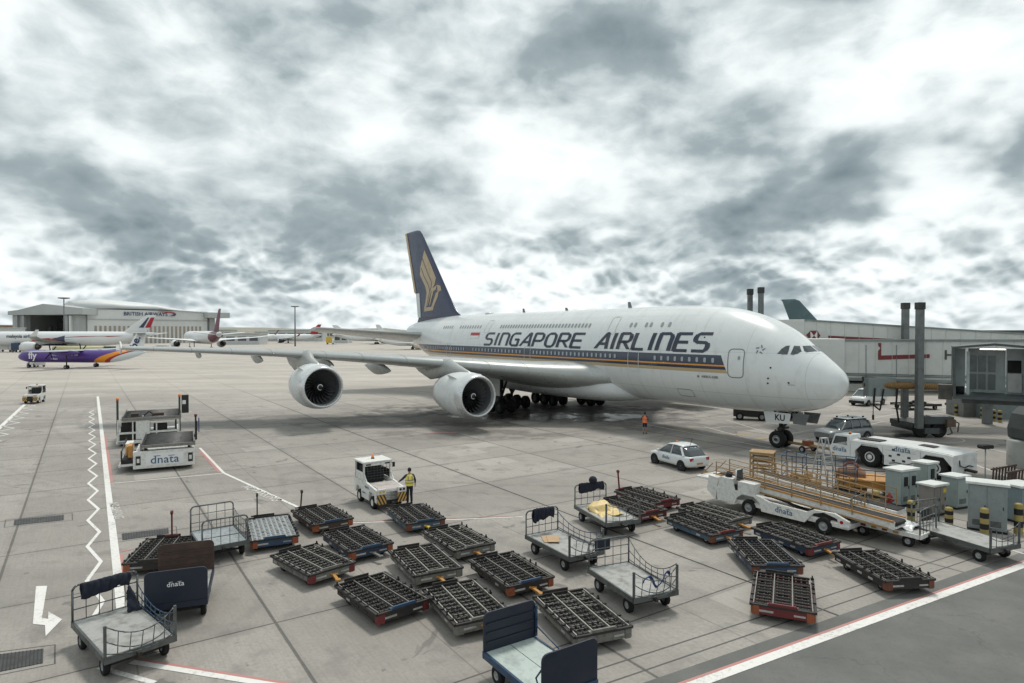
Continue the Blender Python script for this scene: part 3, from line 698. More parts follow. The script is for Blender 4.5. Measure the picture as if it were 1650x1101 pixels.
# registration-size marks, flag, star
decal([[(45.2, 7.75), (43.1, 7.75), (43.1, 8.12), (45.2, 8.12)]], 'flag', LOGOW, FUS, .03)
decal([[(45.2, 8.06), (43.1, 8.06), (43.1, 8.42), (45.2, 8.42)]], 'flag', REDL, FUS, .034)
st5 = []
for k in range(5):
    a = PI / 2 + k * 2 * PI / 5
    st5.append([(4.95 + .12 * math.cos(a + .3), 7.25 + .12 * math.sin(a + .3)), (4.95 + .34 * math.cos(a - .08), 7.25 + .34 * math.sin(a - .08)), (4.95 + .33 * math.cos(a + .1), 7.25 + .33 * math.sin(a + .1)), (4.95 + .2 * math.cos(a + .75), 7.25 + .2 * math.sin(a + .75))])
decal(st5, 'star_emblem', LINE, FUS, .03, step=5)
def side_text(txt, s_c, z_c, size, mat):
    o = text_mesh(txt, size, mat, 'lettering', FUS, None, extrude=0, offset=size * .02)
    for v in o.data.vertices: v.co = sidept(s_c - v.co.x, z_c + v.co.y, .03)
    return o
side_text('AIRBUS A380', 8.8, 5.1, .26, LINE)
decal([rrect(9.85, 5.1, .2, .2, 3, .5)], 'emblem', LINE, FUS, .03, step=5)
# cockpit panes, laid on the nose skin
def pane(pts, name='cockpit_window', mat=GLASS, grow=1.0, off=.012):
    P = [Vector((-s, -t_, z)) for s, t_, z in pts]; c = sum(P, Vector()) / len(P); P = [c + (p - c) * grow for p in P]
    b = MB(); n = len(P); vs = [c]; K = 5
    for k in range(1, K + 1): vs += [c + (p - c) * k / K + (0 if True else 0) * c for p in P]
    fs = [(0, 1 + i, 1 + (i + 1) % n) for i in range(n)]
    for k in range(K - 1):
        a0 = 1 + k * n; fs += [(a0 + i, a0 + n + i, a0 + n + (i + 1) % n, a0 + (i + 1) % n) for i in range(n)]
    out = []
    for v in vs:
        h = BV.find_nearest(v); out.append(h[0] + h[1] * off)
    b.add(out, fs, 0, True); return b.build(name, mat, FUS, fix=False)
PANES = [[(3.82, 2.3, 7.0), (3.66, 2.0, 7.35), (3.5, 1.72, 7.56), (3.36, 1.5, 7.56), (3.28, 1.75, 7.2), (3.25, 1.95, 6.94), (3.5, 2.1, 6.92)],
         [(3.09, 1.85, 6.97), (3.14, 1.5, 7.3), (3.16, 1.3, 7.56), (2.92, .98, 7.55), (2.66, 1.2, 7.14), (2.76, 1.5, 6.98), (2.95, 1.75, 6.91)],
         [(2.82, .80, 7.55), (2.72, .45, 7.56), (2.68, .1, 7.54), (2.2, .1, 7.08), (2.3, .55, 7.05), (2.42, .95, 7.06), (2.56, 1.03, 7.17)]]
for p in PANES:
    for sd_ in (1, -1):
        q = [(s, t_ * sd_, z) for s, t_, z in p]; pane(q); pane(q, 'window_frame', LINEW, 1.16, .006)
# wing root fairing (belly)
fr = []
for s, hw, zb, zt, zc in ((18.2, 1.2, 2.5, 4.0, 3.0), (19.4, 2.6, 2.2, 4.4, 3.2), (21, 3.6, 1.95, 4.9, 3.4), (24, 4.25, 1.8, 5.3, 3.5), (29, 4.5, 1.72, 5.4, 3.6), (36, 4.5, 1.72, 5.4, 3.6), (41, 4.1, 1.85, 5.2, 3.6), (45, 3.2, 2.2, 4.8, 3.5), (48, 1.8, 2.5, 4.0, 3.3)):
    fr.append([(-s, hw * (abs(math.cos(a)) ** .8) * (1 if math.cos(a) > 0 else -1), zc + ((zt - zc) if math.sin(a) > 0 else (zc - zb)) * (abs(math.sin(a)) ** .8) * (1 if math.sin(a) > 0 else -1)) for a in [2 * PI * i / 40 for i in range(40)]])
b = MB(); b.loft(fr); o = b.build('belly_fairing', AIRW, A); sb = o.modifiers.new('s', 'SUBSURF'); sb.levels = sb.render_levels = 1
WST = [(2.6, 19.4, 19.6, 4.0, 2.9, 3.5), (4.6, 21.6, 17.6, 4.15, 2.6, 3), (8, 24.6, 14.9, 4.6, 1.95, 2.5), (14.9, 29.2, 10.8, 5.45, 1.25, 1.5), (25.7, 36.4, 7.3, 6.35, .8, .5), (36, 43.1, 4.8, 6.85, .5, -.5), (39.9, 45.9, 3.7, 7.0, .34, -1)]
for sd_ in (1, -1):
    wg = wing(WST, sd_, [WINGG], A)
    b = MB(); t_ = 39.95 * -sd_     # wingtip fence
    b.prism([(-46.4, 7.0), (-47.9, 7.45), (-49.5, 7.6), (-49.5, 7.0), (-49.3, 6.4), (-47.8, 6.5)], min(t_ - .06, t_ + .06), max(t_ - .06, t_ + .06), 'y')
    b.build('wingtip_fence', AIRW, wg)
    # slat seams on the leading edge
    xs = [q[0] for q in WST]
    for tt in (8.6, 11.6, 18, 21.4, 24.2, 28.4, 31.5, 34.6, 37.5):
        q = [pchip(xs, [w_[j] for w_ in WST], tt) for j in range(1, 6)]
        b = MB(); vs = []
        for x, y in AF[:5] + AF[-3:][::1]:
            pass
        ring = [AF[i % len(AF)] for i in range(-3, 6)]
        for x, y in ring:
            zz_ = q[2] + y * q[3] * 1.012 + (.3 - x) * q[1] * math.tan(R(q[4])); ss = q[0] + x * q[1] - (.012 if x < .3 else 0)
            for d_ in (-.02, .02): vs.append((-ss, -sd_ * (tt + d_), zz_))
        b.add(vs, [(2 * i, 2 * i + 1, 2 * i + 3, 2 * i + 2) for i in range(len(ring) - 1)]); b.build('slat_seam', LINE, wg, fix=False)
    # flap track fairings
    for tt, L_, rr in ((9.5, 8.5, .75), (17.5, 7.2, .62), (22.5, 6.4, .52), (28.5, 5.6, .45), (33.5, 4.2, .32)):
        q = [pchip(xs, [w_[j] for w_ in WST], tt) for j in range(1, 6)]; se = q[0] + q[1]; z_ = q[2] - q[3] * .38 - rr * .75
        b = MB(); prof = []
        for i in range(13):
            u = i / 12; prof.append((-(se - L_ * .62 + L_ * u), max(.02, rr * (math.sin(PI * min(1, u * 1.35) * .5) ** .7) * (1 if u < .55 else (1 - (u - .55) / .45) ** .75))))
        n0 = len(b.v); b.lathe(prof, (0, -sd_ * tt, z_), 'x', 20)
        b.v = [(x, (y + sd_ * tt) * .55 - sd_ * tt, (z - z_) * 1.25 + z_ + .04 * (-x - se)) for x, y, z in b.v]
        b.build('flap_fairing', WINGG, wg)
    for s, t_, z in ((23.6, 14.9, 3.0), (31.6, 25.7, 3.72)):
        e = engine(A, s, t_ * sd_, z, 1.95, 5.9, AIRW, LIP, DBLK, (FAN, SPIN, CORE))
        q = [pchip(xs, [w_[j] for w_ in WST], t_) for j in range(1, 6)]; le = q[0]; zw = q[2] + q[3] * .15
        b = MB(); rg = []
        for ss, zb, zt, hw in ((s + 1.1, z + 1.78, z + 1.9, .05), (s + 2.0, z + 1.7, z + 2.15, .26), (s + 3.6, z + 1.6, min(z + 2.55, zw + .3), .4), (le - .3, z + 1.4, zw + .42, .46), (le + 1.2, z + 1.2, zw + .35, .46), (le + 3.5, z + .9, zw, .4), (le + 6.0, z + 1.5, zw - .1, .2), (le + 7.5, zw - .5, zw - .3, .05)):
            rg.append([(-ss, -t_ * sd_ + hw * math.cos(a), (zb + zt) / 2 + (zt - zb) / 2 * math.sin(a)) for a in [2 * PI * i / 16 for i in range(16)]])
        b.loft(rg); b.build('pylon', WINGG, e)
        for ang in (-42, 42):      # strakes
            a = R(90 + ang); p = Vector((-s - 1.4, -t_ * sd_ + 2.0 * math.cos(a), z + 2.0 * math.sin(a))); b = MB()
            b.add([p, p + Vector((-1.5, 0, -.02)), p + Vector((-1.4, .35 * math.cos(a), .35 * math.sin(a))), p + Vector((-.9, .35 * math.cos(a), .35 * math.sin(a)))], [(0, 1, 2, 3)]); b.build('strake', AIRW, e, fix=False)
    wing([(.4, 58.8, 10.8, 7.7, 1.2, 6), (2.4, 60.2, 9.6, 7.85, 1.0, 6), (15.2, 68.6, 3.9, 8.95, .42, 6)], sd_, [WINGG], A, 'stabilizer')
# fin with livery
fin = vfin([(9.8, 52.6, 67.2, .9), (10.8, 53.4, 66.6, .85), (11.5, 54.6, 66.4, .82), (13.5, 56.5, 66.9, .75), (14.55, 57.4, 67.9, .7), (20, 62.2, 69.8, .5), (23.4, 65.2, 71.0, .36), (23.95, 66.0, 71.15, .3), (24.15, 67.0, 71.2, .2)], 0, 0, [FINB], A)
b = MB(); b.prism([(-66.62, 10.7), (-65.7, 10.7), (-66.1, 14.4), (-67.3, 14.4)], -.16, .16, 'y'); b.build('rudder_edge', AIRW, A)
b = MB(); b.prism([(-67.95, 14.55), (-67.35, 14.55), (-70.7, 24.1), (-71.25, 24.1)], -.13, .13, 'y'); b.build('rudder_edge', GOLDP, A)
def finskin(s, z, off=.03):
    h = BVF.ray_cast(Vector((-s, -5, z)), Vector((0, 1, 0))); return (h[0] + Vector((0, -off, 0))) if h[0] is not None else Vector((-s, -.3, z))
bmx = bmesh.new(); bmx.from_mesh(fin.data); bmx.normal_update(); BVF = BVHTree.FromBMesh(bmx)
def finpoly(polys, name, mat, off=.03):
    bm = bmesh.new()
    for p in polys: bm.faces.new([bm.verts.new((q[0], q[1], 0)) for q in p])
    bmesh.ops.triangulate(bm, faces=bm.faces)
    bmesh.ops.subdivide_edges(bm, edges=bm.edges[:], cuts=2, use_grid_fill=True)
    for v in bm.verts: v.co = finskin(v.co.x, v.co.y, off)
    me = bpy.data.meshes.new(name); bm.to_mesh(me); bm.free(); me.materials.append(mat); o = bpy.data.objects.new(name, me); C.objects.link(o); o.parent = fin
finpoly([[(64.16, 20.81), (62.22, 18.68), (60.3, 16.35), (60.58, 15.47), (61.3, 14.88), (61.85, 14.3), (62.9, 12.6), (63.3, 12.2), (64.3, 12.2), (63.9, 12.88), (63.35, 14.34), (63.77, 15.29), (65.76, 17.2), (65.58, 18.23)],
         [(64.42, 11.55), (61.12, 11.69), (60.9, 12.2), (64.25, 12.2)], [(61.3, 14.88), (59.91, 15.34), (60.2, 14.7), (61.35, 14.3), (61.7, 14.4)],
         [(59.91, 15.34), (58.94, 15.15), (58.56, 14.46), (59.33, 14.32), (59.53, 13.61), (60.9, 12.2), (61.9, 12.2), (60.3, 14.2), (59.75, 14.7)], [(61.7, 14.3), (61.0, 14.35), (62.2, 12.5), (62.5, 12.4)]], 'bird_emblem', GOLDP)
for ln in ([(64.89, 19.67), (63.13, 17.47), (61.7, 15.9), (61.71, 15.17), (62.24, 14.47), (63.36, 12.4)], [(65.24, 18.2), (64.18, 16.81), (62.73, 15.51), (62.24, 14.65)], [(59.6, 14.5), (60.31, 14.19), (61.72, 12.34), (63.65, 12.28)]):
    finpoly(ribbon2d(ln, .15), 'bird_line', FINB, .05)
# antennas and tail cone
for s, h_ in ((8.0, .0), (20.5, .55), (30, .3), (38, .45)):
    if h_:
        b = MB(); b.prism([(-s, 10.75), (-s - .5, 10.75), (-s - .55, 10.8 + h_), (-s - .25, 10.8 + h_)], -.03, .03, 'y'); b.build('antenna', LINE, FUS)
b = MB(); b.sphere((-46, 0, 10.85), .55, 0, 8, .35); b.build('radome', AIRW, FUS)
# landing gear
RIMDK = M('shaded_rim', (.05, .05, .05), .6, dirt=.5)  # main gear rims: underbelly shade put into the rim colour
def gear(s, t_, name, wheels, zt, r=.7, w=.53):
    g_ = MB(); g_.cyl((-s, -t_, r + .1), (-s, -t_, zt), .16, mi=0); g_.cyl((-s, -t_, zt - (zt - r) * .45), (-s, -t_, zt), .25)
    g_.bar((-s + 1.4, -t_, zt), (-s, -t_, r + .7), .13); g_.bar((-s, -t_ + .9, zt), (-s, -t_, r + .9), .12); g_.bar((-s, -t_ - .9, zt), (-s, -t_, r + .9), .12)
    xs_ = sorted({x for x, y in wheels})
    if len(xs_) > 1: g_.bar((-s + xs_[0] - .1, -t_, r), (-s + xs_[-1] + .1, -t_, r), .26, .3)
    for x in xs_: g_.cyl((-s + x, -t_ - .75, r), (-s + x, -t_ + .75, r), .1)
    g_ = g_.build(name, DSTEEL, A)
    for x, y in wheels: wheel(g_, -s + x, -t_ + y, r, w, BLACK, GRIM if s < 10 else RIMDK, 'wheel', 'y', .5)
    return g_
for sd_ in (1, -1):
    g1 = gear(33.6, 6.2 * sd_, 'wing_gear', [(x, y) for x in (-.85, .85) for y in (-.68, .68)], 4.0)
    b = MB(); b.box(-35, -32.2, -sd_ * 7.3 - .05, -sd_ * 7.3 + .05, 1.9, 4.2); b.build('gear_door', AIRW, g1)
    gear(36.9, 2.65 * sd_, 'body_gear', [(x, y) for x in (-1.7, 0, 1.7) for y in (-.72, .72)], 3.0)
ng = gear(4.97, 0, 'nose_gear', [(0, -.45), (0, .45)], 2.9, .63, .42)
b = MB(); b.bar((-4.97, -.3, 1.35), (-4.97, .3, 1.35), .2, .25); b.bar((-4.6, 0, 1.9), (-4.0, 0, 2.7), .1); b.cyl((-4.7, -.45, 1.45), (-4.7, .45, 1.45), .09); b.sphere((-4.75, -.25, 1.75), .12); b.sphere((-4.75, .25, 1.75), .12)
b.bar((-4.97, -.14, 1.0), (-5.4, -.14, 1.25), .07); b.bar((-5.4, .14, 1.25), (-4.97, .14, 1.7), .07); b.build('steering_link', DSTEEL, ng)
for sd_ in (-1, 1):
    b = MB(); b.prism([(-5.9, 2.65), (-3.7, 2.65), (-3.85, 1.9), (-5.7, 1.82)], sd_ * .78 - .03, sd_ * .78 + .03, 'y'); dd2 = b.build('gear_door', AIRW, ng)
    b = MB(); b.prism([(-3.6, 2.7), (-2.35, 2.72), (-2.6, 1.95), (-3.55, 1.95)], sd_ * .72 - .03, sd_ * .72 + .03, 'y'); b.build('gear_door', M('door_inner_grey', (.12, .13, .13), .5), ng)
    if sd_ < 0: text_mesh('KU', .62, DBLK, 'lettering', dd2, frame_m((-4.55, -.82, 2.27), (1, 0, 0), (0, 0, 1)), offset=.012)
b = MB(); b.cyl((-30, -3.1, 1.75), (-30, -3.1, 1.2), .06); b.build('drain_mast', DSTEEL, FUS)
# ================================================================ container dollies
def rect4(L, B, Rr, T, z):
    """four deck corner pixels (left, near, right, far) -> centre, heading of near edge"""
    q = [G(*p, z) for p in (L, B, Rr, T)]; c = sum(q, Vector()) / 4
    a = math.atan2(q[2].y - q[1].y, q[2].x - q[1].x); b_ = math.atan2(q[1].y - q[0].y, q[1].x - q[0].x) + PI / 2
    d = (b_ - a + PI) % (2 * PI) - PI
    return c, a + d * .65
REFL = M('reflector_white', (.38, .37, .35), .45, dirt=.7)
PANEL_G = M('worn_grey_paint', (.17, .17, .155), .55, .3, dirt=.6, dcol=(.06, .05, .04), scale=5)
RAILP = M('pale_steel_rail', (.36, .35, .32), .45, .6, dirt=.5, dcol=(.1, .08, .06), scale=5); ROLG = M('roller_grey', (.14, .135, .125), .5, .5, dirt=.6, scale=6)
PLATE = M('light_roller_plate', (.33, .36, .37), .45, .4, dirt=.5, dcol=(.09, .09, .09), scale=6)
TANW = M('roller_disc', (.06, .055, .048), .6, .2, dirt=.5)
def dolly(label, cx, cy, rz, body, corner, lip, bar_up=None, bar_mat=None, bed='roller', bar=True, seed=0, rails=None, zcol=None, Wd=1.72, Ld=2.78):
    rnd = random.Random(seed + 100)
    t = thing('container_dolly', label, 'cargo dolly', (cx, cy, 0), rz, 'low roller dollies parked in rows on the apron')
    W2, L2 = Wd / 2, Ld / 2; z0, z1 = .27, .45
    b = MB()
    # sloping skirts and body shell
    for sx in (-1, 1):
        b.box(sx * W2 - (.05 if sx > 0 else 0), sx * W2 + (0 if sx > 0 else .05), -L2 + .12, L2 - .1, z0 - .04, z1 - .05)
        for yy in (-.75, -.2, .4, .95): b.box(min(sx * W2, sx * (W2 + .012)), max(sx * W2, sx * (W2 + .012)), yy, yy + .22, z0 + .01, z0 + .08, 1 if rnd.random() < .45 else 0)
    b.box(-W2 + .1, W2 - .1, -L2, -L2 + .06, z0 - .06, z1 - .02); b.box(-W2 + .1, W2 - .1, L2 - .06, L2, z0, z1 - .02)
    b.box(-W2 + .2, -.25, -L2 - .012, -L2, z0 + .02, z0 + .08, 1); b.box(.3, W2 - .25, -L2 - .012, -L2, z0 + .02, z0 + .07, 1)
    for yy in (-L2 + .3, -.6, 0, .6, L2 - .3): b.box(-W2 + .05, W2 - .05, yy - .03, yy + .03, z0, z0 + .07)
    b.box(-.12, .12, -L2 + .06, L2 - .06, .22, .3)
    b.build('chassis', [body, REFL], t)
    for sx in (-1, 1):
        b = MB(); b.prism([(sx * (W2 + .015), -L2 + .16), (sx * (W2 + .015), -L2 + .04), (sx * (W2 - .06), -L2 - .02), (sx * (W2 - .22), -L2 - .02), (sx * (W2 - .22), -L2 + .05), (sx * (W2 - .06), -L2 + .16)], z0 - .08, z1 + .01, 'z'); b.build('bumper', corner, t)
    # deck edge
    b = MB()
    for sx in (-1, 1):
        b.box(sx * (W2 + .02) - .035, sx * (W2 + .02) + .035, -L2 + .02, L2 + .02, z1 - .02, z1 + .05)
        for k in range(7):
            yy = -L2 + .25 + k * .4 + rnd.uniform(-.04, .04)
            if rnd.random() < .7: b.box(sx * W2 - .05, sx * W2 + .05, yy, yy + .09, z1 + .05, z1 + .09)
            if rnd.random() < .3: b.box(sx * W2 - .02, sx * W2 + .02, yy, yy + .05, z1 + .05, z1 + .17)
    b.box(-W2, W2, -L2 - .02, -L2 + .05, z1 - .01, z1 + .05); b.box(-W2, W2, L2 - .03, L2 + .04, z1 - .01, z1 + .05)
    b.build('deck_frame', DSTEEL, t)
    if bed == 'roller':
        b = MB(); bays = 3; bw = (Wd - .12) / bays
        b.box(-W2 + .06, W2 - .06, -L2 + .08, L2 - .08, z1 - .13, z1 - .12, 3)
        for i in range(bays + 1):
            x = -W2 + .06 + bw * i; b.bar((x, -L2 + .06, z1 + .035), (x, L2 - .04, z1 + .035), .032, .05, 1)
        nr = 11
        rm = 4 if body is PANEL_G else 0
        for k in range(nr):
            y = -L2 + .18 + k * (Ld - .36) / (nr - 1)
            for i in range(bays):
                x0 = -W2 + .06 + bw * i + .05; x1 = x0 + bw - .1
                yj = y + rnd.uniform(-.012, .012); b.cyl((x0, yj, z1), (x1, y, z1), .021, n=6, mi=rm if rnd.random() < .7 else 0, caps=False) if rnd.random() < .95 else None
                for fx in (.12, .5, .88):
                    x = x0 + (x1 - x0) * fx; b.cyl((x - .022, y, z1), (x + .022, y, z1), .052, n=8, mi=2)
                if k < nr - 1 and k % 2 == 0: b.box(x0 + .03, x1 - .03, y + .08, y + .14, z1 - .06, z1 - .02, 0)
        b.build('roller_bed', [DSTEEL, rails or (RAILP if body is PANEL_G else RAIL), TANW, DBLK, ROLG], t)
    else:
        b = MB(); b.box(-W2 + .04, W2 - .04, -L2 + .06, L2 - .06, z1 - .06, z1 + .01, 0)
        for i in range(9):
            for k in range(15):
                x = -W2 + .14 + i * (Wd - .28) / 8; y = -L2 + .18 + k * (Ld - .36) / 14
                if (i + k) % 2: b.box(x - .055, x + .055, y - .03, y + .03, z1 + .01, z1 + .03, 1 if (i * 7 + k * 5) % 11 else 2)
                else: b.cyl((x - .05, y, z1 + .01), (x + .05, y, z1 + .01), .028, n=6, mi=1 if (i + 3 * k) % 7 else 2)
        b.build('roller_bed', [PLATE, RAIL, DSTEEL], t)
    # end stops
    b = MB(); b.prism([(-.42, z1 + .04), (-.36, z1 + .13), (.36, z1 + .13), (.42, z1 + .04)], -L2 - .01, -L2 + .05, 'y')
    b.box(-.42, .42, -L2 + .05, -L2 + .17, z1 + .045, z1 + .065); b.build('end_stop', lip, t)
    b = MB(); b.box(-.55, .3, L2 + .03, L2 + .07, z1 + .04, z1 + .14); b.box(-.55, .3, L2 - .03, L2 + .03, z1 + .05, z1 + .07); b.build('end_stop', DSTEEL, t)
    # undercarriage
    for x in (-W2 + .22, W2 - .22):
        for y in (-L2 + .5, L2 - .5): wheel(t, x, y, .19, .13, BLACK, GRIM, 'wheel', 'x', .5, n=14)
    b = MB()
    for y in (-L2 + .5, L2 - .5): b.bar((-W2 + .22, y, .2), (W2 - .22, y, .2), .08)
    b.build('axle', DSTEEL, t)
    if bar_up:                      # raised tow bar
        b = MB(); x, y, h_, ln = bar_up; b.bar((x, y, z1), (x + ln, y, z1 + h_), .07, .05); b.cyl((x + ln - .04, y, z1 + h_ + .06), (x + ln + .04, y, z1 + h_ + .06), .08, n=10)
        b.bar((x - .25, y, z1 + .1), (x + .25, y, z1 + .1), .05); b.build('tow_bar', bar_mat or BROWN, t)
    elif bar:
        b = MB(); dx_ = rnd.uniform(-.1, .15); b.bar((0, -L2 + .02, .3), (dx_, -L2 - .42, .24), .1, .06); b.cyl((dx_, -L2 - .45, .21), (dx_, -L2 - .45, .28), .09, n=10)
        b.bar((-.1, -L2, .33), (.12, -L2 - .1, .3), .05, .05); b.build('tow_bar', bar_mat or ORNG, t)
    return t
BLUE2 = M('faded_blue_paint', (.04, .085, .13), .6, dirt=.8, dcol=(.07, .06, .05), scale=3); BLUE3 = M('deep_blue_paint', (.012, .035, .08), .5, dirt=.7, dcol=(.05, .035, .025), scale=3)
RED2 = M('scuffed_red_paint', (.10, .018, .018), .6, dirt=.8, dcol=(.06, .045, .04), scale=4); RUST2 = M('dark_rust', (.14, .045, .022), .7, dirt=.7, dcol=(.05, .03, .022), scale=4)
DL = [  # label, corners (left, near, right, far), body, bumper, lip, kw
 ('dark roller dolly with rusty front and its tow bar raised at the rear', (466, 823), (503.6, 848.5), (569, 836.4), (536, 812), BROWN, RUST, BLUE, dict(bar_up=(-.45, 1.45, .75, .06), bar_mat=BROWN)),
 ('blue roller dolly closest to the worker in the yellow vest', (618.8, 819.4), (656.3, 846), (719.9, 837.6), (681.8, 811), BLUE, RUST, BLUE, dict(bar_mat=YEL)),
 ('blue roller dolly with bright orange bumper corners', (517, 860.6), (561.8, 890.9), (634.5, 875), (587, 847), BLUE, RUST, BLUE, dict(bar_mat=RAIL)),
 ('grey roller dolly right behind two other grey ones, orange tow bar at its front', (678, 858), (735, 886), (798, 876.8), (743.6, 846), PANEL_G, PANEL_G, PANEL_G, {}),
 ('grey roller dolly leftmost in the rows, in front of the flat plate dolly', (435, 897), (498.8, 926), (575.6, 906.7), (507, 877.6), PANEL_G, RED, PANEL_G, {}),
 ('grey roller dolly in the middle of the rows, between two others of the same grey', (626, 888.5), (670.9, 928.5), (749, 916.4), (695, 876.4), PANEL_G, PANEL_G, PANEL_G, {}),
 ('large dark roller dolly with red corner plates and a blue front stop, nearest left', (535.9, 943), (610.3, 993.9), (698.3, 967.3), (617.6, 921), DSTEEL, RED, BLUE, dict(bar=False)),
 ('pale worn roller dolly partly hidden behind the navy baggage cart', (686.6, 950.3), (737.5, 1006), (812, 990), (769, 934.5), PANEL_G, PANEL_G, PANEL_G, {}),
 ('dark roller dolly with rusty red front, just behind the dolly beside the navy cart', (755, 904.2), (818.8, 944.2), (895, 929.7), (823.6, 891.4), DSTEEL, RUST, BLUE, dict(bar_mat=ORNG)),
 ('grey steel roller dolly right beside the navy baggage cart', (863.6, 963.6), (929, 1025.4), (1022, 1008.5), (934, 951.5), PANEL_G, PANEL_G, PANEL_G, dict(bar=False)),
 ('farthest dark red roller dolly, a red tow bar standing at its rear', (990.9, 793.6), (1050, 812), (1095, 804.5), (1035.7, 784), RED, RED, RED, dict(bar_up=(-.55, 1.4, .95, -.1), bar_mat=RED)),
 ('dark red roller dolly next to the cart with the yellow sheet', (970, 808), (1028, 832), (1072, 821), (1008, 798.7), RED, RED, RED, {}),
 ('grey green roller dolly behind the blue and red one, beside the belt loader', (1090, 820), (1163, 843), (1213, 831), (1137, 810.6), PANEL_G, PANEL_G, PANEL_G, {}),
 ('blue sided roller dolly with dark red front stop, beside a grey green one', (1072.8, 834.8), (1149.7, 862.7), (1200.6, 855.4), (1115, 826.4), BLUE, RUST, RED, {}),
 ('blue sided roller dolly with red front right under the white belt loader', (1214, 850.8), (1307, 883.3), (1354, 874), (1256, 841.5), BLUE, RED, RED, {}),
 ('blue roller dolly with pale rails just behind the red fronted dolly', (1174, 870.9), (1212.6, 912.6), (1293.9, 912.6), (1245, 869.4), BLUE, RUST, BLUE, dict(bar=False)),
 ('red fronted roller dolly nearest the asphalt road, standing square to it', (1221, 922.8), (1206.4, 974.4), (1313, 988), (1309, 932.7), RED, RUST, RED, dict(bar=False)),
 ('dark roller dolly with rusty corners standing over the kerb joints', (1344, 892.5), (1425.8, 937.3), (1504, 934), (1415, 886.4), DSTEEL, RUST, DSTEEL, dict(bar=False)),
]
for i, (lab, L_, B_, R_, T_, bd, cn, lp, kw) in enumerate(DL):
    bd = {BLUE: (BLUE, BLUE2, BLUE3)[i % 3], RED: (RED, RED2)[i % 2]}.get(bd, bd); cn = {RUST: (RUST, RUST2)[i % 2]}.get(cn, cn)
    c_, a_ = rect4(L_, B_, R_, T_, .47)
    dolly(lab, c_.x, c_.y, a_, bd, cn, lp, seed=i, **kw)
c_, a_ = rect4((398, 836), (412.7, 876.8), (490.4, 867.3), (446.8, 824.4), .47)
dolly('flat dolly with a pale grey roller plate deck and orange corners', c_.x, c_.y, a_, BLUE, RUST, BLUE, bed='plate', bar_up=(-.4, 1.7, .95, 0.0), bar_mat=DSTEEL, seed=41, Ld=3.3)
dolly('roller dolly half hidden behind the brown panel of the blue cart, red tow bar up', -13.0, 23.6, R(14), DSTEEL, RUST, DSTEEL, bar_up=(.0, 1.4, .95, 0.0), bar_mat=RED, seed=42)
# ================================================================ baggage carts
def frame_end(t, x, W2, z0, h, nb=5, sag=0.0, bent=False, mat=STEEL, name='end_frame', mids=2, r=.024):
    b = MB(); rr = .12; s_ = 1 if x > 0 else -1
    if not sag:
        b.tube([(x, -W2, z0 - .1), (x, -W2, z0 + h - rr), (x, -W2 + rr * .4, z0 + h - rr * .3), (x, -W2 + rr, z0 + h), (x, W2 - rr, z0 + h), (x, W2 - rr * .4, z0 + h - rr * .3), (x, W2, z0 + h - rr), (x, W2, z0 - .1)], r * 1.25)
    else:
        b.bar((x, -W2, z0 - .15), (x, -W2, z0 + h), .06); b.bar((x, W2, z0 - .15), (x, W2, z0 + h), .06)
    def top(y, k): u = y / W2; return z0 + h * k - sag * (1 - u * u) * (1 if k > .3 else .35)
    for k in ([(j + 1) / (mids + 1) for j in range(mids)] if not sag else (.98, .52, .12)):
        pts = []
        for j in range(9):
            y = -W2 + 2 * W2 * j / 8; off_ = s_ * (.16 * (1 - (y / W2) ** 2)) if bent else 0
            pts.append((x + off_, y, top(y, k) if sag else z0 + h * k))
        b.tube(pts, r * .62)
    for j in range(1, nb):
        y = -W2 + 2 * W2 * j / nb; off_ = s_ * (.16 * (1 - (y / W2) ** 2)) if bent else 0
        b.cyl((x, y, z0 - .05), (x + off_, y, (top(y, .98) if sag else z0 + h)), r * .5, n=5)
    return b.build(name, mat, t)
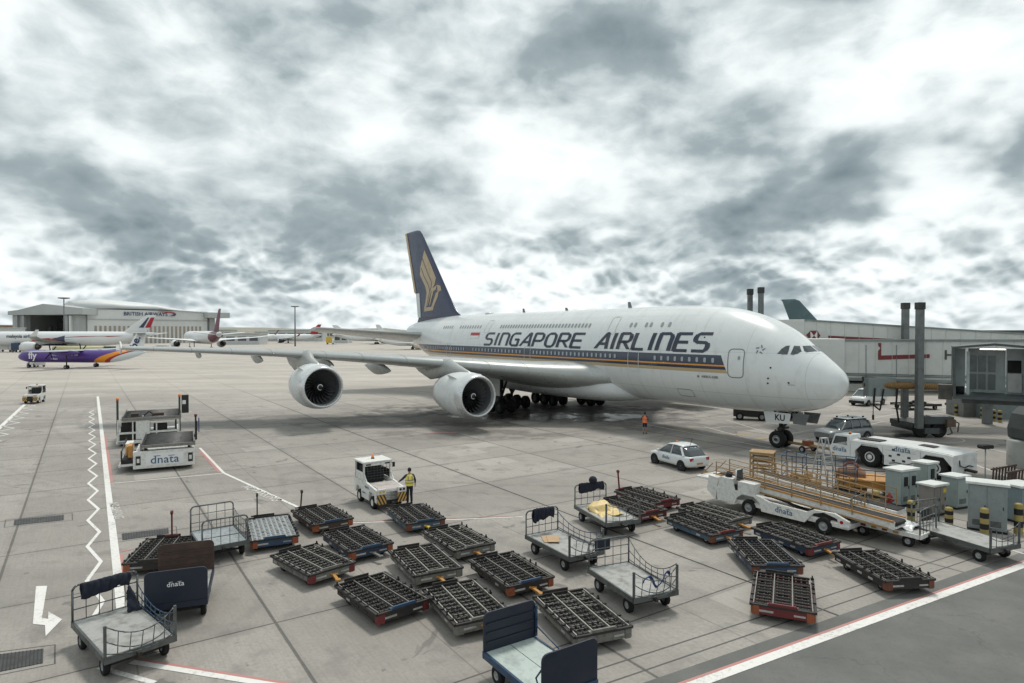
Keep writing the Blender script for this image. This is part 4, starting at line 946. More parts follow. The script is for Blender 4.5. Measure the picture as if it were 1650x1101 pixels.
def cart(label, cx, cy, rz, L, Wd, ends, deck=BOARD, frame=STEEL, z0=.62, r=.23, group='flat baggage carts parked on the apron', tow=True):
    """x along the cart; ends = {'-': kind, '+': kind}"""
    t = thing('baggage_cart', label, 'baggage cart', (cx, cy, 0), rz, group); L2, W2 = L / 2, Wd / 2
    b = MB(); b.box(-L2 + .03, L2 - .03, -W2 + .03, W2 - .03, z0 - .05, z0, 0)
    b.build('deck', deck, t, bevel=.004)
    b = MB()
    for sy in (-1, 1): b.box(-L2, L2, sy * W2 - .03, sy * W2 + .03, z0 - .15, z0 + .015); b.box(-L2 + .1, L2 - .1, sy * W2 * .5 - .03, sy * W2 * .5 + .03, z0 - .17, z0 - .06)
    for sx in (-1, 1): b.box(sx * L2 - .03, sx * L2 + .03, -W2 - .03, W2 + .03, z0 - .152, z0 + .017)
    for x in (-L2 + .5, 0, L2 - .5): b.box(x - .03, x + .03, -W2 + .03, W2 - .03, z0 - .16, z0 - .055)
    b.build('chassis', frame, t)
    for x in (-L2 + .48, L2 - .48):
        for y in (-W2 + .12, W2 - .12): wheel(t, x, y, r, .15, BLACK, GRIM, 'wheel', 'y', .5, n=16)
        b = MB(); b.bar((x, -W2 + .12, r), (x, W2 - .12, r), .07); b.bar((x, -.3, r), (x, -.3, z0 - .1), .05); b.bar((x, .3, r), (x, .3, z0 - .1), .05); b.build('axle', DSTEEL, t)
    for k, kind in ends.items():
        x = (L2 - .02) * (1 if k == '+' else -1)
        if kind == 'tall': frame_end(t, x, W2, z0, .92, 5)
        elif kind == 'tall3': frame_end(t, x, W2, z0, .98, 5, mids=2)
        elif kind == 'sag': frame_end(t, x, W2, z0, .78, 6, sag=.3, bent=True)
        elif kind == 'sag2': frame_end(t, x, W2, z0, .8, 5, sag=.22)
        elif kind in ('navy', 'blue', 'brown'):
            mt = {'navy': NAVY, 'blue': NAVY, 'brown': BROWN}[kind]; s_ = 1 if k == '+' else -1; h_ = .92
            b = MB(); poly = rrect(0, z0 + h_ / 2 - .04, 2 * W2 + .06, h_ + .2, 4, .14); b.prism(poly, x - .02, x + .02, 'x', 0)
            p = b.build('end_panel', mt, t, bevel=.005)
            b = MB()
            for q in (.25, .5, .75): b.box(min(x - s_ * .022, x - s_ * .05), max(x - s_ * .022, x - s_ * .05), -W2 + .05, W2 - .05, z0 + h_ * q - .02, z0 + h_ * q + .02)
            if kind == 'brown':
                for q in (-.25, 0.0, .25): b.box(min(x, x + s_ * .03), max(x, x + s_ * .03), q - .02, q + .02, z0 + .7, z0 + .82)
            b.build('stiffener', {'navy': NAVY, 'blue': NAVY, 'brown': BROWN}[kind], p)
    if tow:
        b = MB(); b.bar((-L2, 0, z0 - .12), (-L2 - .32, 0, z0 - .16), .06); b.cyl((-L2 - .34, -.06, z0 - .16), (-L2 - .34, .06, z0 - .16), .05); b.bar((L2, -.08, z0 - .1), (L2 + .16, -.08, z0 - .12), .09); b.build('tow_coupling', DSTEEL, t)
    return t
def side_net(t, L2, W2, z0, side, mat=STEEL, drop=.42, h=.72):
    """sagging side bars between the two end frames"""
    b = MB(); y = side * W2
    def top(u, k): return z0 + h * k - drop * k * (1 - (2 * u - 1) ** 2)
    for k in (1.0, .5, .12): b.tube([(-L2 + 2 * L2 * j / 10, y, top(j / 10, k)) for j in range(11)], .015)
    for j in range(1, 8): b.cyl((-L2 + 2 * L2 * j / 8, y, z0), (-L2 + 2 * L2 * j / 8, y, top(j / 8, 1)), .011, n=5)
    return b.build('side_rail', mat, t)
def cart_from(label, L_, B_, R_, T_, ends, L=2.9, Wd=1.6, **kw):
    """corner pixels; local -x end is the far (left-far) edge, +x end is the near edge"""
    q = [G(*p, .62) for p in (L_, B_, R_, T_)]; c = sum(q, Vector()) / 4
    a1 = math.atan2(q[1].y - q[0].y, q[1].x - q[0].x); a2 = math.atan2(q[2].y - q[3].y, q[2].x - q[3].x)
    return cart(label, c.x, c.y, (a1 + a2) / 2, L, Wd, ends, **kw), c, (a1 + a2) / 2
def cloth(name, label, cat, mb_pts, mat, loc, rz, sub=2, cutn=.06, seed=1):
    """crumpled cloth draped: grid with noise, given by function (u,v)->point"""
    b = MB(); n = 40; m = 16; vs = []; rnd = random.Random(seed)
    from mathutils import noise as nz
    for i in range(n + 1):
        for j in range(m + 1):
            p = Vector(mb_pts(i / n, j / m)); q = p * 3.3 + Vector((seed * 7.1, 0, 0))
            vs.append(p + nz.noise_vector(q) * cutn + nz.noise_vector(q * 2.7) * cutn * .4)
    b.add(vs, [(i * (m + 1) + j, (i + 1) * (m + 1) + j, (i + 1) * (m + 1) + j + 1, i * (m + 1) + j + 1) for i in range(n) for j in range(m)], 0, True)
    o = b.build(name, mat, None, fix=False); o.location = loc; o.rotation_euler = (0, 0, rz)
    md = o.modifiers.new('thick', 'SOLIDIFY'); md.thickness = .03
    return tag(o, label, cat)
def drape(W2, z, h, side=1, x0=0.0, wf=1.0):
    """over a rail along y at height z; hangs both sides"""
    def f(u, v):
        y = -W2 * .85 * wf + 2 * W2 * .85 * wf * u; k = v * 2 - 1; hh = h * (.85 + .14 * math.sin(u * 5 + 1) + .06 * math.sin(u * 14))
        return (x0 + .055 * math.sin(k * PI * .5) + .02 + .022 * math.sin(u * 31) * abs(k) + .012 * math.sin(u * 53 + k), y + .03 * math.sin(k * 4), z + .035 - abs(k) ** 1.2 * hh)
    return f
# front left cart
c1, p1, a1_ = cart_from('steel framed flat cart with bent rails and a navy cover, nearest the white turn arrow', (116, 1003), (168.5, 1062), (283, 1023), (222, 972.6), {'-': 'tall3', '+': 'sag'})
side_net(c1, 1.4, .8, .62, 1, BLUE, .3, .6)
cloth('cover', 'navy cover draped over the rail of the cart beside the turn arrow', 'cover', drape(.7, 1.58, .42, x0=-1.4), NAVYC, (p1.x, p1.y, 0), a1_, seed=3, cutn=.04)
cloth('cover', 'bunched navy cloth on the far corner of the cart beside the turn arrow', 'cover', lambda u, v: (-1.25 + .35 * u, .42 + .35 * v, .68 + .62 * (1 - u) * (.6 + .4 * math.sin(v * 5))), NAVYC, (p1.x, p1.y, 0), a1_, seed=9, cutn=.09)
# blue panel cart with brown rear panel
pA, pB, pC, pD = G(244, 925.5, 1.55), G(342, 913.7, 1.55), G(247.7, 878, 1.6), G(335, 871.5, 1.6)
f_, bk = (pA + pB) / 2, (pC + pD) / 2; ax_ = (f_ - bk); an = math.atan2(pB.y - pA.y, pB.x - pA.x) - PI / 2
c2 = cart('flat cart closed by a navy panel with a word mark and a brown panel behind', (f_.x + bk.x) / 2, (f_.y + bk.y) / 2, an, ax_.length, 1.6, {'-': 'brown', '+': 'blue'}, frame=NAVY)
dnata(LOGOW, c2, .2, frame_m((ax_.length / 2 + .005, -.02, 1.18), (0, 1, 0), (0, 0, 1)))
# cage cart
c3, p3, a3_ = cart_from('cart with two tall steel end cages beside the flat plate dolly', (307.7, 856), (326.8, 880), (399, 874), (376, 847), {'-': 'tall3', '+': 'tall3'}, L=2.4, Wd=1.58, deck=PLATE)
side_net(c3, 1.15, .79, .62, 1, STEEL, .12, .75)
# cart with draped clothes and cardboard
c4, p4, a4_ = cart_from('steel cart with navy clothes on its rail and a cardboard sheet on deck', (847.4, 863.9), (917, 895.5), (971.5, 889), (900, 851.8), {'-': 'tall', '+': 'sag'}, L=2.9, Wd=1.5)
side_net(c4, 1.4, .75, .62, 1, BLUE, .35, .7)
cloth('cover', 'navy clothes over the rail of the cart that carries cardboard', 'cover', drape(.75, 1.55, .5, x0=-1.4, wf=.75), NAVYC, (p4.x, p4.y, 0), a4_, seed=5, cutn=.04)
b = MB(); b.add([(-1.0, -.35, .645), (-.3, -.65, .645), (-.15, -.3, .66), (-.85, .05, .66)], [(0, 1, 2, 3)]); b.add([(-.85, -.2, .67), (-.2, -.55, .675), (.05, -.2, .69), (-.6, .2, .69)], [(0, 1, 2, 3)])
o = tag(b.build('cardboard_sheet', CARD, None), 'brown cardboard sheet lying on the deck of the cart with clothes', 'cardboard'); o.location = (p4.x, p4.y, 0); o.rotation_euler = (0, 0, a4_); o.modifiers.new('t', 'SOLIDIFY').thickness = .012
# cart with yellow sheet
c5, p5, a5_ = cart_from('steel cart with a crumpled yellow sheet on deck beside the red dollies', (926.7, 816.7), (980, 845.8), (1031, 837), (972.7, 805.8), {'-': 'tall', '+': 'sag2'}, L=2.95, Wd=1.6)
cloth('cover', 'navy clothes heaped over the rail of the cart with the yellow sheet', 'cover', drape(.75, 1.56, .42, x0=-1.42), NAVYC, (p5.x, p5.y, 0), a5_, seed=6, cutn=.05)
b = MB(); b.sphere((-1.42, .1, 1.72), .2, 0, 10, .9); o = tag(b.build('bag', NAVYC, None), 'dark bag perched on top of the rail of the yellow sheet cart', 'bag'); o.location = (p5.x, p5.y, 0); o.rotation_euler = (0, 0, a5_)
o.modifiers.new('d', 'SUBSURF').levels = 1
cloth('plastic_sheet', 'crumpled yellow plastic sheet on the deck of the far steel cart', 'sheet', lambda u, v: (-1.0 + 1.7 * u, -.6 + 1.1 * v, .66 + .34 * max(0, math.sin(PI * min(1, u * 1.6))) * max(0, math.sin(PI * v)) ** .7), M('yellow_plastic', (.62, .46, .18), .45, dirt=.4, dcol=(.7, .6, .45), scale=3), (p5.x, p5.y, 0), a5_, seed=8, cutn=.12)
# white decked cart in the centre right
c6, p6, a6_ = cart_from('steel cart with clean pale deck and sagging side rails, nearest the centre', (949.7, 917.3), (1022.4, 964.5), (1089, 950), (1012.7, 905), {'-': 'tall', '+': 'sag'}, L=2.65, Wd=1.58)
side_net(c6, 1.28, .79, .62, 1, STEEL, .5, .8)
b = MB(); b.box(-.3, .3, -.02, .02, -.22, .22); o = tag(b.build('sign_plate', NAVY, None, bevel=.01), 'blank navy plate tied to the rail of the clean decked cart', 'plate'); o.location = (p6.x - math.cos(a6_) * 1.34 - .2, p6.y - math.sin(a6_) * 1.34 + .05, 1.32); o.rotation_euler = (0, 0, a6_ + PI / 2)
cloth('strap', 'blue strap tangled in the near rails of the clean decked cart', 'strap', lambda u, v: (1.32 + .06 * v, -.5 + 1.05 * u, 1.0 + .18 * math.sin(u * 9) + .07 * v), M('blue_strap', (.02, .05, .16), .7), (p6.x, p6.y, 0), a6_, seed=4, cutn=.06)
# navy cart nearest the camera
pA, pB, pC, pD = G(874, 1051, 1.62), G(963, 1029, 1.62), G(776, 985, 1.62), G(863.6, 965, 1.62)
f_, bk = (pA + pB) / 2, (pC + pD) / 2; ax_ = f_ - bk
c7 = cart('navy panelled flat cart with pale green deck nearest the camera', (f_.x + bk.x) / 2, (f_.y + bk.y) / 2, math.atan2(ax_.y, ax_.x), ax_.length, 1.5, {'-': 'navy', '+': 'navy'}, deck=M('green_white_deck', (.42, .49, .46), .5, dirt=.5, dcol=(.15, .17, .16)), frame=BLUE)
b = MB(); L2 = ax_.length / 2; b.tube([(-L2, .75, 1.4), (-L2 + .12, .78, 1.1), (-L2 + .1, .78, .75)], .02); b.tube([(-L2 + .1, .8, .9), (-.2, .78, .72), (.3, .8, .66)], .02); b.bar((-L2 + .08, .78, .66), (-L2 + .08, .78, 1.45), .06, .03); b.build('side_strap', BLUE, c7); b = MB(); b.tube([(L2 - .1, -.74, .7), (L2 - .25, -.76, 1.0), (L2 - .02, -.76, 1.3)], .02); b.build('side_strap', BLUE, c7)
b = MB(); b.box(-L2 + .06, L2 - .06, -.006, .006, .6215, .625); b.build('deck_joint', DSTEEL, c7)
# right hand cart
c8, p8, a8_ = cart_from('long steel cart with a white deck and cage ends beside the grey cabinets', (1483, 851.5), (1592, 884), (1625, 872), (1515, 840.7), {'-': 'tall3', '+': 'sag2'}, L=3.1, Wd=1.6)
b = MB(); b.box(-.02, .02, -.28, .28, -.25, .25); o = tag(b.build('sign_plate', DSTEEL, None, bevel=.01), 'dark plate hung in the rear cage of the cart by the cabinets', 'plate'); o.location = (p8.x - math.cos(a8_) * 1.48, p8.y - math.sin(a8_) * 1.48, 1.0); o.rotation_euler = (0, 0, a8_)
# ================================================================ road vehicles
def ring_box(x, z0, z1, w, n=5.0, k=28, tumble=0.0):
    out = []; zc, h = (z0 + z1) / 2, (z1 - z0) / 2
    for i in range(k):
        a = 2 * PI * (i + .5) / k; c, s = math.cos(a), math.sin(a)
        yy = w * (abs(c) ** (2 / n)) * (1 if c > 0 else -1); zz = h * (abs(s) ** (2 / n)) * (1 if s > 0 else -1)
        out.append((x, yy * (1 - tumble * (zz / h + 1) / 2), zc + zz))
    return out
def interp_rows(rows, m=4):
    xs = [r[0] for r in rows]; out = []
    for i in range(len(rows) - 1):
        for j in range(m):
            x = xs[i] + (xs[i + 1] - xs[i]) * j / m; out.append((x,) + tuple(pchip(xs, [r[q] for r in rows], x) for q in range(1, len(rows[0]))))
    return out + [rows[-1]]
def road_car(label, name, cat, loc, rz, body, cabin, paint, wheels, wr, W2, roofx, pillars, rear=None, arch=True, rim=None, group=None):
    t = thing(name, label, cat, loc, rz, group)
    b = MB(); b.loft([ring_box(*r, n=4.5) for r in interp_rows(body)]); bd = b.build('body', paint, t)
    b = MB(); b.loft([ring_box(*r, n=5.5, tumble=.24) for r in interp_rows(cabin)]); b.build('glazing', GLASS, t)
    rows = [r for r in interp_rows(cabin) if roofx[0] <= r[0] <= roofx[1]]
    b = MB(); vs = []
    for r in rows:
        g_ = ring_box(*r, n=5.5, tumble=.24); top = sorted([p for p in g_ if p[2] > r[2] - .07], key=lambda p: p[1]); vs.append([(p[0], p[1] * 1.015, p[2] + .02) for p in top])
    m_ = min(len(v) for v in vs); vs = [v[:m_] for v in vs]; b.loft(vs, closed=False, caps=False); rf = b.build('roof', paint, t, fix=False); md = rf.modifiers.new('t', 'SOLIDIFY'); md.thickness = .05
    b = MB(); xs = [r[0] for r in cabin]
    def cw(x, u):   # point on the cabin side at height fraction u
        z0, z1, w = [pchip(xs, [r[q] for r in cabin], x) for q in (1, 2, 3)]; return (x, w * (1 - .24 * u) * (1.0 if u < .9 else .97), z0 + (z1 - z0) * u)
    for xb, xt, wd in pillars:
        for sg in (-1, 1):
            p, q = cw(xb, .05), cw(xt, .93); b.bar((p[0], sg * (p[1] + .005), p[2]), (q[0], sg * (q[1] + .005), q[2]), wd, .05)
    b.build('pillars', paint, t)
    for x in wheels:
        for sg in (-1, 1):
            if arch:
                b = MB(); b.lathe([(sg * (W2 + .004) , wr * 1.17), (sg * (W2 - .16), wr * 1.17), (sg * (W2 - .16), .01)], (x, 0, wr * 1.02), 'y', 22); b.lathe([(sg * (W2 + .006), .01), (sg * (W2 + .006), wr * 1.17)], (x, 0, wr * 1.02), 'y', 22); b.build('wheel_arch', DBLK, t)
            wheel(t, x, sg * (W2 - .07), wr, .2, BLACK, rim or GRIM, 'wheel', 'y', .62)
    return t
def small_light(t, x0, x1, y0, y1, z0, z1, mat, name='tail_light'):
    b = MB(); b.box(x0, x1, y0, y1, z0, z1); return b.build(name, mat, t, bevel=.01)
HB = [(-1.97, .42, .80, .66), (-1.90, .30, .94, .77), (-1.5, .22, .98, .845), (-.6, .19, .97, .86), (.5, .19, .95, .86), (1.1, .2, .92, .845), (1.55, .22, .84, .80), (1.85, .3, .72, .70), (1.98, .38, .62, .55)]
HC = [(-1.86, .90, .97, .66), (-1.58, .90, 1.22, .75), (-1.18, .90, 1.42, .79), (-.55, .90, 1.49, .81), (.0, .90, 1.46, .81), (.5, .90, 1.33, .80), (1.0, .88, 1.05, .77), (1.2, .86, .92, .72)]
RIMD = M('dark_alloy', (.06, .06, .065), .4, .5)
cw1, cw2, cw3 = G(1056, 747), G(1098, 759), G(1128, 752)
hd = math.atan2(cw1.y - cw2.y, cw1.x - cw2.x); mid = (cw1 + cw2) / 2 + Vector((math.sin(hd), -math.cos(hd), 0)) * .8
car = road_car('small white hatchback with amber roof beacon parked in front of the nose', 'hatchback_car', 'car', (mid.x, mid.y, 0), hd, HB, HC, AIRW, (-1.22, 1.28), .31, .855, (-1.25, .3), [(-1.42, -1.05, .20), (-.25, -.28, .05), (1.05, .4, .06)], rim=RIMD)
for sg in (-1, 1):
    small_light(car, -1.97, -1.72, sg * .62 - .13, sg * .62 + .13, .68, .86, REDL); small_light(car, 1.6, 1.86, sg * .58 - .12, sg * .58 + .12, .6, .72, LOGOW, 'headlight')
    small_light(car, .75, .92, sg * .93 - .08, sg * .93 + .08, .92, 1.04, AIRW, 'wing_mirror')
small_light(car, -1.985, -1.95, -.24, .24, .45, .56, M('rear_plate', (.45, .22, .05), .5), 'number_plate')
b = MB(); b.cyl((.1, 0, 1.48), (.1, 0, 1.52), .07); b.cyl((.1, 0, 1.52), (.1, 0, 1.63), .06, .045, mi=1); b.build('beacon', [BLACK, AMBER], car)
b = MB(); b.bar((-1.1, 0, 1.47), (-1.3, 0, 1.95), .02); b.build('antenna', BLACK, car)
dnata(LOGOB, car, .3, frame_m((.15, .868, .62), (-1, 0, 0), (0, 0, 1)))
b = MB(); b.prism([(-1.2, -.02), (-.5, -.02), (.3, .02), (.4, .05), (-1.1, .04)], .0, .002, 'y'); bpy.data.objects.remove(b.build('x', LINE))
# estate car behind the pushback tug, light van and dark tug behind the nose
EB = [(-2.35, .45, .95, .80), (-2.25, .32, 1.1, .90), (-1.2, .28, 1.12, .93), (.6, .28, 1.1, .93), (1.2, .28, 1.06, .92), (2.0, .32, .98, .86), (2.3, .42, .8, .7)]
EC = [(-2.28, 1.05, 1.12, .80), (-2.1, 1.05, 1.62, .84), (-1.4, 1.05, 1.78, .86), (0, 1.05, 1.78, .86), (.45, 1.05, 1.66, .85), (1.15, 1.02, 1.12, .8), (1.25, 1.02, 1.06, .78)]
SILV = M('silver_paint', (.22, .24, .25), .35, .4, dirt=.2)
suv = road_car('silver grey off-road estate with a white roof behind the large white tug', 'estate_car', 'car', (25.9, 49.9, 0), R(203), EB, EC, SILV, (-1.5, 1.45), .38, .925, (-2.05, .4), [(-2.1, -1.95, .12), (-1.0, -.95, .08), (.0, .0, .08), (1.1, .45, .08)])
b = MB(); b.box(-2.1, .35, -.68, .68, 1.79, 1.82); b.build('roof_panel', AIRW, suv, bevel=.02)
for x, y in ((-1.7, .4), (-.4, .5), (.2, -.4), (-1.0, -.4)):
    b = MB(); b.cyl((x, y, 1.82), (x, y, 1.93), .07); b.build('roof_light', DBLK, suv)
VB = [(-2.5, .4, 1.9, .84), (-2.4, .3, 1.95, .93), (-.6, .28, 1.97, .95), (.6, .28, 1.9, .95), (1.0, .28, 1.6, .94), (1.5, .28, 1.15, .93), (2.2, .3, 1.02, .86), (2.42, .4, .8, .72)]
VC = [(.35, 1.12, 1.2, .80), (.5, 1.1, 1.82, .90), (.8, 1.1, 1.84, .90), (1.15, 1.08, 1.6, .89), (1.75, 1.05, 1.12, .85), (1.85, 1.05, 1.08, .8)]
van = road_car('white panel van parked below the jet bridge, black front bumper', 'panel_van', 'van', (41.6, 74.6, 0), R(212), VB, VC, AIRW, (-1.55, 1.5), .34, .935, (.4, 1.0), [(.75, .75, .09), (1.7, 1.0, .07)])
small_light(van, 2.3, 2.48, -.85, .85, .3, .62, DBLK, 'bumper')
for sg in (-1, 1): small_light(van, 2.15, 2.42, sg * .7 - .13, sg * .7 + .13, .72, .9, LOGOW, 'headlight')
t = thing('tow_tractor', 'small dark tractor standing behind the nose wheels', 'tractor', (23.2, 62.0, 0), R(-20)); b = MB(); b.box(-1.6, 1.6, -.75, .75, .35, 1.05); b.box(-1.5, -.2, -.7, .7, 1.05, 1.5); b.build('body', DSTEEL, t, bevel=.04)
for x in (-1, 1):
    for y in (-.7, .7): wheel(t, x, y, .38, .25, BLACK, GRIM)
def flat_trailer(label, c, rz, L=4.4, mat=DSTEEL):
    t = thing('flat_trailer', label, 'trailer', c, rz, 'dark flat trailers beyond the jet bridge'); b = MB(); b.box(-L / 2, L / 2, -1.1, 1.1, .45, .55)
    for y in (-1.1, 1.1): b.box(-L / 2, L / 2, y - .05, y + .05, .4, .66)
    b.build('deck', mat, t)
    for x in (-L / 2 + .6, L / 2 - .6):
        for y in (-.85, .85): wheel(t, x, y, .25, .2, BLACK, GRIM, n=14)
    b = MB(); b.bar((L / 2, 0, .4), (L / 2 + 1.0, 0, .3), .08); b.build('tow_bar', DSTEEL, t); return t
flat_trailer('dark flat trailer right behind the white panel van', (44.6, 70.5, 0), R(8)); flat_trailer('dark flat trailer ending beside the striped far bollards', (50.6, 69.6, 0), R(-4), 5.2)
b = MB()
for i in range(5): b.sphere((44.0 + i * .35, 70.4 + .2 * math.sin(i * 3), .7 + .12 * (i % 2)), .24, 0, 6, .7)
tag(b.build('hose_coil', DBLK), 'black hoses heaped on the dark trailer behind the van', 'hose')
# ---------------------------------------------------------------- large pushback tug
TW = M('tug_white', (.66, .68, .67), .38, dirt=.35, dcol=(.28, .27, .25), scale=1.6)
N_, R_ = Vector((21.1, 42.4, 0)), Vector((24.9, 36.0, 0)); hd = math.atan2(N_.y - R_.y, N_.x - R_.x); mid = (N_ + R_) / 2 + Vector((math.sin(hd), -math.cos(hd), 0)) * 1.4
tug = thing('pushback_tug', 'long low white pushback tug with octagonal wheel openings, coupled to the nose wheels', 'tug', (mid.x, mid.y, 0), hd)
def octo(cx, r, h): return [(cx - r, .35), (cx - r, h - r * .55), (cx - r * .5, h), (cx + r * .5, h), (cx + r, h - r * .55), (cx + r, .35)]
prof = [(-3.72, .42)] + octo(-2.75, .92, 1.36)[0:6] + octo(1.05, .92, 1.42) + [(2.5, .35), (3.5, .42), (3.72, .7), (3.62, 1.1), (2.2, 1.55), (-1.2, 1.62), (-3.5, 1.52), (-3.74, 1.46)]
b = MB()
for y0, y1 in ((1.28, 1.4), (-1.4, -1.28)): b.prism(prof, y0, y1, 'y')
b.box(-3.73, 2.4, -1.279, 1.279, 1.30, 1.51); b.box(-3.74, -3.6, -1.279, 1.279, .42, 1.3); b.box(1.95 + .03, 3.6, -1.279, 1.279, .42, 1.12); b.box(-1.8, .1, -1.279, 1.279, .42, 1.3)
b.build('body', TW, tug, bevel=.015)
b = MB(); b.prism([(-3.7, 1.512), (2.3, 1.512), (2.2, 1.6), (-1.2, 1.66), (-3.5, 1.56)], -1.27, 1.27, 'y'); b.build('top_deck', TW, tug, bevel=.01)
b = MB(); b.box(.6, 3.0 - 1.0, .2, 1.05, 1.66, 1.69); b.build('deck_grille', DSTEEL, tug)
b = MB(); b.box(-2.2, -1.3, -.4, .3, 1.665, 1.68); b.build('deck_grille', DSTEEL, tug)
b = MB(); b.prism([(2.25, 1.12), (3.6, 1.12), (3.35, 1.82), (2.35, 1.86)], .15, 1.39, 'y'); b.build('cab', TW, tug, bevel=.03)
b = MB(); b.prism([(2.5, 1.18), (3.48, 1.18), (3.28, 1.7), (2.5, 1.72)], 1.392, 1.40, 'y'); b.build('cab_window', GLASS, tug)
b = MB(); b.add([(3.585, .25, 1.2), (3.585, 1.3, 1.2), (3.385, 1.3, 1.75), (3.385, .25, 1.75)], [(0, 1, 2, 3)]); b.build('windscreen', GLASS, tug, fix=False)
b = MB(); b.cyl((2.6, .9, 1.86), (2.6, .9, 1.9), .09); b.cyl((2.6, .9, 1.9), (2.6, .9, 2.02), .07, .05, mi=1); b.build('beacon', [BLACK, AMBER], tug)
for x in (-2.75, 1.05):
    for sg in (-1, 1):
        w_ = wheel(tug, x, sg * 1.14, .66, .42, BLACK, LOGOW, 'wheel', 'y', .5, n=28)
        b = MB(); b.lathe([(sg * .215 + sg * .004, .24), (sg * .215 + sg * .004, .17)], (x, sg * 1.14, .66), 'y', 20); b.build('hub', DBLK, w_, fix=False)
    b = MB(); b.box(x - .84, x + .84, -1.27, 1.27, .9, 1.29); b.box(x - .1, x + .1, -1.2, 1.2, .55, .75); b.box(x - .8, x + .8, -.9, .9, .4, .9); b.build('wheel_housing', DBLK, tug)
for x, z in ((-.45, 1.35), (-.75, 1.1), (-.25, .95), (-1.35, 1.0), (-.45, .7), (-1.05, .75)):
    b = MB(); b.box(x - .09, x + .09, 1.4, 1.412, z - .06, z + .06); b.build('vent', DSTEEL, tug)
for x in (-2.0, .2, 2.28):
    b = MB(); b.box(x - .008, x + .008, 1.4, 1.405, .45, 1.45); b.build('panel_seam', LINE, tug)
b = MB(); b.tube([(-1.6, 1.42, .75), (-1.2, 1.45, .55), (-.6, 1.44, .6), (-.2, 1.42, .5)], .022); b.build('air_hose', DBLK, tug)
for x in (3.45, -3.55): b = MB(); b.box(x - .07, x + .07, 1.4, 1.42, .5, .6); b.build('reflector', REDL if x < 0 else ORNG, tug)
for z in (1.28, .62):
    b = MB(); b.box(-1.75, .05, 1.4, 1.405, z - .006, z + .006); b.build('panel_seam', LINE, tug)
dnata(LOGOB, tug, .42, frame_m((3.0, 1.41, .86), (-1, 0, 0), (0, 0, 1))); dnata(LOGOB, tug, .42, frame_m((-.95, 1.412, 1.42), (-1, 0, 0), (0, 0, 1)))
b = MB(); b.tube([(-3.75, .7, 1.2), (-3.8, .75, .9), (-3.85, .3, .75), (-3.8, -.3, .8), (-3.78, -.8, .7)], .03); b.build('air_hose', DBLK, tug)
b = MB(); b.bar((-3.76, 0, .6), (-4.3, 0, .55), .3, .12); b.build('coupling', DSTEEL, tug)
# tow bar between tug and nose gear
p, q = Vector((20.25, 46.7, .45)), Vector((22.15, 43.3, .5)); tb = thing('tow_bar', 'long orange brown tow bar linking the nose wheels and the white tug', 'tow bar', (0, 0, 0))
b = MB(); b.cyl(p, q, .1); b.build('bar_tube', GOLD, tb)
dv = (q - p).normalized(); nv = Vector((-dv.y, dv.x, 0)); c_ = p + dv * 1.6
b = MB(); b.bar(c_ - nv * .6 + Vector((0, 0, -.2)), c_ + nv * .6 + Vector((0, 0, -.2)), .09); b.box(c_.x - .3, c_.x + .3, c_.y - .25, c_.y + .25, .5, .78); b.build('axle_block', RUST, tb)
for sg in (-1, 1): w_ = wheel(tb, 0, 0, .24, .14, BLACK, GRIM, n=14); w_.location = c_ + nv * .62 * sg - Vector((0, 0, c_.z)); w_.rotation_euler = (0, 0, math.atan2(nv.y, nv.x) - PI / 2)
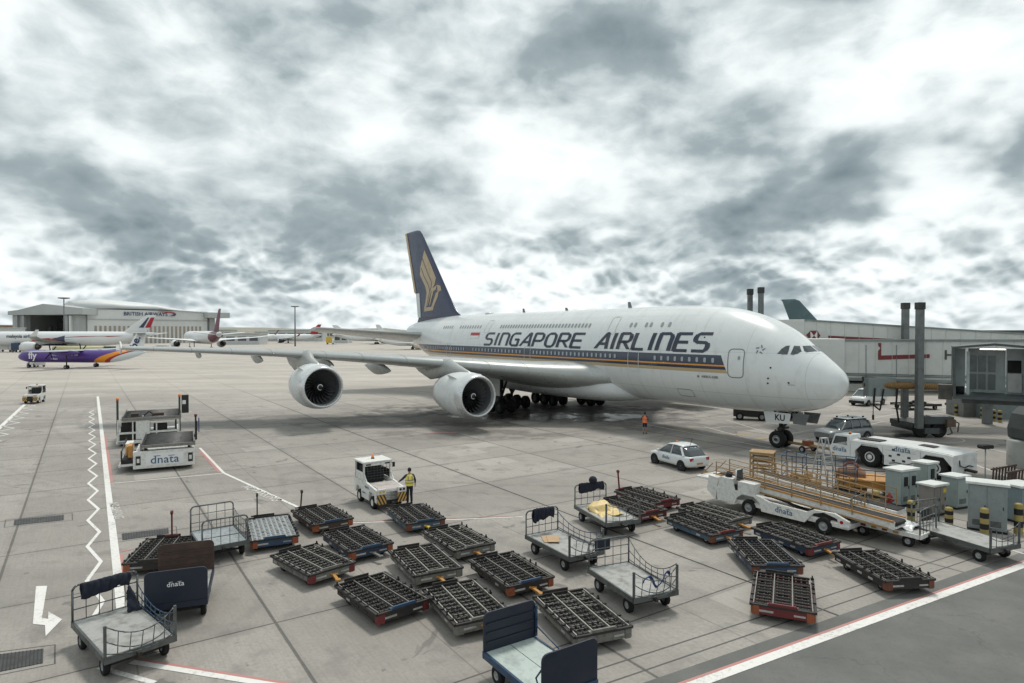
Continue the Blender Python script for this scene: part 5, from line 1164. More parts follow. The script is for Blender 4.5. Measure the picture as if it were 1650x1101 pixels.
# ---------------------------------------------------------------- baggage tractor with the worker
STR = bpy.data.materials.new('hazard_stripes'); STR.use_nodes = True; tn = NT(STR.node_tree); ps = tn.sep(tn.new('ShaderNodeTexCoord').outputs['Object'])
fr_ = tn.m('FRACT', tn.m('MULTIPLY', tn.m('ADD', tn.m('ABSOLUTE', ps[1]), tn.m('MULTIPLY', ps[2], -.5)), 6.0))
tn.l.new(tn.mix(tn.m('GREATER_THAN', fr_, .5), (.03, .028, .025), (.5, .29, .07)), tn.n['Principled BSDF'].inputs['Base Color'])
def bag_tractor(label, loc, rz):
    t = thing('baggage_tractor', label, 'tractor', loc, rz, 'white baggage tractors'); m = WHITE2
    side = [(-1.5, .45), (-1.3, .45), (-1.22, .78), (-.62, .78), (-.52, .32), (.42, .32), (.5, .78), (1.12, .78), (1.2, .4), (1.5, .36), (1.52, .98), (.1, 1.14), (-.3, 1.14), (-1.5, 1.1)]
    b = MB()
    for y0, y1 in ((.62, .74), (-.74, -.62)): b.prism(side, y0, y1, 'y')
    b.box(-1.5, 1.5, -.619, .619, .5, .95); b.build('body', m, t, bevel=.012)
    b = MB(); b.prism([(.2, .96), (1.5, .96), (1.44, 1.03), (.2, 1.1)], -.6, .6, 'y'); b.build('deck', M('pink_grey_deck', (.42, .38, .36), .6, dirt=.5), t)
    for y0, y1 in ((.3, .74), (-.74, -.3)):
        b = MB(); b.box(1.44, 1.56, y0, y1, .35, .8); b.build('striped_bumper', STR, t)
        b = MB(); b.box(1.44, 1.555, y0, y1, .82, 1.06); b.build('lamp_panel', m, t)
        for k in (.3, .7): b = MB(); yy = y0 + (y1 - y0) * k; b.cyl((1.555, yy, .95), (1.575, yy, .95), .06); b.build('headlight', DBLK if y0 > 0 else YEL, t)
    b = MB(); b.box(1.38, 1.5, -.29, .29, .3, .9); b.bar((1.5, 0, .4), (1.75, 0, .38), .14, .1); b.build('coupling', DSTEEL, t)
    # cab
    b = MB()
    for y in (-.7, .7):
        b.bar((-1.45, y, 1.1), (-1.4, y, 1.98), .08); b.bar((-.3, y, 1.1), (-.3, y, 1.98), .08); b.bar((-1.45, y, 1.1), (-.3, y, 1.1), .06); b.bar((.1, y, 1.12), (-.28, y, 1.5), .05)
    b.bar((-1.42, -.7, 1.95), (-1.42, .7, 1.95), .06); b.build('cab_frame', m, t)
    b = MB(); b.box(-1.52, -.22, -.78, .78, 1.98, 2.08); b.build('roof', m, t, bevel=.03)
    b = MB(); b.box(-.22, -.2, -.7, .7, 1.86, 1.98); b.build('header', m, t)
    for y in (-.5, .5): b = MB(); b.box(-.2, -.18, y - .13, y + .13, 1.9, 1.96); b.build('roof_lamp', DBLK, t)
    b = MB(); b.add([(-1.43, -.66, 1.12), (-1.43, .66, 1.12), (-1.39, .66, 1.93), (-1.39, -.66, 1.93)], [(0, 1, 2, 3)]); b.build('windscreen', GLASS, t, fix=False)
    b = MB()
    for k in range(9): b.cyl((-.3, -.66 + .165 * k, 1.15), (-.3, -.66 + .165 * k, 1.9), .008, n=4)
    for k in range(6): b.cyl((-.3, -.66, 1.2 + .13 * k), (-.3, .66, 1.2 + .13 * k), .008, n=4)
    b.build('mesh_guard', STEEL, t)
    for y in (-.71, .71): b = MB(); b.add([(-1.38, y, 1.15), (-.36, y, 1.15), (-.36, y, 1.55), (-1.38, y, 1.55)], [(0, 1, 2, 3)]); b.build('door_panel', DSTEEL if y > 0 else m, t, fix=False)
    b = MB(); b.box(-1.1, -.5, -.45, .45, .96, 1.25); b.box(-.6, -.48, -.45, .45, 1.2, 1.65); b.build('seat', DBLK, t, bevel=.04)
    b = MB(); b.cyl((-.9, 0, 2.08), (-.9, 0, 2.12), .09); b.cyl((-.9, 0, 2.12), (-.9, 0, 2.26), .075, .06, mi=1); b.build('beacon', [BLACK, AMBER], t)
    for y in (-.86, .86): b = MB(); b.bar((-.3, y * .88, 1.9), (-.25, y, 1.88), .03); b.box(-.28, -.22, y - .06, y + .06, 1.68, 1.92); b.build('mirror', DBLK, t)
    for x in (-.92, .81):
        for y in (-.62, .62): wheel(t, x, y, .31, .22, BLACK, WHITE2)
    text_mesh('DNATA', .16, LOGOB, 'lettering', t, frame_m((.2, -.745, .92), (1, 0, 0), (0, 0, 1))); text_mesh('GPT1015', .1, LOGOB, 'lettering', t, frame_m((-.2, -.38 - .38, .6), (1, 0, 0), (0, 0, 1)))
    return t
bag_tractor('white baggage tractor with a striped bumper, worker in yellow vest beside it', (-6.60, 31.75, 0), R(-56))
bag_tractor('distant white baggage tractor at the far left, striped end towards us', (-57.3, 76.6, 0), R(-70))
# ---------------------------------------------------------------- belt loader
def rails3(b, p0, p1, up, hs, n, r=.018, mi=0):
    p0, p1 = Vector(p0), Vector(p1)
    for h in hs: b.cyl(p0 + up * h, p1 + up * h, r, n=6, mi=mi)
    for i in range(n + 1): q = p0.lerp(p1, i / n); b.bar(q, q + up * max(hs), r * 2, mi=mi)
bl = thing('belt_loader', 'white belt loader with gold handrails and an orange edged conveyor', 'belt loader', (12.72, 28.85, 0), R(126))
pf = [(-3.0, .55), (-2.62, .5), (-2.5, .82), (-1.95, .95), (-1.5, .82), (-1.1, .34), (.95, .34), (1.05, .7), (1.35, .92), (1.95, .92), (2.25, .7), (2.35, .4), (3.3, .4), (3.4, 1.0), (2.9, 1.05), (1.0, 1.0), (.6, .86), (-1.2, .82), (-1.5, .98), (-2.4, 1.02), (-3.0, .8)]
b = MB()
for y0, y1 in ((.86, .98), (-.98, -.86)): b.prism(pf, y0, y1, 'y')
b.box(-2.9, 3.3, -.859, .859, .42, .6); b.build('chassis', WHITE2, bl, bevel=.012)
b = MB(); b.prism([(2.35, 1.0), (3.35, 1.0), (3.1, 1.55), (2.5, 1.55)], .35, .97, 'y'); b.box(1.3, 2.2, .45, .97, 1.0, 1.5); b.build('cowling', WHITE2, bl, bevel=.03)
b = MB(); b.prism([(3.42, .35), (3.95, .75), (3.85, 1.5), (3.35, 1.45)], .55, .95, 'y'); b.build('bumper_guard', WHITE2, bl, bevel=.02)
b = MB(); b.box(2.2, 2.6, .5, .9, 1.0, 1.3); b.cyl((2.9, .7, 1.5), (2.8, .7, 1.75), .15); b.build('seat', DBLK, bl)
b = MB(); b.tube([(2.3, .35, 1.5), (2.3, .4, 2.0), (2.3, .92, 2.0), (2.3, .97, 1.5)], .03); b.build('screen_frame', WHITE2, bl)
b = MB(); b.add([(2.3, .37, 1.5), (2.3, .95, 1.5), (2.3, .92, 1.98), (2.3, .42, 1.98)], [(0, 1, 2, 3)]); b.build('windscreen', GLASS, bl, fix=False)
for x in (-1.95 + .05, 1.65):
    for y in (-.83, .83): wheel(bl, x, y, .36, .24, BLACK, GRIM, n=22)
u0, u1 = Vector((-4.5, 0, .92)), Vector((3.9, 0, 1.32)); up = Vector((0, 0, 1))
b = MB()
for y in (-.45, .45): b.bar(u0 + Vector((0, y, 0)), u1 + Vector((0, y, 0)), .07, .30)
for i in range(9): q = u0.lerp(u1, i / 8); b.bar(q + Vector((0, -.42, -.08)), q + Vector((0, .42, -.08)), .08)
cvy = b.build('conveyor_frame', WHITE2, bl)
b = MB(); b.bar(u0 + Vector((0, 0, .12)), u1 + Vector((0, 0, .12)), .8, .03); b.cyl(u0 + Vector((0, -.4, .06)), u0 + Vector((0, .4, .06)), .07); b.build('belt', DBLK, cvy)
for y in (-.5, .5): b = MB(); b.bar(u0 + Vector((0, y, .17)), u1 + Vector((0, y, .17)), .06, .07); b.build('side_strip', ORNG, cvy)
for y in (-.56, .56): b = MB(); b.bar(u0 + Vector((.2, y, -.12)), u1 + Vector((-.2, y, -.12)), .05, .06); b.build('side_strip', GOLD, cvy)
for y in (-.54, .54): b = MB(); rails3(b, u0 + Vector((1.6, y, .1)), u1 + Vector((-.2, y, .1)), up, (.25, .48, .7), 5); b.build('handrail', GOLD, cvy)
b = MB(); b.tube([(3.9, .54, 2.02), (4.2, .54, 1.7), (4.6, .54, 1.35)], .025); b.tube([(3.9, -.54, 2.02), (4.2, -.54, 1.7), (4.6, -.54, 1.35)], .025); b.tube([(4.6, -.54, 1.35), (4.6, .54, 1.35)], .025); b.build('front_rail', GOLD, cvy)
b = MB(); b.box(3.9, 4.75, -.75, .75, 1.18, 1.28); b.build('front_plate', WHITE2, cvy)
b = MB(); b.bar((-1.0, -.4, .6), (.8, -.4, 1.1), .1); b.bar((-1.0, .4, .6), (.8, .4, 1.1), .1); b.cyl((-1.3, .2, .62), (1.2, .2, .95), .05); b.box(-2.5, -1.0, -.6, .6, .6, .78); b.build('lift_arm', DSTEEL, bl)
dnata(LOGOB, bl, .36, frame_m((-.15, .99, .6), (-1, 0, 0), (0, 0, 1)))
b = MB(); b.cyl((-2.7, .98, .72), (-2.7, 1.0, .72), .07); b.build('rear_light', REDL, bl)
# second loader's gold rails stand behind the first
b2 = thing('belt_loader', 'second belt loader half hidden behind the first, gold rails only', 'belt loader', (14.6, 29.9, 0), R(126))
b = MB(); b.box(-2.9, 2.7, -.85, .85, .42, .75); b.build('chassis', WHITE2, b2, bevel=.02)
for x in (-2.0, 1.7):
    for y in (-.8, .8): wheel(b2, x, y, .36, .24, BLACK, GRIM)
u0, u1 = Vector((-3.4, 0, .85)), Vector((3.3, 0, 1.3)); b = MB(); b.bar(u0, u1, .95, .2); cv2 = b.build('conveyor_frame', WHITE2, b2)
b = MB(); b.bar(u0 + Vector((0, 0, .12)), u1 + Vector((0, 0, .12)), .75, .03); b.build('belt', DBLK, cv2)
for y in (-.52, .52): b = MB(); rails3(b, u0 + Vector((.4, y, .1)), u1 + Vector((-.2, y, .1)), up, (.25, .5, .75), 6); b.build('handrail', GOLD, cv2)
c9 = cart('white sided cart with orange stickers at the low end of the belt loader', 15.75, 26.35, R(-54), 2.7, 1.5, {'-': 'tall', '+': 'tall3'}, frame=WHITE2, z0=.58)
for k in range(4): b = MB(); b.box(-.9 + k * .42, -.7 + k * .42, -.785, -.782, .46, .56); b.build('sticker', ORNG if k % 2 else RED, c9)
cloth('plastic_sheet', 'pale crumpled plastic sheet heaped on the white sided cart', 'sheet', lambda u, v: (-1.0 + 1.9 * u, -.55 + 1.1 * v, .66 + .2 * math.sin(PI * u) * math.sin(PI * v)), M('clear_plastic', (.55, .57, .57), .3, dirt=.3), (15.75, 26.35, 0), R(-54), seed=12, cutn=.13)
# ---------------------------------------------------------------- equipment cluster behind the loader
gs = thing('service_steps', 'small gold service steps with slatted body behind the belt loader', 'steps', (13.6, 34.6, 0), R(-30))
b = MB()
for x in (-.55, .55):
    for y in (-.5, .5): b.bar((x, y, .15), (x, y, 2.0), .06)
for z in (.6, 1.0, 1.4, 1.7, 2.0):
    for y in (-.5, .5): b.bar((-.55, y, z), (.55, y, z), .04, .1)
    for x in (-.55, .55): b.bar((x, -.5, z), (x, .5, z), .04, .06)
b.build('frame', GOLD, gs)
b = MB()
for k in range(6): b.box(-.5, .5, -.48 + k * .16, -.36 + k * .16, .3 + k * .3, .34 + k * .3)
b.build('treads', GOLD, gs); b = MB(); b.box(-.62, .62, -.5, .55, 2.02, 2.06); b.build('platform', GOLD, gs)
for x in (-.4, .4): wheel(gs, x, -.5, .15, .08, BLACK, GRIM, n=12)
bc = thing('cage_trolley', 'long dark blue tube cage trolley behind the belt loader', 'trolley', (16.0, 33.2, 0), R(-32))
b = MB()
for x in (-1.7, -1.2, -.7, 0, .7, 1.2, 1.7):
    for y in (-.7, .7): b.bar((x, y, .3), (x, y, 2.05), .035)
for z in (.35, 1.0, 1.5, 2.05):
    for y in (-.7, .7): b.bar((-1.7, y, z), (1.7, y, z), .035)
    for x in (-1.7, -.7, 1.7): b.bar((x, -.7, z), (x, .7, z), .035)
b.build('cage', BLUE, bc); b = MB(); b.box(-1.75, 1.75, -.75, .75, .26, .32); b.build('deck', DSTEEL, bc)
for x in (-1.3, 1.3):
    for y in (-.6, .6): wheel(bc, x, y, .13, .08, BLACK, GRIM, n=12)
ld = thing('step_ladder', 'tall aluminium step ladder standing among the gold equipment', 'ladder', (15.6, 31.9, 0), R(20)); ALU = M('aluminium', (.45, .47, .47), .35, .8, dirt=.4)
for sg, nm in ((1, 'front_frame'), (-1, 'rear_frame')):
    b = MB()
    for x in (-.28, .28): b.bar((x * 1.25, sg * .75, 0), (x * .7, sg * .05, 3.2), .06, .03)
    for k in range(1, 11): f = k / 11; w_ = .28 * (1.25 - .55 * f); b.bar((-w_, sg * (.75 - .7 * f), 3.2 * f), (w_, sg * (.75 - .7 * f), 3.2 * f), .05, .03)
    b.build(nm, ALU, ld)
b = MB(); b.box(-.2, .2, -.1, .1, 3.2, 3.24); b.build('top_step', ALU, ld)
HRS = .78
hr = thing('ground_heater', 'rounded orange air unit with ribbed cover and hose behind the cage trolley', 'air unit', (17.9, 33.7, 0), R(-30))
b = MB(); rg = []
for k in range(9): a = k / 8; rg.append([(-.9 + 1.8 * a, .55 * math.cos(q), 1.05 + (.55 + .25 * math.sin(PI * a)) * math.sin(q)) for q in [PI * j / 10 for j in range(11)]] )
b.loft(rg, closed=False, caps=False); b.box(-.9, .9, -.55, .55, .5, 1.04); b.build('cover', M('orange_brown_cover', (.17, .085, .04), .6, dirt=.5, dcol=(.2, .09, .03)), hr, fix=False)
b = MB(); b.box(-1.0, 1.0, -.6, .6, .35, .49); b.build('base', GOLD, hr)
b = MB(); b.tube([(-.4, .2, 1.75), (-.2, .3, 2.0), (.2, .2, 2.05), (.5, .0, 1.8), (.8, -.2, 1.3), (1.0, -.3, .7)], .09, n=8); b.build('hose', RUST, hr)
for x in (-.7, .7):
    for y in (-.55, .55): wheel(hr, x, y, .2, .12, BLACK, GRIM, n=12)
hr.scale = (HRS, HRS, HRS)
ye = thing('towed_engine_unit', 'squat ochre engine unit with pipes beside the cage trolley', 'engine unit', (14.5, 31.7, 0), R(-30))
b = MB(); b.box(-.8, .8, -.4, .4, .4, .7); b.cyl((-.7, 0, 1.05), (.1, 0, 1.05), .3); b.cyl((.1, 0, 1.1), (.8, 0, 1.0), .2); b.sphere((.2, .2, 1.35), .22); b.sphere((-.4, -.1, 1.35), .2); b.tube([(.5, -.3, .8), (.3, -.4, 1.4), (-.3, -.35, 1.45), (-.6, -.2, 1.1)], .06); b.build('engine_block', GOLD, ye)
for x in (-.6, .6):
    for y in (-.45, .45): wheel(ye, x, y, .22, .14, BLACK, GRIM, n=14)
yp = thing('service_platform', 'low ochre service platform with brown rails left of the grey cabinets', 'platform', (18.5, 33.4, 0), R(-25))
b = MB(); b.box(-1.3, 1.3, -.9, .9, .85, .95); b.box(-1.2, 1.2, -.8, .8, .5, .84); b.build('deck', ORNG, yp, bevel=.02)
b = MB()
for x in (-1.25, -.4, .4, 1.25): b.bar((x, -.88, .95), (x, -.88, 1.45), .035)
b.bar((-1.25, -.88, 1.45), (1.25, -.88, 1.45), .035); b.bar((-1.25, -.88, 1.2), (1.25, -.88, 1.2), .03); b.build('handrail', BROWN, yp)
for x in (-1, 1):
    for y in (-.7, .7): wheel(yp, x, y, .22, .14, BLACK, GRIM, n=14)
# ---------------------------------------------------------------- container loaders on the left
def roller_top(b, x0, x1, y0, y1, z, n, mi=0, mj=1):
    b.box(x0, x1, y0, y1, z - .08, z - .02, mi)
    for k in range(n): x = x0 + (x1 - x0) * (k + .5) / n; b.cyl((x, y0 + .05, z), (x, y1 - .05, z), .03, n=6, mi=mj)
def lattice(b, p0, p1, h, mi=0):
    for s_ in (0, 1): b.bar((p0[0], p0[1], .6 + h * 0), (p1[0], p1[1], .6 + h), .1, .06, mi) if s_ else b.bar((p1[0], p1[1], .6), (p0[0], p0[1], .6 + h), .1, .06, mi)
def loader(label, loc, rz, L, Wd, zd, near=True):
    """x towards the camera end, y across"""
    t = thing('container_loader', label, 'container loader', loc, rz, 'container loaders in the red box'); L2, W2 = L / 2, Wd / 2
    b = MB(); b.box(-L2, L2 - .35, -W2 + .2, W2 - .2, .3, .62)
    for y in (-1, 1): b.box(-L2 + .2, L2 - .5, y * W2 - .12, y * W2 + .12, .35, .95 if near else .8)
    b.build('chassis', WHITE2, t, bevel=.02)
    if not near:
        b = MB(); b.box(L2 - 1.0, L2 - .3, -W2 + .1, W2 - .2, .3, 1.0); b.box(L2 - 1.4, L2 - .6, -W2 + .2, -.2, 1.0, 1.8); b.box(L2 - 1.2, L2 - .5, .3, 1.2, 1.0, 1.5)
        for k in range(7): y = -W2 + .2 + k * (Wd - .4) / 6; b.bar((L2 - .2, y, .3), (L2 - .25, y, 1.5), .05)
        b.build('machinery', DSTEEL, t)
        b = MB(); b.bar((L2 - .15, -W2, 1.0), (L2 - .15, W2, 1.0), .12, .14); b.bar((L2 - .15, -W2, 1.9), (L2 - .15, W2, 1.9), .1, .12); b.box(L2 - .2, L2 - .05, -W2, W2, .25, .45); b.box(L2 - .14, L2 - .02, -.85, .05, .5, 1.9); b.box(L2 - .6, L2, -W2, -W2 + .9, .25, .4)
        for y in (-W2, -W2 + .95, .5, W2): b.bar((L2 - .15, y, .3), (L2 - .15, y, 2.0), .09)
        b.build('front_frame', WHITE2, t)
    b = MB(); b.box(L2 - .35, L2, -W2 - .12, W2 + .12, .22, 1.28 if near else .42); pnl = b.build('end_panel', WHITE2, t, bevel=.02)
    if near: b = MB(); b.box(L2, L2 + .015, -W2 + .55, W2 - .5, .4, 1.1); b.build('sign_panel', LOGOW, pnl)
    if near: dnata(LOGOB, pnl, .68, frame_m((L2 + .022, 0.02, .7), (0, 1, 0), (0, 0, 1)))
    for y in ((-W2 + .15, W2 - .12) if near else ()): b = MB(); b.box(L2, L2 + .012, y - .13, y + .13, .45, 1.0); b.build('side_hatch', DSTEEL, pnl); b = MB(); b.box(L2 + .012, L2 + .02, y - .07, y + .07, .6, .85); b.build('hatch_plate', WHITE2, pnl)
    b = MB(); roller_top(b, -L2 + .3, L2 - .05, -W2 + .35, W2 + .1, zd, 16, 0, 1); b.box(-L2 + .3, L2 - .03, W2 + .05, W2 + .16, zd - .18, zd + .1, 2); b.box(-L2 + .3, L2 - .03, -W2 + .25, -W2 + .34, zd - .18, zd + .14, 2); b.box(L2 - .05, L2 + .04, -W2 + .35, W2 + .05, zd - .16, zd + .02, 2); b.build('lift_platform', [DSTEEL, M('dull_roller', (.17, .17, .165), .45, .7, dirt=.5), RAIL], t)
    b = MB(); b.box(-.2, 1.2, L2 * 0 + W2 + .1, W2 + .18, zd - .02, zd + .1); b.build('wood_edge', GOLD, t)
    for y in (-W2 + .4, W2 - .2):
        b = MB(); b.bar((-L2 + .4, y, .55), (L2 - .5, y, zd - .15), .12, .07); b.bar((-L2 + .4, y, zd - .15), (L2 - .5, y, .55), .12, .07); b.build('scissor_arm', DSTEEL, t)
    for x in (-L2 + .8, L2 - 1.0):
        for y in (-W2 + .15, W2 - .15): wheel(t, x, y, .33, .22, BLACK, GRIM)
    return t
L_ = loader('container loader with a large blue word mark on its white end panel', (-22.6, 41.6, 0), R(-63), 5.4, 3.1, 1.62)
b = MB(); b.bar((1.6, 1.75, 1.6), (1.6, 1.75, 3.1), .1); b.bar((1.3, 1.8, 1.6), (1.3, 1.8, 2.6), .06); b.box(1.5, 1.7, 1.7, 1.85, 2.2, 2.8); b.cyl((1.6, 1.75, 3.1), (1.6, 1.75, 3.25), .09, mi=1); b.build('control_post', [DSTEEL, RED], L_)
b = MB(); b.box(1.45, 1.7, 1.9, 1.96, 2.1, 3.0); b.build('blue_cloth', M('violet_blue_cloth', (.05, .06, .2), .9), L_)
b = MB(); b.box(1.0, 2.3, -1.95, -1.75, .9, 1.6)
for k in range(8): b.cyl((1.1 + .14 * k, -2.0, 1.0), (1.1 + .14 * k, -2.0, 1.55), .07)
b.build('yellow_grating', ORNG, L_)
b = MB(); b.box(-1.5, 2.2, -2.3, -1.75, .45, .75); b.bar((2.2, -2.3, .5), (2.2, -2.3, 1.3), .08); b.bar((-1.5, -2.3, .5), (-1.5, -2.3, 1.6), .08); b.bar((-1.5, -2.3, 1.5), (2.2, -2.3, 1.25), .06); b.build('side_walkway', DSTEEL, L_); b = MB(); b.bar((2.35, -2.35, .45), (2.35, -1.6, .45), .12); b.bar((-1.6, -2.4, .4), (2.35, -2.4, .4), .1, .14); b.box(-.6, .8, -2.2, -1.8, .78, 1.5)
b.build('side_frame', WHITE2, L_)
L2_ = loader('container loader with tall posts behind the one with the word mark', (-28.6, 50.4, 0), R(-62), 5.6, 4.0, 2.1, False)
for y, z1 in ((-2.06, 3.4), (2.06, 3.5)):
    b = MB(); b.bar((1.9, y, .5), (1.9, y, z1), .14); b.cyl((1.9, y, z1), (1.9, y, z1 + .18), .1, mi=1); b.build('post', [M('dark_green_steel', (.03, .06, .05), .5), AMBER], L2_)
b = MB(); b.box(1.6, 1.95, 2.2, 2.7, 2.2, 3.6); b.build('control_cabinet', DSTEEL, L2_, bevel=.03); b = MB(); b.box(1.955, 1.975, 2.25, 2.5, 2.9, 3.2); b.build('notice', LOGOW, L2_)
b = MB(); b.box(2.3, 2.45, -.85, .1, .5, 1.7); b.bar((2.2, -1.9, 1.9), (2.2, 1.7, 1.9), .12, .3); b.bar((2.2, -.4, .6), (2.2, -.4, 2.2), .1); b.bar((2.2, .5, .6), (2.2, .5, 2.0), .08); b.build('drive_unit', WHITE2, L2_, bevel=.02)
b = MB(); b.box(1.5, 2.0, -1.2, -.7, 2.0, 2.35); b.box(1.5, 2.0, .2, 1.0, 2.0, 2.3); b.bar((1.8, -.5, 2.05), (1.8, 0, 2.45), .1); b.bar((1.8, 0, 2.45), (1.8, .5, 2.05), .1); b.build('stop_blocks', BROWN, L2_)
# ---------------------------------------------------------------- cabinets, bollards, hydrant
def cabinet(label, px, py, w_, d_, h, rz, mat=CABG, roof=CABT, doors=2, loc=None):
    p = loc or G(px, py); t = thing('equipment_cabinet', label, 'cabinet', (p.x, p.y, 0), rz, 'cabinets grouped by the kerb')
    b = MB(); b.box(-w_ / 2, w_ / 2, -d_ / 2, d_ / 2, .09, h); b.build('body', mat, t, bevel=.01)
    b = MB(); b.box(-w_ / 2 - .03, w_ / 2 + .03, -d_ / 2 - .03, d_ / 2 + .03, 0, .088); b.build('plinth', DBLK, t)
    b = MB(); b.prism([(-d_ / 2 - .09, h + .003), (d_ / 2 + .09, h + .003), (d_ / 2 + .09, h + .08), (-d_ / 2 - .09, h + .11)], -w_ / 2 - .09, w_ / 2 + .09, 'x'); b.build('roof', roof, t, bevel=.01)
    for k in range(doors):
        x0 = -w_ / 2 + .05 + k * (w_ - .1) / doors; x1 = x0 + (w_ - .1) / doors - .03; b = MB(); b.box(x0, x1, -d_ / 2 - .018, -d_ / 2 - .001, .16, h - .06); dr = b.build('door', mat, t, bevel=.006)
        b = MB(); b.box(x1 - .07, x1 - .04, -d_ / 2 - .04, -d_ / 2 - .018, h * .5, h * .5 + .14); b.build('handle', DBLK, dr)
        b = MB()
        for q in range(5): b.box(x0 + .1, x1 - .12, -d_ / 2 - .024, -d_ / 2 - .0185, .26 + q * .05, .285 + q * .05)
        b.build('louvres', DSTEEL, dr)
    return t
k1 = cabinet('double grey green cabinet with two dark sockets beside the red hydrant', 1452, 812, 1.25, .8, 1.72, R(25))
for x in (-.3, .3): b = MB(); b.box(x - .12, x + .12, -.46, -.419, 1.0, 1.45); b.build('socket', DBLK, k1)
k2 = cabinet('grey green cabinet standing right behind the double one', 1490, 800, .8, .7, 1.75, R(25), doors=1); b = MB(); b.box(-.1, .14, -.41, -.369, 1.0, 1.5); b.build('socket', DBLK, k2)
k3 = cabinet('brownish grey cabinet with a small yellow sign, between two pale ones', 1502, 828, .95, .7, 1.38, R(25), mat=M('cabinet_brown_grey', (.2, .19, .175), .5, dirt=.3)); b = MB(); b.box(.2, .42, -.38, -.37, 1.05, 1.25); b.build('warning_sign', YEL, k3)
cabinet('narrow grey green cabinet with an overhanging pale roof, standing alone', 1538, 817, .85, .75, 1.5, R(22), doors=1)
cabinet('largest grey cabinet with a sloping pale roof, beside the striped bollards', 1590, 853, 1.35, .95, 2.0, R(-35), mat=M('cabinet_grey', (.22, .25, .25), .5, dirt=.25))
cabinet('blue grey cabinet at the right edge behind the striped bollards', 1642, 838, 1.2, 1.0, 1.6, R(15), mat=M('cabinet_blue_grey', (.17, .22, .24), .5, dirt=.25))
BY = M('bollard_yellow', (.30, .235, .07), .6, dirt=.5, dcol=(.2, .15, .06))
def bollard(label, p, h, r, grp):
    t = thing('bollard', label, 'bollard', (p.x, p.y, 0), 0, grp); n = 5
    b = MB(); b.lathe([(0, r), (h - r * .5, r), (h - r * .15, r * .8), (h, r * .3), (h + .001, .001)], (0, 0, 0), 'z', 16); b.build('post', BY, t)
    for k in (.22, .62): b = MB(); b.lathe([(h * k, r + .004), (h * (k + .2), r + .004)], (0, 0, 0), 'z', 16); b.build('black_band', DBLK, t, fix=False)
for lab, px, py, h in (('yellow and black bollard behind the red hydrant', 1412, 822, .95), ('yellow and black bollard just left of the brownish cabinet', 1468, 838, .9), ('yellow and black bollard in front of the narrow lone cabinet', 1529, 848, .85),
                       ('yellow and black bollard at the near left corner of the largest cabinet', 1586, 862, 1.15), ('yellow and black bollard at the right face of the largest cabinet', 1612, 852, 1.1), ('rightmost near yellow and black bollard, before the blue grey cabinet', 1641, 860, 1.3)):
    bollard(lab, G(px, py), h, .16, 'striped bollards round the cabinets')
for lab, px, py in (('leftmost of the far striped bollards, below the jet bridge cab', 1533, 666), ('far striped bollard nearest the camera in the left trio', 1541, 670), ('far striped bollard at the back of the left trio', 1545, 664), ('far striped bollard just left of the concrete block', 1554, 671),
                    ('far striped bollard in front of the concrete block', 1583, 675), ('far striped bollard before the cylindrical tank', 1601, 679), ('rightmost far striped bollard', 1611, 681)):
    p = G(px, py); bollard(lab, p, 1.15, .17, 'striped bollards below the jet bridge cab')
hy = thing('fire_hydrant', 'dark red hydrant in front of the double cabinet', 'hydrant', G(1433, 824), 0); b = MB(); b.lathe([(0, .16), (.06, .16), (.07, .1), (.62, .1), (.66, .14), (.72, .14), (.8, .07), (.88, .05), (.9, .001)], (0, 0, 0), 'z', 16); b.cyl((-.2, 0, .52), (.2, 0, .52), .06); b.cyl((0, -.2, .52), (0, 0, .52), .05); b.build('body', M('hydrant_red', (.2, .015, .02), .4, dirt=.3), hy)
lp = thing('floodlight', 'dark flat floodlight on a thin post right of the long white tug', 'floodlight', (25.4, 34.2, 0), R(10)); b = MB(); b.cyl((0, 0, 0), (0, 0, 2.3), .035); b.build('post', GRIM, lp); b = MB(); b.prism([(-.3, 2.28), (.3, 2.28), (.36, 2.4), (.3, 2.48), (-.3, 2.48), (-.36, 2.4)], -.18, .18, 'y'); b.build('lamp_head', DBLK, lp)
pl = thing('pallet_stack', 'brown slatted equipment crate below the dark floodlight', 'crate', (26.6, 33.9, 0), R(20)); b = MB()
for k in range(8): b.bar((-.9 + .24 * k, -.4, .3), (-.75 + .24 * k, -.4, 1.25), .07, .06); b.bar((-.9 + .24 * k, .4, .3), (-.8 + .24 * k, .4, 1.3), .07, .06)
b.box(-1.0, 1.0, -.5, .5, .1, .3); b.bar((-1, -.4, 1.2), (1, -.4, 1.3), .08); b.bar((-1, .4, 1.2), (1, .4, 1.3), .08); b.build('slats', BROWN, pl)
# ================================================================ people
SKIN = M('skin', (.32, .19, .13), .6, dirt=.1); HAIR = M('dark_hair', (.015, .012, .01), .8, dirt=.1)
TROU = M('dark_trousers', (.012, .016, .03), .85, dirt=.2); SHIRT = M('dark_shirt', (.015, .018, .03), .85, dirt=.2)
VEST_Y = M('yellow_vest', (.72, .62, .10), .6, dirt=.15); VEST_O = M('orange_vest', (.85, .19, .05), .6, dirt=.15); REFS = M('reflective_band', (.28, .27, .24), .4, .3)
BOOT = M('boots', (.015, .013, .012), .6)
def skin_obj(name, verts, edges, radii, mat, parent, root=0, sub=1, flat=.8):
    me = bpy.data.meshes.new(name); me.from_pydata(verts, edges, []); o = bpy.data.objects.new(name, me); C.objects.link(o)
    o.parent = parent; me.materials.append(mat)
    md = o.modifiers.new('skin', 'SKIN'); md.use_smooth_shade = True
    for i, r in enumerate(radii):
        sv = me.skin_vertices[0].data[i]; sv.radius = (r if isinstance(r, tuple) else (r, r)); sv.use_root = (i == root)
    s_ = o.modifiers.new('sub', 'SUBSURF'); s_.levels = s_.render_levels = sub
    return o
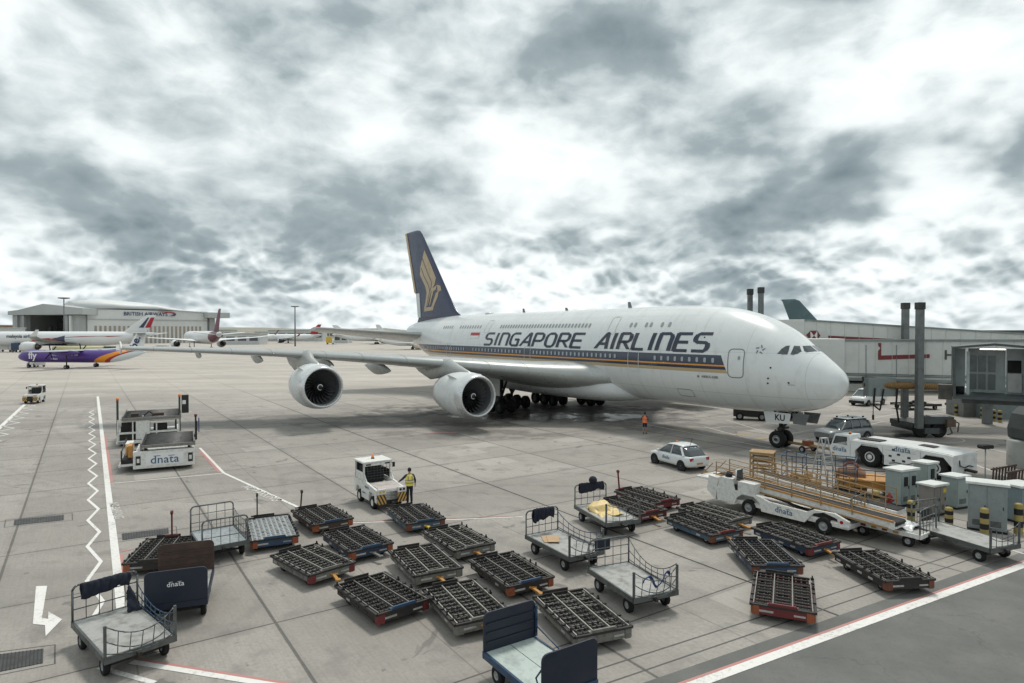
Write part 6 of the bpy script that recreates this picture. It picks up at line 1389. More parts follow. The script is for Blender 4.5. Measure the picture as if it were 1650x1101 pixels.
def person(label, loc, rz, vest, shorts=False, arms=None, legs=None, hair=True, lean=0.0, cap=None):
    """faces local +x"""
    t = thing('person', label, 'person', loc, rz)
    hip = (0, 0, .93); V = [hip, (0, 0, 1.08), (.01 + lean * .5, 0, 1.28), (.0 + lean, 0, 1.43), (.01 + lean, 0, 1.52), (.03 + lean, 0, 1.60)]
    E = [(0, 1), (1, 2), (2, 3), (3, 4), (4, 5)]; Rr = [(.15, .13), (.145, .115), (.165, .12), (.10, .09), (.055, .055), (.06, .06)]
    legs = legs or [((.02, .10, .50), (-.02, .11, .09)), ((.0, -.10, .50), (.02, -.12, .09))]
    for sg, (kn, an) in zip((1, -1), legs):
        i = len(V); V += [(0, sg * .095, .86), kn, an, (an[0] + .14, an[1] + sg * .02, .045)]; E += [(0, i), (i, i + 1), (i + 1, i + 2), (i + 2, i + 3)]; Rr += [.095, .062, .042, .036]
    arms = arms or [((.0, .27, 1.16), (.06, .28, .93)), ((.0, -.27, 1.16), (.06, -.28, .93))]; hands = []
    for sg, (el, wr) in zip((1, -1), arms):
        i = len(V); V += [(lean, sg * .185, 1.42), (el[0] + lean, el[1], el[2]), (wr[0] + lean, wr[1], wr[2])]; E += [(3, i), (i, i + 1), (i + 1, i + 2)]; Rr += [.062, .045, .032]
        W_ = Vector((wr[0] + lean, wr[1], wr[2])); dr = (W_ - Vector((el[0] + lean, el[1], el[2]))).normalized(); hands.append((W_, dr, sg))
        p = W_ + dr * .07; j = len(V); V.append(tuple(p)); E.append((i + 2, j)); Rr.append((.036, .02))
        side = Vector((1, 0, 0)); side = (side - dr * side.dot(dr)).normalized()
        for k, ln in enumerate((.065, .08, .075, .055)):
            b0 = p + side * (.028 - .019 * k); a = len(V); V += [tuple(b0 + dr * .03), tuple(b0 + dr * (.03 + ln * .5) + Vector((0, -sg * .006, 0))), tuple(b0 + dr * (.03 + ln) + Vector((0, -sg * .022, 0)))]
            E += [(j, a), (a, a + 1), (a + 1, a + 2)]; Rr += [.010, .009, .007]
        a = len(V); b0 = W_ + dr * .04 + side * .035; V += [tuple(b0), tuple(b0 + side * .02 + dr * .035)]; E += [(j, a), (a, a + 1)]; Rr += [.011, .009]
    body = skin_obj('body', V, E, Rr, SKIN, t)
    hx = .035 + lean; b = MB(); prof = [(1.56, .045), (1.585, .06), (1.62, .077), (1.67, .088), (1.71, .088), (1.75, .075), (1.78, .045), (1.79, .01)]
    b.lathe(prof, (0, 0, 0), 'z', 16); b.v = [(hx + x * 1.12, y * .9, z) for x, y, z in b.v]
    b.prism([(hx + .09, 1.68), (hx + .118, 1.645), (hx + .09, 1.64)], -.013, .013, 'y'); b.box(hx + .085, hx + .096, -.025, .025, 1.608, 1.616)
    for sg in (-1, 1): b.sphere((hx + .088, sg * .03, 1.685), .012, 0, 5); b.sphere((hx - .005, sg * .082, 1.665), .022, 0, 5)
    h_ = b.build('head', SKIN, t); 
    b = MB(); b.lathe([(1.63, .088), (1.68, .097), (1.72, .098), (1.765, .083), (1.8, .045), (1.806, .005)], (0, 0, 0), 'z', 16); b.v = [(hx - .018 + x * 1.08, y * .93, z) for x, y, z in b.v]; b.build('hair', cap or HAIR, t)
    # clothing
    nv = 14; TV = V[:4] + V[6:6 + 0]
    skin_obj('shirt', [(lean * .0, 0, 1.0), (.005 + lean * .4, 0, 1.2), (lean, 0, 1.425)] + [V[14], V[15], V[16]] + [p for p in (None,) if p], [(0, 1), (1, 2), (2, 3), (3, 4)], [(.155, .135), (.172, .13), (.112, .1), .072, .058, .04], SHIRT, t) if False else None
    i0 = 14; L0 = [i for i, v in enumerate(V) if abs(v[2] - 1.42) < 1e-6]
    sv = [(0, 0, 1.0), (.005 + lean * .4, 0, 1.22), (lean, 0, 1.43)]; se = [(0, 1), (1, 2)]; sr = [(.16, .135), (.176, .13), (.105, .095)]
    for k, i in enumerate(L0):
        a = len(sv); sv += [V[i], V[i + 1], tuple(Vector(V[i + 1]).lerp(Vector(V[i + 2]), .75))]; se += [(2, a), (a, a + 1), (a + 1, a + 2)]; sr += [.074, .058, .045]
    skin_obj('shirt', sv, se, sr, SHIRT, t, 0)
    tv = [(0, 0, 1.02), (0, 0, .93)]; te = [(0, 1)]; tr_ = [(.155, .13), (.16, .14)]
    for sg, (kn, an) in zip((1, -1), legs):
        a = len(tv); tv += [(0, sg * .095, .84), kn]; te += [(1, a), (a, a + 1)]; tr_ += [.108, .078]
        if not shorts: tv.append((an[0], an[1], an[2] - .01)); te.append((a + 1, a + 2)); tr_.append(.062)
    skin_obj('shorts' if shorts else 'trousers', tv, te, tr_, TROU, t, 0)
    for sg, (kn, an) in zip((1, -1), legs):
        b = MB(); rg = []
        for u, w_, h in ((-.09, .03, .06), (-.06, .045, .11), (.02, .045, .12), (.08, .05, .075), (.17, .045, .05), (.2, .025, .035)):
            rg.append([(an[0] + u, an[1] + w_ * math.cos(q), max(.003, h / 2 + h / 2 * math.sin(q))) for q in [2 * PI * k / 12 for k in range(12)]])
        b.loft(rg); b.build('boot', BOOT, t)
    b = MB(); rg = []
    for z, wx, wy, off_ in ((.92, .165, .205, 0), (1.05, .16, .20, 0), (1.2, .162, .212, lean * .5), (1.33, .155, .215, lean * .85), (1.43, .115, .175, lean), (1.475, .075, .10, lean)):
        rg.append([(off_ + wx * math.cos(q), wy * math.sin(q), z) for q in [2 * PI * k / 20 for k in range(20)]])
    b.loft(rg, caps=False); vs = b.build('vest', vest, t)
    for z in (1.04, 1.17):
        b = MB(); b.loft([[(lean * .3 + .168 * math.cos(q), .212 * math.sin(q), z + dz_) for q in [2 * PI * k / 20 for k in range(20)]] for dz_ in (0, .05)], caps=False); b.build('reflective_band', REFS, vs)
    for y in (-.1, .1): b = MB(); b.tube([(-.150, y, 1.2), (-.155 + lean * .8, y, 1.33), (-.115 + lean, y, 1.43)], .02); b.build('reflective_band', REFS, vs)
    return t
person('worker in a yellow vest and dark trousers beside the tractor, seen from behind', G(660, 812), R(112), VEST_Y, arms=[((.10, .36, 1.22), (.22, .52, 1.08)), ((.02, -.29, 1.16), (.08, -.30, .94))], legs=[((.02, .09, .50), (-.02, .10, .09)), ((.03, -.09, .50), (.03, -.11, .09))])
person('worker in an orange vest and dark shorts standing under the aircraft nose side', G(1039, 699), R(80), VEST_O, shorts=True, arms=[((.08, .26, 1.18), (.18, .12, 1.08)), ((.08, -.26, 1.18), (.18, -.12, 1.08))], lean=.03)
# ================================================================ jet bridges on the right
JW = M('bridge_cream', (.55, .565, .54), .5, dirt=.3, dcol=(.33, .35, .33), scale=.6); JG = M('bridge_grey_green', (.20, .235, .23), .5, dirt=.35, scale=1.2)
JD = M('bridge_dark', (.06, .07, .07), .6, dirt=.4, scale=2); HR = M('bank_red', (.17, .025, .03), .5, dirt=.2); COLG = M('column_grey', (.13, .145, .145), .45, .3, dirt=.4, scale=1.5)
def tunnel(t, p0, p1, w, h0, h1, mat, name='tunnel', rib=True):
    """box section between two floor points"""
    p0, p1 = Vector(p0), Vector(p1); d = (p1 - p0); dh = Vector((d.x, d.y, 0)).normalized(); n = Vector((-dh.y, dh.x, 0)) * w / 2; up = Vector((0, 0, 1)); b = MB()
    vs = [p0 - n, p0 + n, p0 + n + up * h0, p0 - n + up * h0, p1 - n, p1 + n, p1 + n + up * h1, p1 - n + up * h1]
    b.add(vs, [(0, 1, 2, 3), (7, 6, 5, 4), (0, 4, 5, 1), (1, 5, 6, 2), (2, 6, 7, 3), (3, 7, 4, 0)]); o = b.build(name, mat, t, bevel=.03)
    b = MB()
    for sg in (-1, 1):
        b.bar(p0 + n * sg * 1.03 + up * (h0 + .02), p1 + n * sg * 1.03 + up * (h1 + .02), .12, .14); b.bar(p0 + n * sg * 1.03 - up * .02, p1 + n * sg * 1.03 - up * .02, .14, .24)
    b.build('edge_beam', JG, o)
    if rib:
        b = MB(); k = int(d.length / 1.2)
        for i in range(1, k):
            q = p0 + d * i / k; hh = h0 + (h1 - h0) * i / k
            for sg in (-1, 1): b.bar(q + n * sg * 1.01 + up * .1, q + n * sg * 1.01 + up * (hh - .08), .05, .05)
        b.build('panel_joint', JW, o)
    b = MB()
    for h_ in (.32, .45): b.cyl(p0 - n * 1.05 + up * h_, p1 - n * 1.05 + up * h_, .04, n=6)
    b.build('conduit', JG, o)
    b = MB()
    for f in (.12, .34, .6, .82): q = p0.lerp(p1, f) + up * (h0 + (h1 - h0) * f); b.box(q.x - .6, q.x + .6, q.y - .4, q.y + .4, q.z, q.z + .35)
    bpy.data.objects.remove(b.build('roof_units', JG, o))
    return o
# lower bridge, in front
jb = thing('jet_bridge', 'long cream jet bridge with a red angle mark, carried by two tall grey columns', 'jet bridge', (0, 0, 0))
bA = D(1352, 612, 54.5); bB = D(1800, 620, 49.0); bA.z = 4.65; bB.z = 4.5
o = tunnel(jb, bA, bB, 3.0, 3.15, 3.35, JW)
dd = (bB - bA).normalized(); dh = Vector((dd.x, dd.y, 0)).normalized(); nn = Vector((dh.y, -dh.x, 0))
def facept(px, py, o0=bA, w=1.5, off=.04):
    """pixel -> point on the near side face of the bridge"""
    a0 = o0 + nn * (w + off); r = D(px, py, 1.0) - Vector((0, 0, HCAM)); k = (a0 - Vector((0, 0, HCAM))).dot(nn) / r.dot(nn); return Vector((0, 0, HCAM)) + r * k
def facepoly(pts, mat, name, par, **kw):
    b = MB(); v = [facept(*p, **kw) for p in pts]; vv = v + [p - nn * .03 for p in v]; n = len(v)
    b.add(vv, [tuple(range(n)), tuple(range(2 * n - 1, n - 1, -1))] + [(i, n + i, n + (i + 1) % n, (i + 1) % n) for i in range(n)]); return b.build(name, mat, par)
facepoly([(1415, 553), (1420, 553), (1420, 573), (1498, 571), (1498, 577), (1415, 580), (1415, 566), (1419, 561), (1415, 557)], HR, 'red_mark', o)
txo = text_mesh('H', 1.05, M('letter_grey', (.05, .06, .06), .5), 'lettering', o, frame_m(facept(1530, 573), dh, (0, 0, 1)), offset=.02)
for px in (1357, 1395, 1444):
    if px > 0: facepoly([(px, 556), (px + 1.2, 556), (px + 1.2, 608), (px, 608)], JG, 'panel_joint', o)
b = MB(); q = bA - dh * 1.6; b.box(-1.7, 1.7, -1.7, 1.7, 0, 3.3); cab = b.build('cab', JW, jb, bevel=.05); cab.location = q; cab.rotation_euler = (0, 0, math.atan2(dh.y, dh.x))
b = MB()
for k in range(6): b.box(-1.7 - .22 * (k + 1), -1.7 - .22 * k - .06, -1.6, 1.6, .1, 3.1)
bl_ = b.build('bellows', JD, cab)
for px, dep, z1 in ((1458, 56.6, 11.1), (1481.5, 50.4, 10.85)):
    p = D(px, 600, dep); b = MB(); b.box(p.x - .25, p.x + .25, p.y - .22, p.y + .22, .9, z1 - .55); cl = b.build('column', COLG, jb, bevel=.03)
    b = MB(); b.box(p.x - .29, p.x + .29, p.y - .26, p.y + .26, z1 - .55, z1); b.build('column_cap', M('cap_dark', (.03, .028, .028), .6), cl, bevel=.02)
p = D(1480, 700, 53.2); b = MB(); b.box(p.x - 1.6, p.x + 1.4, p.y - 1.6, p.y + 1.4, .75, 1.15); b.box(p.x - .8, p.x + 1.6, p.y - 2.0, p.y - 1.0, 1.1, 1.7); b.box(p.x - .9, p.x + .3, p.y - 2.2, p.y + 2.4, .35, .8); dvb = b.build('drive_bogie', JD, jb, bevel=.04)
b = MB(); b.box(p.x - 1.5, p.x - .2, p.y - 1.7, p.y - .8, 1.16, 1.5); b.box(p.x - .2, p.x + 1.2, p.y - 1.9, p.y - 1.2, 1.71, 1.76); b.build('bogie_cover', WHITE2, dvb)
b = MB(); b.box(p.x + .9, p.x + 1.6, p.y - 2.2, p.y - 1.7, .9, 1.5); b.tube([(p.x + 1.5, p.y - 2.0, 1.4), (p.x + 1.9, p.y - 2.1, 1.2), (p.x + 1.8, p.y - 2.1, .5)], .05); b.tube([(p.x + 1.2, p.y - 2.0, 1.0), (p.x + 1.3, p.y - 2.2, .4), (p.x + .9, p.y - 2.2, .3)], .05); b.build('valve_block', M('brown_valves', (.1, .075, .05), .6, dirt=.5), dvb)
for dx_ in (-.9, .5): w_ = wheel(dvb, p.x + dx_, p.y - 1.7, .62, .4, BLACK, DSTEEL, 'wheel', 'y', .45, n=24)
b = MB(); yl = D(1392, 622, 52.3); yr = D(1520, 623, 50.4); yl.z = yr.z = 4.2; b.cyl(yl, yr, .18, n=8); k = 46
b.build('cable_core', DBLK, jb)
b = MB()
for i in range(k): q = yl.lerp(yr, (i + .5) / k); b.cyl(q - Vector((.05, 0, 0)), q + Vector((.04, 0, 0)), .27, n=10)
b.build('yellow_ribbed_duct', GOLD, jb)
b = MB(); yl2 = yl + Vector((0, .2, .42)); b.cyl(yl2, yl2 + Vector((2.6, -.1, 0)), .22); b.build('cable_drum', DBLK, jb)
q = D(1418, 620, 52.0); b = MB(); b.box(q.x - 1.15, q.x + 1.1, q.y - .4, q.y + .4, 3.3, 4.8); b.build('service_box', JG, jb, bevel=.03)
b = MB(); q0 = D(1446, 640, 51.5); b.tube([(q0.x, q0.y, 4.1), (q0.x - .1, q0.y, 2.6), (q0.x + .15, q0.y, 1.2)], .07); b.tube([(q0.x - 1.8, q0.y, 4.0), (q0.x - 1.9, q0.y, 2.6), (q0.x - 1.4, q0.y, 2.2), (q0.x - 1.1, q0.y, 3.9)], .06); b.build('hanging_hose', DBLK, jb)
q0 = D(1407, 660, 51.0); b = MB(); b.cyl((q0.x, q0.y, 3.4), (q0.x, q0.y, 1.9), .03); b.cyl((q0.x, q0.y, 1.9), (q0.x, q0.y, 1.5), .08); b.build('hanging_plug', DBLK, jb)
# upper bridge behind
jb2 = thing('jet_bridge', 'upper cream jet bridge sloping down behind, with a red and white six sided emblem', 'jet bridge', (0, 0, 0))
cA = D(1285, 570, 60.0); cB = D(1700, 590, 57.0); cA.z = 6.4; cB.z = 4.9
o2 = tunnel(jb2, cA, cB, 3.0, 3.2, 3.2, JW)
d2 = cB - cA; dh = Vector((d2.x, d2.y, 0)).normalized(); nn = Vector((dh.y, -dh.x, 0))
FK = dict(o0=cA, w=1.5)
facepoly([(1299, 540), (1306, 533), (1317, 533), (1322, 541), (1317, 548), (1306, 548)], HR, 'emblem', o2, **FK)
facepoly([(1306, 534), (1311.5, 541), (1306, 547.5)], LOGOW, 'emblem', o2, off=.075, **FK); facepoly([(1317, 534), (1312, 541), (1317, 547.5)], LOGOW, 'emblem', o2, off=.075, **FK)
facepoly([(1335, 541), (1440, 546.5), (1440, 550), (1390, 549), (1335, 545.5)], HR, 'red_mark', o2, **FK)
b = MB(); q = cA - dh * 1.2; b.box(-1.3, 1.3, -1.7, 1.7, 0, 3.3); c_ = b.build('cab', JW, jb2, bevel=.05); c_.location = q + Vector((0, 0, -.05)); c_.rotation_euler = (0, 0, math.atan2(dh.y, dh.x))
b = MB(); q = D(1322, 562, 57.6); b.box(q.x - .9, q.x + .9, q.y - .9, q.y + .9, 5.4, 7.6); b.build('canopy_block', JD, jb2, bevel=.04)
for px, dep, top in ((1208.5, 66, 12.95), (1226, 65, 13.05)):
    p = D(px, 500, dep); b = MB(); b.box(p.x - .23, p.x + .23, p.y - .2, p.y + .2, .5, top - .6); cl = b.build('column', COLG, jb2, bevel=.03)
    b = MB(); b.box(p.x - .27, p.x + .27, p.y - .24, p.y + .24, top - .6, top); b.build('column_cap', M('cap_dark', (.03, .028, .028), .6), cl)
b = MB(); p0, p1 = D(1208, 500, 66), D(1225, 500, 65); b.box(p0.x - .6, p1.x + .6, 64, 67, .5, 1.1); b.build('column_base', JD, jb2)
for px in (1592,): p = D(px, 560, 59); b = MB(); b.box(p.x - .3, p.x + .3, p.y - .3, p.y + .3, .02, 5.0); b.build('column', COLG, jb2)
# near cab, open end towards us
jc = thing('jet_bridge_cab', 'dark framed open jet bridge cab with a lit ceiling strip and glazed doors inside', 'jet bridge', (28.1, 37.2, 4.75), R(-33))
DG2 = M('cab_dark_green', (.055, .07, .072), .45, dirt=.4, scale=1.5); CI = M('cab_inner_pale', (.36, .41, .41), .5, dirt=.3)
b = MB(); b.box(-1.98, 1.98, 0, 3.2, -.18, 0); b.build('floor', DG2, jc)
b = MB(); b.prism([(-2.0, 2.78), (0, 2.98), (2.0, 2.80), (2.0, 2.93), (0, 3.12), (-2.0, 2.9)], 0, 3.2, 'y'); b.build('canopy', DG2, jc)
for s_ in (-1, 1):
    b = MB(); b.box(s_ * 1.93 - .06, s_ * 1.93 + .06, 0, 3.2, 0.001, 2.78); b.build('side_wall', DG2, jc)
    b = MB(); b.bar((s_ * 1.9, -.05, -.1), (s_ * 1.98, -.05, 2.85), .14); b.build('front_post', JD, jc)
b = MB(); b.bar((-1.98, -.05, 2.84), (0, -.05, 3.04), .12); b.bar((0, -.05, 3.04), (1.98, -.05, 2.85), .12); b.box(-1.98, 1.98, -.25, 0, -.2, -.06); b.build('front_edge', JD, jc)
b = MB(); b.box(-1.3, -1.15, .6, .7, .002, 2.6); b.box(-1.86, -1.3, 2.2, 2.3, .002, 2.75); b.box(-1.12, .75, 2.9, 3.0, .002, 2.75); b.box(.75, 1.86, 2.4, 2.5, .002, 2.75); bk_ = b.build('rear_wall', CI, jc)
for i, (x0, x1) in enumerate(((-1.05, -.68), (-.6, -.22), (-.12, .26))):
    for z0, z1 in ((.2, 1.15), (1.3, 2.3)): b = MB(); b.box(x0, x1, 2.86, 2.899, z0, z1); b.build('door_pane', M('grey_pane', (.12, .15, .15), .12, dirt=.3), bk_)
b = MB(); b.box(.82, 1.5, 2.3, 2.399, .1, 1.25); b.build('control_desk', M('desk_white', (.5, .52, .5), .5), jc, bevel=.02); b = MB(); b.box(.8, 1.45, 2.34, 2.395, 1.3, 2.05); b.build('dark_screen', DBLK, jc)
b = MB(); b.box(-.62, .6, 1.2, 1.35, 2.72, 2.76); b.build('ceiling_lamp', glow('lamp_white', (1, .98, .93), 6.0), jc)
b = MB(); b.cyl((-1.6, 1.2, .45), (-1.6, 1.2, .003), .22); b.build('stool', DBLK, jc)
b = MB(); b.box(2.02, 9, .8, 3.2, -.1, 2.75); b.build('tunnel', JW, jc, bevel=.03)
b = MB(); b.box(-1.5, 1.5, .5, 2.9, -.5, -.19); b.build('under_beam', JD, jc); b = MB(); b.box(7.2, 8.4, 1.2, 2.8, -4.73, -.11); b.build('support_leg', JD, jc)
b = MB(); b.box(-2.7, -2.0, .6, 1.6, -.35, .55); b.build('stair_box', M('weathered_brown_steel', (.09, .085, .075), .6, .3, dirt=.6), jc)
p = D(1650, 668, 40.5); t = thing('black_cover', 'black covered machine standing on the concrete drum at the right edge', 'machine', (p.x + .1, p.y, 0)); b = MB(); b.prism([(-.55, 1.7), (.9, 1.7), (.9, 3.9), (.35, 3.95), (-.35, 3.3), (-.6, 2.4)], -.8, .8, 'y'); b.build('cover', JD, t, bevel=.12)
t = thing('concrete_drum', 'pale concrete drum under the black covered machine', 'drum', (p.x + .1, p.y, 0)); b = MB(); b.lathe([(0, .95), (1.6, .95), (1.68, .85), (1.68, .01)], (0, 0, 0), 'z', 28); b.build('drum', M('drum_concrete', (.33, .34, .32), .7, dirt=.3), t)
for lab, px, py, w_, d_, h, mt in (('grey concrete block below the jet bridge cab, a low hut on it', 1578, 672, 3.2, 2.6, 2.3, M('block_grey', (.17, .175, .165), .7, dirt=.3)), ('teal grey service block right of the concrete block', 1618, 676, 3.0, 2.6, 3.1, M('block_teal', (.15, .19, .19), .6, dirt=.3))):
    p = G(px, py); t = thing('service_block', lab, 'service block', (p.x, p.y + 1.3, 0)); b = MB(); b.box(-w_ / 2, w_ / 2, -d_ / 2, d_ / 2, 0, h); b.build('base', mt, t, bevel=.05); b = MB(); b.box(-w_ / 2 - .1, w_ / 2 + .1, -d_ / 2 - .1, d_ / 2 + .1, h + .002, h + .15); b.box(-w_ * .4, w_ * .3, -d_ * .3, d_ * .3, h + .15, h + .6); b.build('cap', CABT, t)
# terminal building behind
tb_ = thing('terminal_building', 'low pale terminal block with a row of dark openings behind the jet bridges', 'building', (0, 0, 0))
x0, x1, yy = 47.0, 120.0, 92.0
b = MB(); b.box(x0, x1, yy, yy + 25, 0, 1.0); b.box(x0, x1, yy, yy + 25, 3.3, 7.6); b.box(x0, x1, yy + 2.5, yy + 24, 1.0, 3.3)
for i in range(13): b.box(x0 + i * 6.0, x0 + i * 6.0 + .7, yy, yy + 1, 1.0, 3.3)
b.build('wall', JW, tb_); b = MB()
for i in range(12): b.box(x0 + i * 6 + .7, x0 + i * 6 + 6.0, yy + 2.3, yy + 2.499, 1.02, 3.28)
tag(b.build('openings', DBLK, tb_)); b = MB(); b.box(x0 - .3, x1 + .3, yy - .3, yy + 25.3, 7.6, 8.0); rf = b.build('roof', JG, tb_)
b = MB(); b.box(70, 76, 94, 99, 8.0, 8.75); b.build('roof_plant', JD, rf)
# green tail beyond
# ================================================================ distant airliners, built nose at origin, +x forward
def airliner(label, loc, rz, L, rad, span, tail_h, cols, eng=2, nac=1.6, high=False, ttail=False, prop=False, group=None, winglet=True, zc=None, finmat=None):
    """cols: (fuselage, fin, wing, engine) materials"""
    t = thing('airliner', label, 'airliner', loc, rz, group); zc = zc or rad * 1.55 + .6
    st = []
    for f, rr, up_ in ((0, .02, -.15), (.008, .32, -.12), (.025, .58, -.08), (.05, .8, -.03), (.085, .96, 0), (.12, 1, 0), (.68, 1, 0), (.78, .9, .08), (.87, .66, .28), (.94, .4, .5), (.985, .18, .68), (1, .06, .72)):
        c = zc + rad * up_; st.append((f * L, c - rad * rr, c + rad * rr, rad * rr, c))
    fu = fuselage(st, [cols[0]], t, 36, L / 45)
    wz = zc + rad * .92 if high else zc - rad * .55
    if prop: ws = [(0, L * .44, L * .095, wz, .5, 0), (span * .25, L * .44, L * .09, wz, .45, 0), (span / 2, L * .455, L * .045, wz + .15, .25, 0)]
    else: ws = [(rad * .5, L * .33, L * .235, wz, rad * .42, 2), (span * .17, L * .43, L * .135, wz + rad * .25, rad * .25, 1), (span * .38, L * .535, L * .07, wz + rad * .55, rad * .14, 0), (span / 2, L * .61, L * .035, wz + rad * .95, rad * .08, 0)]
    hz_ = zc + rad * .45; ht = span * .165
    for sg in (1, -1):
        w_ = wing(ws, sg, [cols[2]], t, 'wing', 4)
        if winglet and not prop:
            b = MB(); q = ws[-1]; y = -sg * q[0]; b.add([(-q[1], y, q[3]), (-q[1] - q[2], y, q[3]), (-q[1] - q[2] * 1.7, y - sg * rad * .35, q[3] + rad * .8), (-q[1] - q[2] * 1.2, y - sg * rad * .3, q[3] + rad * .8)], [(0, 1, 2, 3)]); wl_ = b.build('winglet', cols[1], w_); wl_.modifiers.new('t', 'SOLIDIFY').thickness = .12
        if not prop:
            engine(t, L * .345, span * .165 * sg, wz - nac * .75, nac, nac * 3.0, cols[3], LIP, DBLK, (FAN, SPIN, CORE), detail=False)
            b = MB(); b.prism([(-L * .36, wz - nac * .1), (-L * .45, wz + rad * .2), (-L * .5, wz), (-L * .42, wz - nac * .5)], -sg * span * .165 - .2, -sg * span * .165 + .2, 'y'); b.build('pylon', cols[2], t)
        else:
            y = -sg * span * .155; b = MB(); rg = []
            for xx, w0, z0, z1 in ((-L * .385, .25, wz - .6, wz - .1), (-L * .40, .45, wz - .9, wz + .15), (-L * .46, .5, wz - 1.2, wz + .25), (-L * .54, .45, wz - 1.0, wz + .1), (-L * .60, .1, wz - .5, wz - .2)): rg.append([(xx, y + w0 * math.cos(a), (z0 + z1) / 2 + (z1 - z0) / 2 * math.sin(a)) for a in [2 * PI * k / 14 for k in range(14)]])
            b.loft(rg); nc = b.build('nacelle', cols[3], t)
            for k in range(6): a = k * PI / 3 + .3; b = MB(); c0 = Vector((-L * .38, y, wz - .38)); b.bar(c0, c0 + Vector((0, math.cos(a), math.sin(a))) * 2.0, .05, .28); b.build('propeller_blade', BLACK, nc)
        if ttail: wing([(0, L * .93, L * .07, tail_h - .1, .22, 0), (span * .16, L * .945, L * .045, tail_h - .05, .12, 0)], sg, [cols[2]], t, 'stabilizer', 2)
        else: wing([(.3, L * .865, L * .1, hz_, rad * .2, 0), (ht, L * .955, L * .035, hz_ + rad * .35, rad * .08, 0)], sg, [cols[2]], t, 'stabilizer', 3)
    zt = zc + rad * .8
    if ttail: fin_ = vfin([(zt - .3, L * .80, L * .985, .4), (zt + 1.0, L * .865, L * .985, .35), (tail_h, L * .93, L * 1.0, .25)], 0, 0, [cols[1]], t)
    else: fin_ = vfin([(zt - rad * .3, L * .79, L * .945, rad * .22), (zt + rad * .35, L * .82, L * .945, rad * .2), (tail_h - .4, L * .935, L * .995, rad * .09), (tail_h, L * .95, L * 1.0, rad * .05)], 0, 0, [cols[1]], t)
    def leg(x, y, r, nm):
        b = MB(); b.cyl((x, y, r), (x, y, zc - rad * .4 if not (prop and y) else wz - .5), .14 * r / .5); g_ = b.build(nm, DSTEEL, t)
        for dy in (-.32 * r / .5, .32 * r / .5):
            for dx_ in ((-.6, .6) if rad > 2.5 and y else (0,)): wheel(g_, x + dx_, y + dy, r, .35 * r / .5, BLACK, GRIM, n=14)
    leg(-L * .08, 0, .35 if rad < 1.5 else .5, 'nose_gear'); my = span * .155 if prop else max(rad * 1.25, 2.5)
    leg(-L * .5, my, .45 if rad < 1.5 else .6, 'main_gear'); leg(-L * .5, -my, .45 if rad < 1.5 else .6, 'main_gear')
    return t, fu, fin_, zc
PUR = M('purple_paint', (.075, .035, .21), .3, dirt=.15, scale=.6); MAR = M('maroon_paint', (.12, .02, .045), .4, dirt=.1); CRE = M('far_white', (.66, .68, .68), .4, dirt=.1, scale=.3)
def pat_mat(name, fn):
    m = bpy.data.materials.new(name); m.use_nodes = True; t = NT(m.node_tree); x, y, z = t.sep(t.new('ShaderNodeTexCoord').outputs['Object']); c = fn(t, t.m('MULTIPLY', x, -1.0), y, z)
    t.l.new(c, t.n['Principled BSDF'].inputs['Base Color']); t.n['Principled BSDF'].inputs['Roughness'].default_value = .35; return m
def fly(t, s, y, z):
    k = t.m('ADD', s, t.m('MULTIPLY', t.m('MULTIPLY', t.m('SUBTRACT', z, .6), t.m('SUBTRACT', z, .6)), -.55)); c = (.075, .035, .22)
    for th_, cc in ((19.8, (.75, .27, .015)), (22.5, (.35, .03, .03)), (23.7, (.62, .68, .70))): c = t.mix(t.m('GREATER_THAN', k, th_), c, cc)
    return c
def fly_fin(t, s, y, z): return t.mix(t.ramp(z, 4.0, 4.4), (.62, .68, .70), (.70, .72, .72))
def mal(t, s, y, z):
    k = t.m('ADD', s, t.m('MULTIPLY', z, -4.0)); c = (.68, .70, .70); u = t.m('GREATER_THAN', z, 3.4)
    top = t.m('LESS_THAN', z, t.m('ADD', 2.2, t.m('MULTIPLY', t.m('SUBTRACT', s, 20.0), .28)))
    bot = t.m('GREATER_THAN', z, t.m('ADD', -1.4, t.m('MULTIPLY', t.m('SUBTRACT', s, 18.0), .22))); b_ = t.m('MULTIPLY', t.m('MULTIPLY', top, bot), t.m('MULTIPLY', t.m('GREATER_THAN', s, 16.0), t.m('LESS_THAN', s, 37.0)))
    return t.mix(b_, c, (.03, .05, .11))
FLYM = pat_mat('purple_livery', fly)
fl, flf, flfin, fzc = airliner('purple propeller airliner with an orange and white tail taxiing at the left', (-117.3, 152.0, 0), R(173), 32.8, 1.48, 28.4, 8.3, (FLYM, pat_mat('pale_fin', fly_fin), WINGG, PUR), prop=True, high=True, ttail=True, zc=2.75)
def on_side(txt, x, z, size, mat, par, y, off=0.0, flip=-1):
    """lettering on the port side (y+) readable from port"""
    return text_mesh(txt, size, mat, 'lettering', par, frame_m((x, y, z), (flip, 0, 0), (0, 0, 1)), offset=off, extrude=.02)
on_side('fly', -5.0, 2.9, 2.3, LOGOW, flf, 1.5, .05); on_side('faster than road or rail', -13.2, 3.15, .75, LOGOW, flf, 1.48); on_side('values', -10.6, 2.2, .7, LOGOW, flf, 1.44)
o = text_mesh('be.', 2.6, M('be_blue', (.02, .05, .12), .5), 'lettering', flfin, frame_m((-30.3, .24, 6.1), (-.35, 0, .9), (.9, 0, .35)), offset=.06)
mlp = D(-28, 560, 268)
ml, mlf, mlfin, mzc = airliner('long white airliner with a red and blue wave, parked before the big hangar', (mlp.x, mlp.y, 0), R(179), 73.8, 3.0, 64.0, 15.4, (pat_mat('white_wave_livery', mal), CRE, WINGG, CRE), nac=2.0, zc=5.6)
on_side('malaysia airlines', -19, 6.6, 2.0, LET, mlf, 3.02, .03)
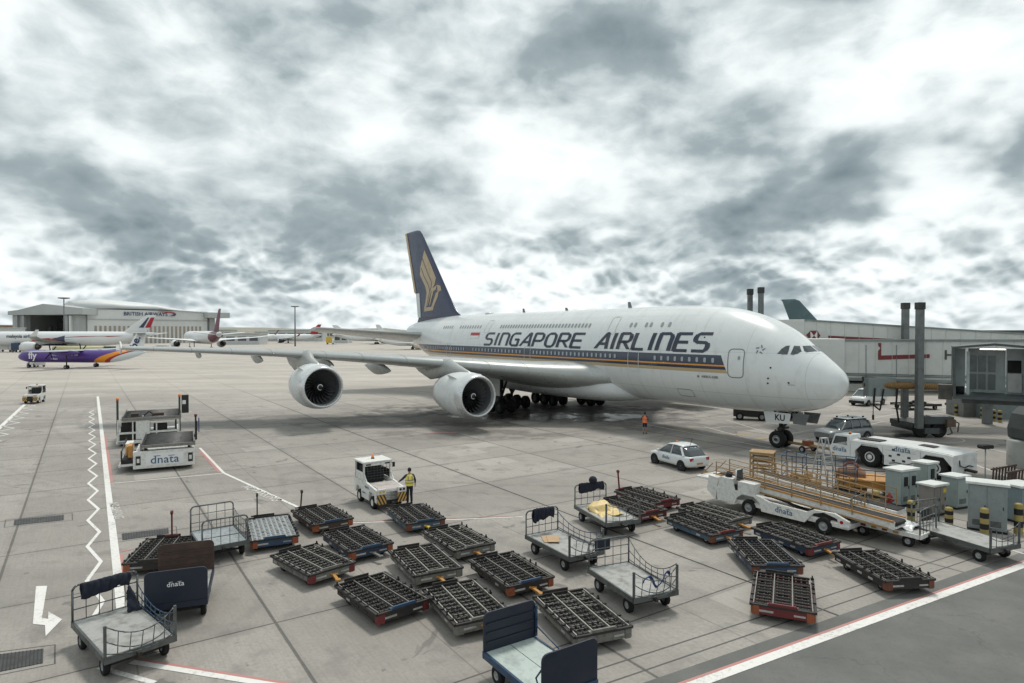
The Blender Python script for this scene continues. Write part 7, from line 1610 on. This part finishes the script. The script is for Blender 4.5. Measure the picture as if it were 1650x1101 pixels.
b = MB(); b.add([(-38, 3.05, 5.2), (-22, 3.05, 4.4), (-26, 3.05, 5.6), (-44, 3.0, 6.6), (-62, 2.7, 6.8)], [(0, 1, 2, 3, 4)]); b.build('red_wave', REDL, mlf)
b = MB(); b.add([(-69.0, .25, 10.2), (-71.4, .25, 10.2), (-73.0, .22, 14.4), (-71.5, .22, 14.4)], [(0, 1, 2, 3)]); b.add([(-66.5, .35, 10.2), (-68.4, .3, 10.2), (-70.8, .25, 14.4), (-70.2, .25, 14.4)], [(0, 1, 2, 3)], 1); b.build('tail_mark', [REDL, FINB], mlfin)
qp = D(362, 560, 262); qt = thing
airliner('white airliner seen from behind, maroon tail fin, beyond the wing', (-167.9, 330.6, 0), R(128), 68, 3.0, 62, 18.5, (pat_mat('maroon_rear_livery', lambda t, s, y, z: t.mix(t.m('MULTIPLY', t.m('GREATER_THAN', s, 55.0), t.m('LESS_THAN', s, 64.0)), (.62, .64, .64), (.12, .02, .045))), MAR, CRE, CRE), nac=1.9, zc=5.8)
airliner('distant white airliner with a red tail, side on beyond the runway', (-190, 470, 0), R(200), 48, 2.4, 50, 14.0, (CRE, REDL, CRE, NAVY), nac=1.5, group='far airliners')
airliner('far white airliner with dark blue engines, half hidden by the tailplane', (-66, 455, 0), R(20), 60, 2.6, 55, 13.0, (CRE, CRE, CRE, NAVY), nac=1.7, group='far airliners')
airliner('pale airliner with cream engine cowls just behind the big aircraft wing root', (-26, 300, 0), R(-20), 44, 1.9, 40, 12.0, (CRE, CRE, CRE, M('cream_cowl', (.5, .45, .33), .5)), nac=1.2, group='far airliners')
airliner('tiny far airliner whose red tail tip shows over the tailplane', (-120, 640, 0), R(170), 60, 2.8, 55, 20.0, (CRE, REDL, CRE, NAVY), nac=1.6, group='far airliners')
airliner('farthest airliner, its blue striped tail just clears the fuselage', (-88, 700, 0), R(175), 60, 2.8, 55, 21.0, (CRE, FINB, CRE, NAVY), nac=1.6, group='far airliners')
GT = M('green_tail', (.05, .095, .105), .4, dirt=.3, dcol=(.16, .24, .24), scale=.3)
airliner('airliner behind the nose with only its dark green tail fin showing', (82.3, 68, 0), R(-61), 63, 2.8, 60, 14.7, (CRE, GT, CRE, CRE), nac=1.5, zc=3.9)
t = thing('aircraft_tug', 'small white tug with black bars at the nose of the purple airliner', 'tug', (-115.5, 155.0, 0), R(150)); b = MB(); b.box(-2.2, 2.2, -1.1, 1.1, .4, 1.2); b.build('body', WHITE, t, bevel=.05); b = MB(); b.box(-1.6, .2, -.9, .9, 1.2, 2.1); b.build('cab', M('dark_green_cab', (.02, .05, .04), .5), t)
for x in (-1.5, 1.5):
    for y in (-1, 1): wheel(t, x, y, .45, .3, BLACK, GRIM)
# ================================================================ hangars, masts, far blocks
HW = M('hangar_white', (.62, .64, .63), .6, dirt=.18, scale=.03); HG = M('hangar_grey', (.40, .425, .42), .6, dirt=.2, scale=.05); HGD = M('hangar_door_grey', (.33, .345, .345), .6, dirt=.25, scale=.1); TAN = M('tan_slot', (.33, .29, .24), .7)
hA = thing('hangar', 'grey gabled hangar with a wide dark open door', 'hangar', (0, 0, 0)); dA = 430.0
def HX(px, d=dA): return D(px, 500, d).x
def HZ(py, d=dA): return D(825, py, d).z
xl, xr = HX(20), HX(126)
b = MB(); b.box(xl, HX(38), dA, dA + 6, 0, HZ(508)); b.box(HX(104), xr, dA, dA + 6, 0, HZ(508)); b.box(xl, xr, dA + 60, dA + 62, 0, HZ(508)); b.box(xl, xl + 2, dA + 6, dA + 60, 0, HZ(508)); b.box(xr - 2, xr, dA + 6, dA + 60, 0, HZ(508)); b.build('wall', HG, hA)
b = MB(); b.prism([(HX(18), HZ(508)), (HX(138), HZ(507)), (HX(138), HZ(497)), (HX(122), HZ(495.5)), (HX(74), HZ(490)), (HX(34), HZ(500)), (HX(18), HZ(502))], dA - 3, dA + 66, 'y'); b.build('roof', HG, hA)
for x0_, x1_ in ((28, 31), (38, 42), (108, 112), (114, 117)): b = MB(); b.box(HX(x0_), HX(x1_), dA - 2, dA - .05, 0, HZ(509)); b.build('door_leaf', HGD if x0_ != 114 else HW, hA)
b = MB(); b.box(HX(46), HX(101), dA + 20, dA + 22, 4, 9); b.box(HX(50), HX(95), dA + 24, dA + 30, 10, 16); b.box(HX(60), HX(64), dA + 10, dA + 12, 0, 12); b.build('inner_docking', M('docking', (.05, .055, .055), .8), hA)
hB = thing('hangar', 'long white hangar with a row of narrow tan slots and a blue name sign', 'hangar', (0, 0, 0))
pL, pR = Vector((HX(128), dA + 8, 0)), Vector((D(334, 500, 500).x, 500, 0)); dv = (pR - pL); Lh = dv.length; hd = math.atan2(dv.y, dv.x); hB.location = pL; hB.rotation_euler = (0, 0, hd)
zt0 = HZ(498, dA + 8); b = MB(); b.box(0, Lh, 0, 80, 0, zt0); b.build('wall', HW, hB)
b = MB(); b.loft([[(0, -1, zt0), (0, 40, zt0 + 6.5), (0, 81, zt0)], [(Lh * .22, -1, zt0 + .8), (Lh * .22, 40, zt0 + 9), (Lh * .22, 81, zt0 + .8)], [(Lh * .6, -1, zt0 + .8), (Lh * .6, 40, zt0 + 7), (Lh * .6, 81, zt0 + .8)], [(Lh, -1, zt0 - 1), (Lh, 40, zt0 + 2), (Lh, 81, zt0 - 1)]]); b.build('roof', M('hangar_roof', (.62, .64, .63), .5, dirt=.2, scale=.05), hB)
b = MB(); b.box(-.5, Lh + .5, -.6, -.02, zt0 * .70, zt0 * .72); b.build('gutter', HG, hB)
nsl = 25
for i in range(nsl): x = Lh * (.06 + .87 * i / (nsl - 1)); b = MB(); b.box(x - .7, x + .7, -.25, -.01, 0, zt0 * .52); b.build('wall_slot', TAN, hB)
b = MB(); b.box(Lh - 3, Lh + 14, -8, 10, zt0 * .80, zt0 * .97); b.build('canopy', HG, hB); b = MB(); b.box(Lh + 1, Lh + 5, -2, 3, 0, zt0 * .80); b.build('canopy_leg', HGD, hB)
NB = M('sign_navy', (.02, .05, .13), .5)
text_mesh('BRITISH AIRWAYS', 3.7, NB, 'lettering', hB, frame_m((Lh * .455, -.5, zt0 * .88), (1, 0, 0), (0, 0, 1)), offset=.05)
b = MB(); z_ = zt0 * .965; x_ = Lh * .54; b.add([(x_, -.9, z_), (x_ + 4, -.9, z_ + .3), (x_ + 10, -.9, z_ + .3), (x_ + 13, -.9, z_ - .5), (x_ + 14, -.9, z_ - 1.7), (x_ + 11, -.9, z_ - .9), (x_ + 7, -.9, z_ - .6)], [(0, 1, 2, 6), (2, 3, 4, 5, 6)]); b.add([(x_ + 14, -.9, z_ - 1.7), (x_ + 13, -.9, z_ - 2.9), (x_ + 8, -.9, z_ - 3.3), (x_ + 12, -.9, z_ - 2.1), (x_ + 11, -.9, z_ - .9)], [(0, 1, 2, 3, 4)], 1); b.build('ribbon_emblem', [M('emblem_red', (.35, .05, .06), .5), NB], hB, fix=False)
for lab, px, dep, z1 in (('tall light mast standing in front of the grey hangar', 103.5, 285, 23.6), ('tall light mast rising beyond the big aircraft wing', 475.5, 370, 23.2)):
    p = D(px, 540, dep); t = thing('light_mast', lab, 'light mast', (p.x, p.y, 0), 0, 'tall apron light masts'); b = MB(); b.cyl((0, 0, 0), (0, 0, z1 - .3), .38 * dep / 300, .22 * dep / 300, n=10); b.build('pole', M('mast_grey', (.16, .18, .18), .5, .3), t)
    b = MB(); b.lathe([(z1 - .5, 1.0), (z1 - .3, 2.0), (z1 + .1, 2.0), (z1 + .2, .1)], (0, 0, 0), 'z', 12); b.v = [(x * 1.2, y, z) for x, y, z in b.v]; b.build('lamp_ring', M('mast_grey', (.16, .18, .18), .5, .3), t)
FB = M('far_block_white', (.48, .5, .5), .6, dirt=.2, scale=.05); FBR = M('far_block_brown', (.3, .2, .13), .7)
def block(label, px0, px1, dep, z1, mat, rows=1, name='far_building', wy=(.35, .75), roofmat=None):
    x0_, x1_ = D(px0, 540, dep).x, D(px1, 540, dep).x; t = thing(name, label, 'building', ((x0_ + x1_) / 2, dep, 0)); w_ = (x1_ - x0_) / 2
    b = MB(); b.box(-w_, w_, 0, 14, 0, z1); b.build('wall', mat, t); b = MB(); b.box(-w_ - .5, w_ + .5, -.5, 14.5, z1, z1 + .5); b.build('roof', roofmat or HG, t)
    n = max(2, int(w_ * 2 / 7))
    for i in range(n): x = -w_ + (i + .5) * 2 * w_ / n; b = MB(); b.box(x - w_ / n * .72, x + w_ / n * .72, -.12, -.01, z1 * wy[0], z1 * wy[1]); b.build('window', GLASS, t)
    return t
block('long low white building with dark glazing right of the maroon tailed airliner', 362, 418, 420, 7.0, FB); block('pale low building behind the side on far airliner', 432, 520, 560, 9.5, FB)
block('low white block with blue glazing beside the yellow far box', 538, 560, 470, 6.5, FB); block('brown building at the far left edge beside the hangar', -30, 7, 470, 13, FBR); block('white terminal wing with a dark band at the far left', -60, 12, 380, 10.5, FB)
block('long flat shed line beyond the far airliners', 410, 700, 900, 8, FB); block('pale flat shed right of the white hangar', 338, 372, 640, 10, FB)
YT = thing('fuel_truck', 'pale yellow tanker truck parked below the long white airliner', 'truck', (D(130, 560, 240).x, 240, 0)); b = MB(); b.cyl((-10, 0, 2.0), (9, 0, 2.0), 1.2); b.build('tank', M('tank_yellow', (.5, .47, .28), .5), YT); b = MB(); b.box(9.6, 12.5, -1.2, 1.2, .6, 3.0); b.build('cab', M('dark_green_cab', (.02, .05, .04), .5), YT)
for x in (-8, -6, 6, 11):
    for y in (-1, 1): wheel(YT, x, y, .5, .4, BLACK, GRIM, n=12)
for lab, px, dep, w_, h, mt in (('yellow box truck standing below the red far tail', 532, 430, 5, 5.0, YEL), ('white catering truck at the far left below the long airliner', 10, 270, 6, 3.4, WHITE), ('blue and white loader truck under the long airliner nose', 29, 265, 4, 3.8, BLUE), ('white van beyond the wing near the maroon tailed airliner', 265, 300, 6, 2.2, WHITE), ('dark tow truck beyond the wing beside the white van', 258, 290, 4, 2.0, DSTEEL)):
    p = D(px, 560, dep); t = thing('service_truck', lab, 'truck', (p.x, dep, 0), R(5)); b = MB(); b.box(-w_ / 2, w_ * .25, -1.2, 1.2, .9, h); b.build('box_body', mt, t, bevel=.05); b = MB(); b.prism([(w_ * .27, .7), (w_ * .5, .7), (w_ * .5, h * .45), (w_ * .42, h * .75), (w_ * .27, h * .75)], -1.15, 1.15, 'y'); b.build('cab', WHITE, t)
    for x in (-w_ * .35, w_ * .38):
        for y in (-1.05, 1.05): wheel(t, x, y, .45, .3, BLACK, GRIM, n=12)
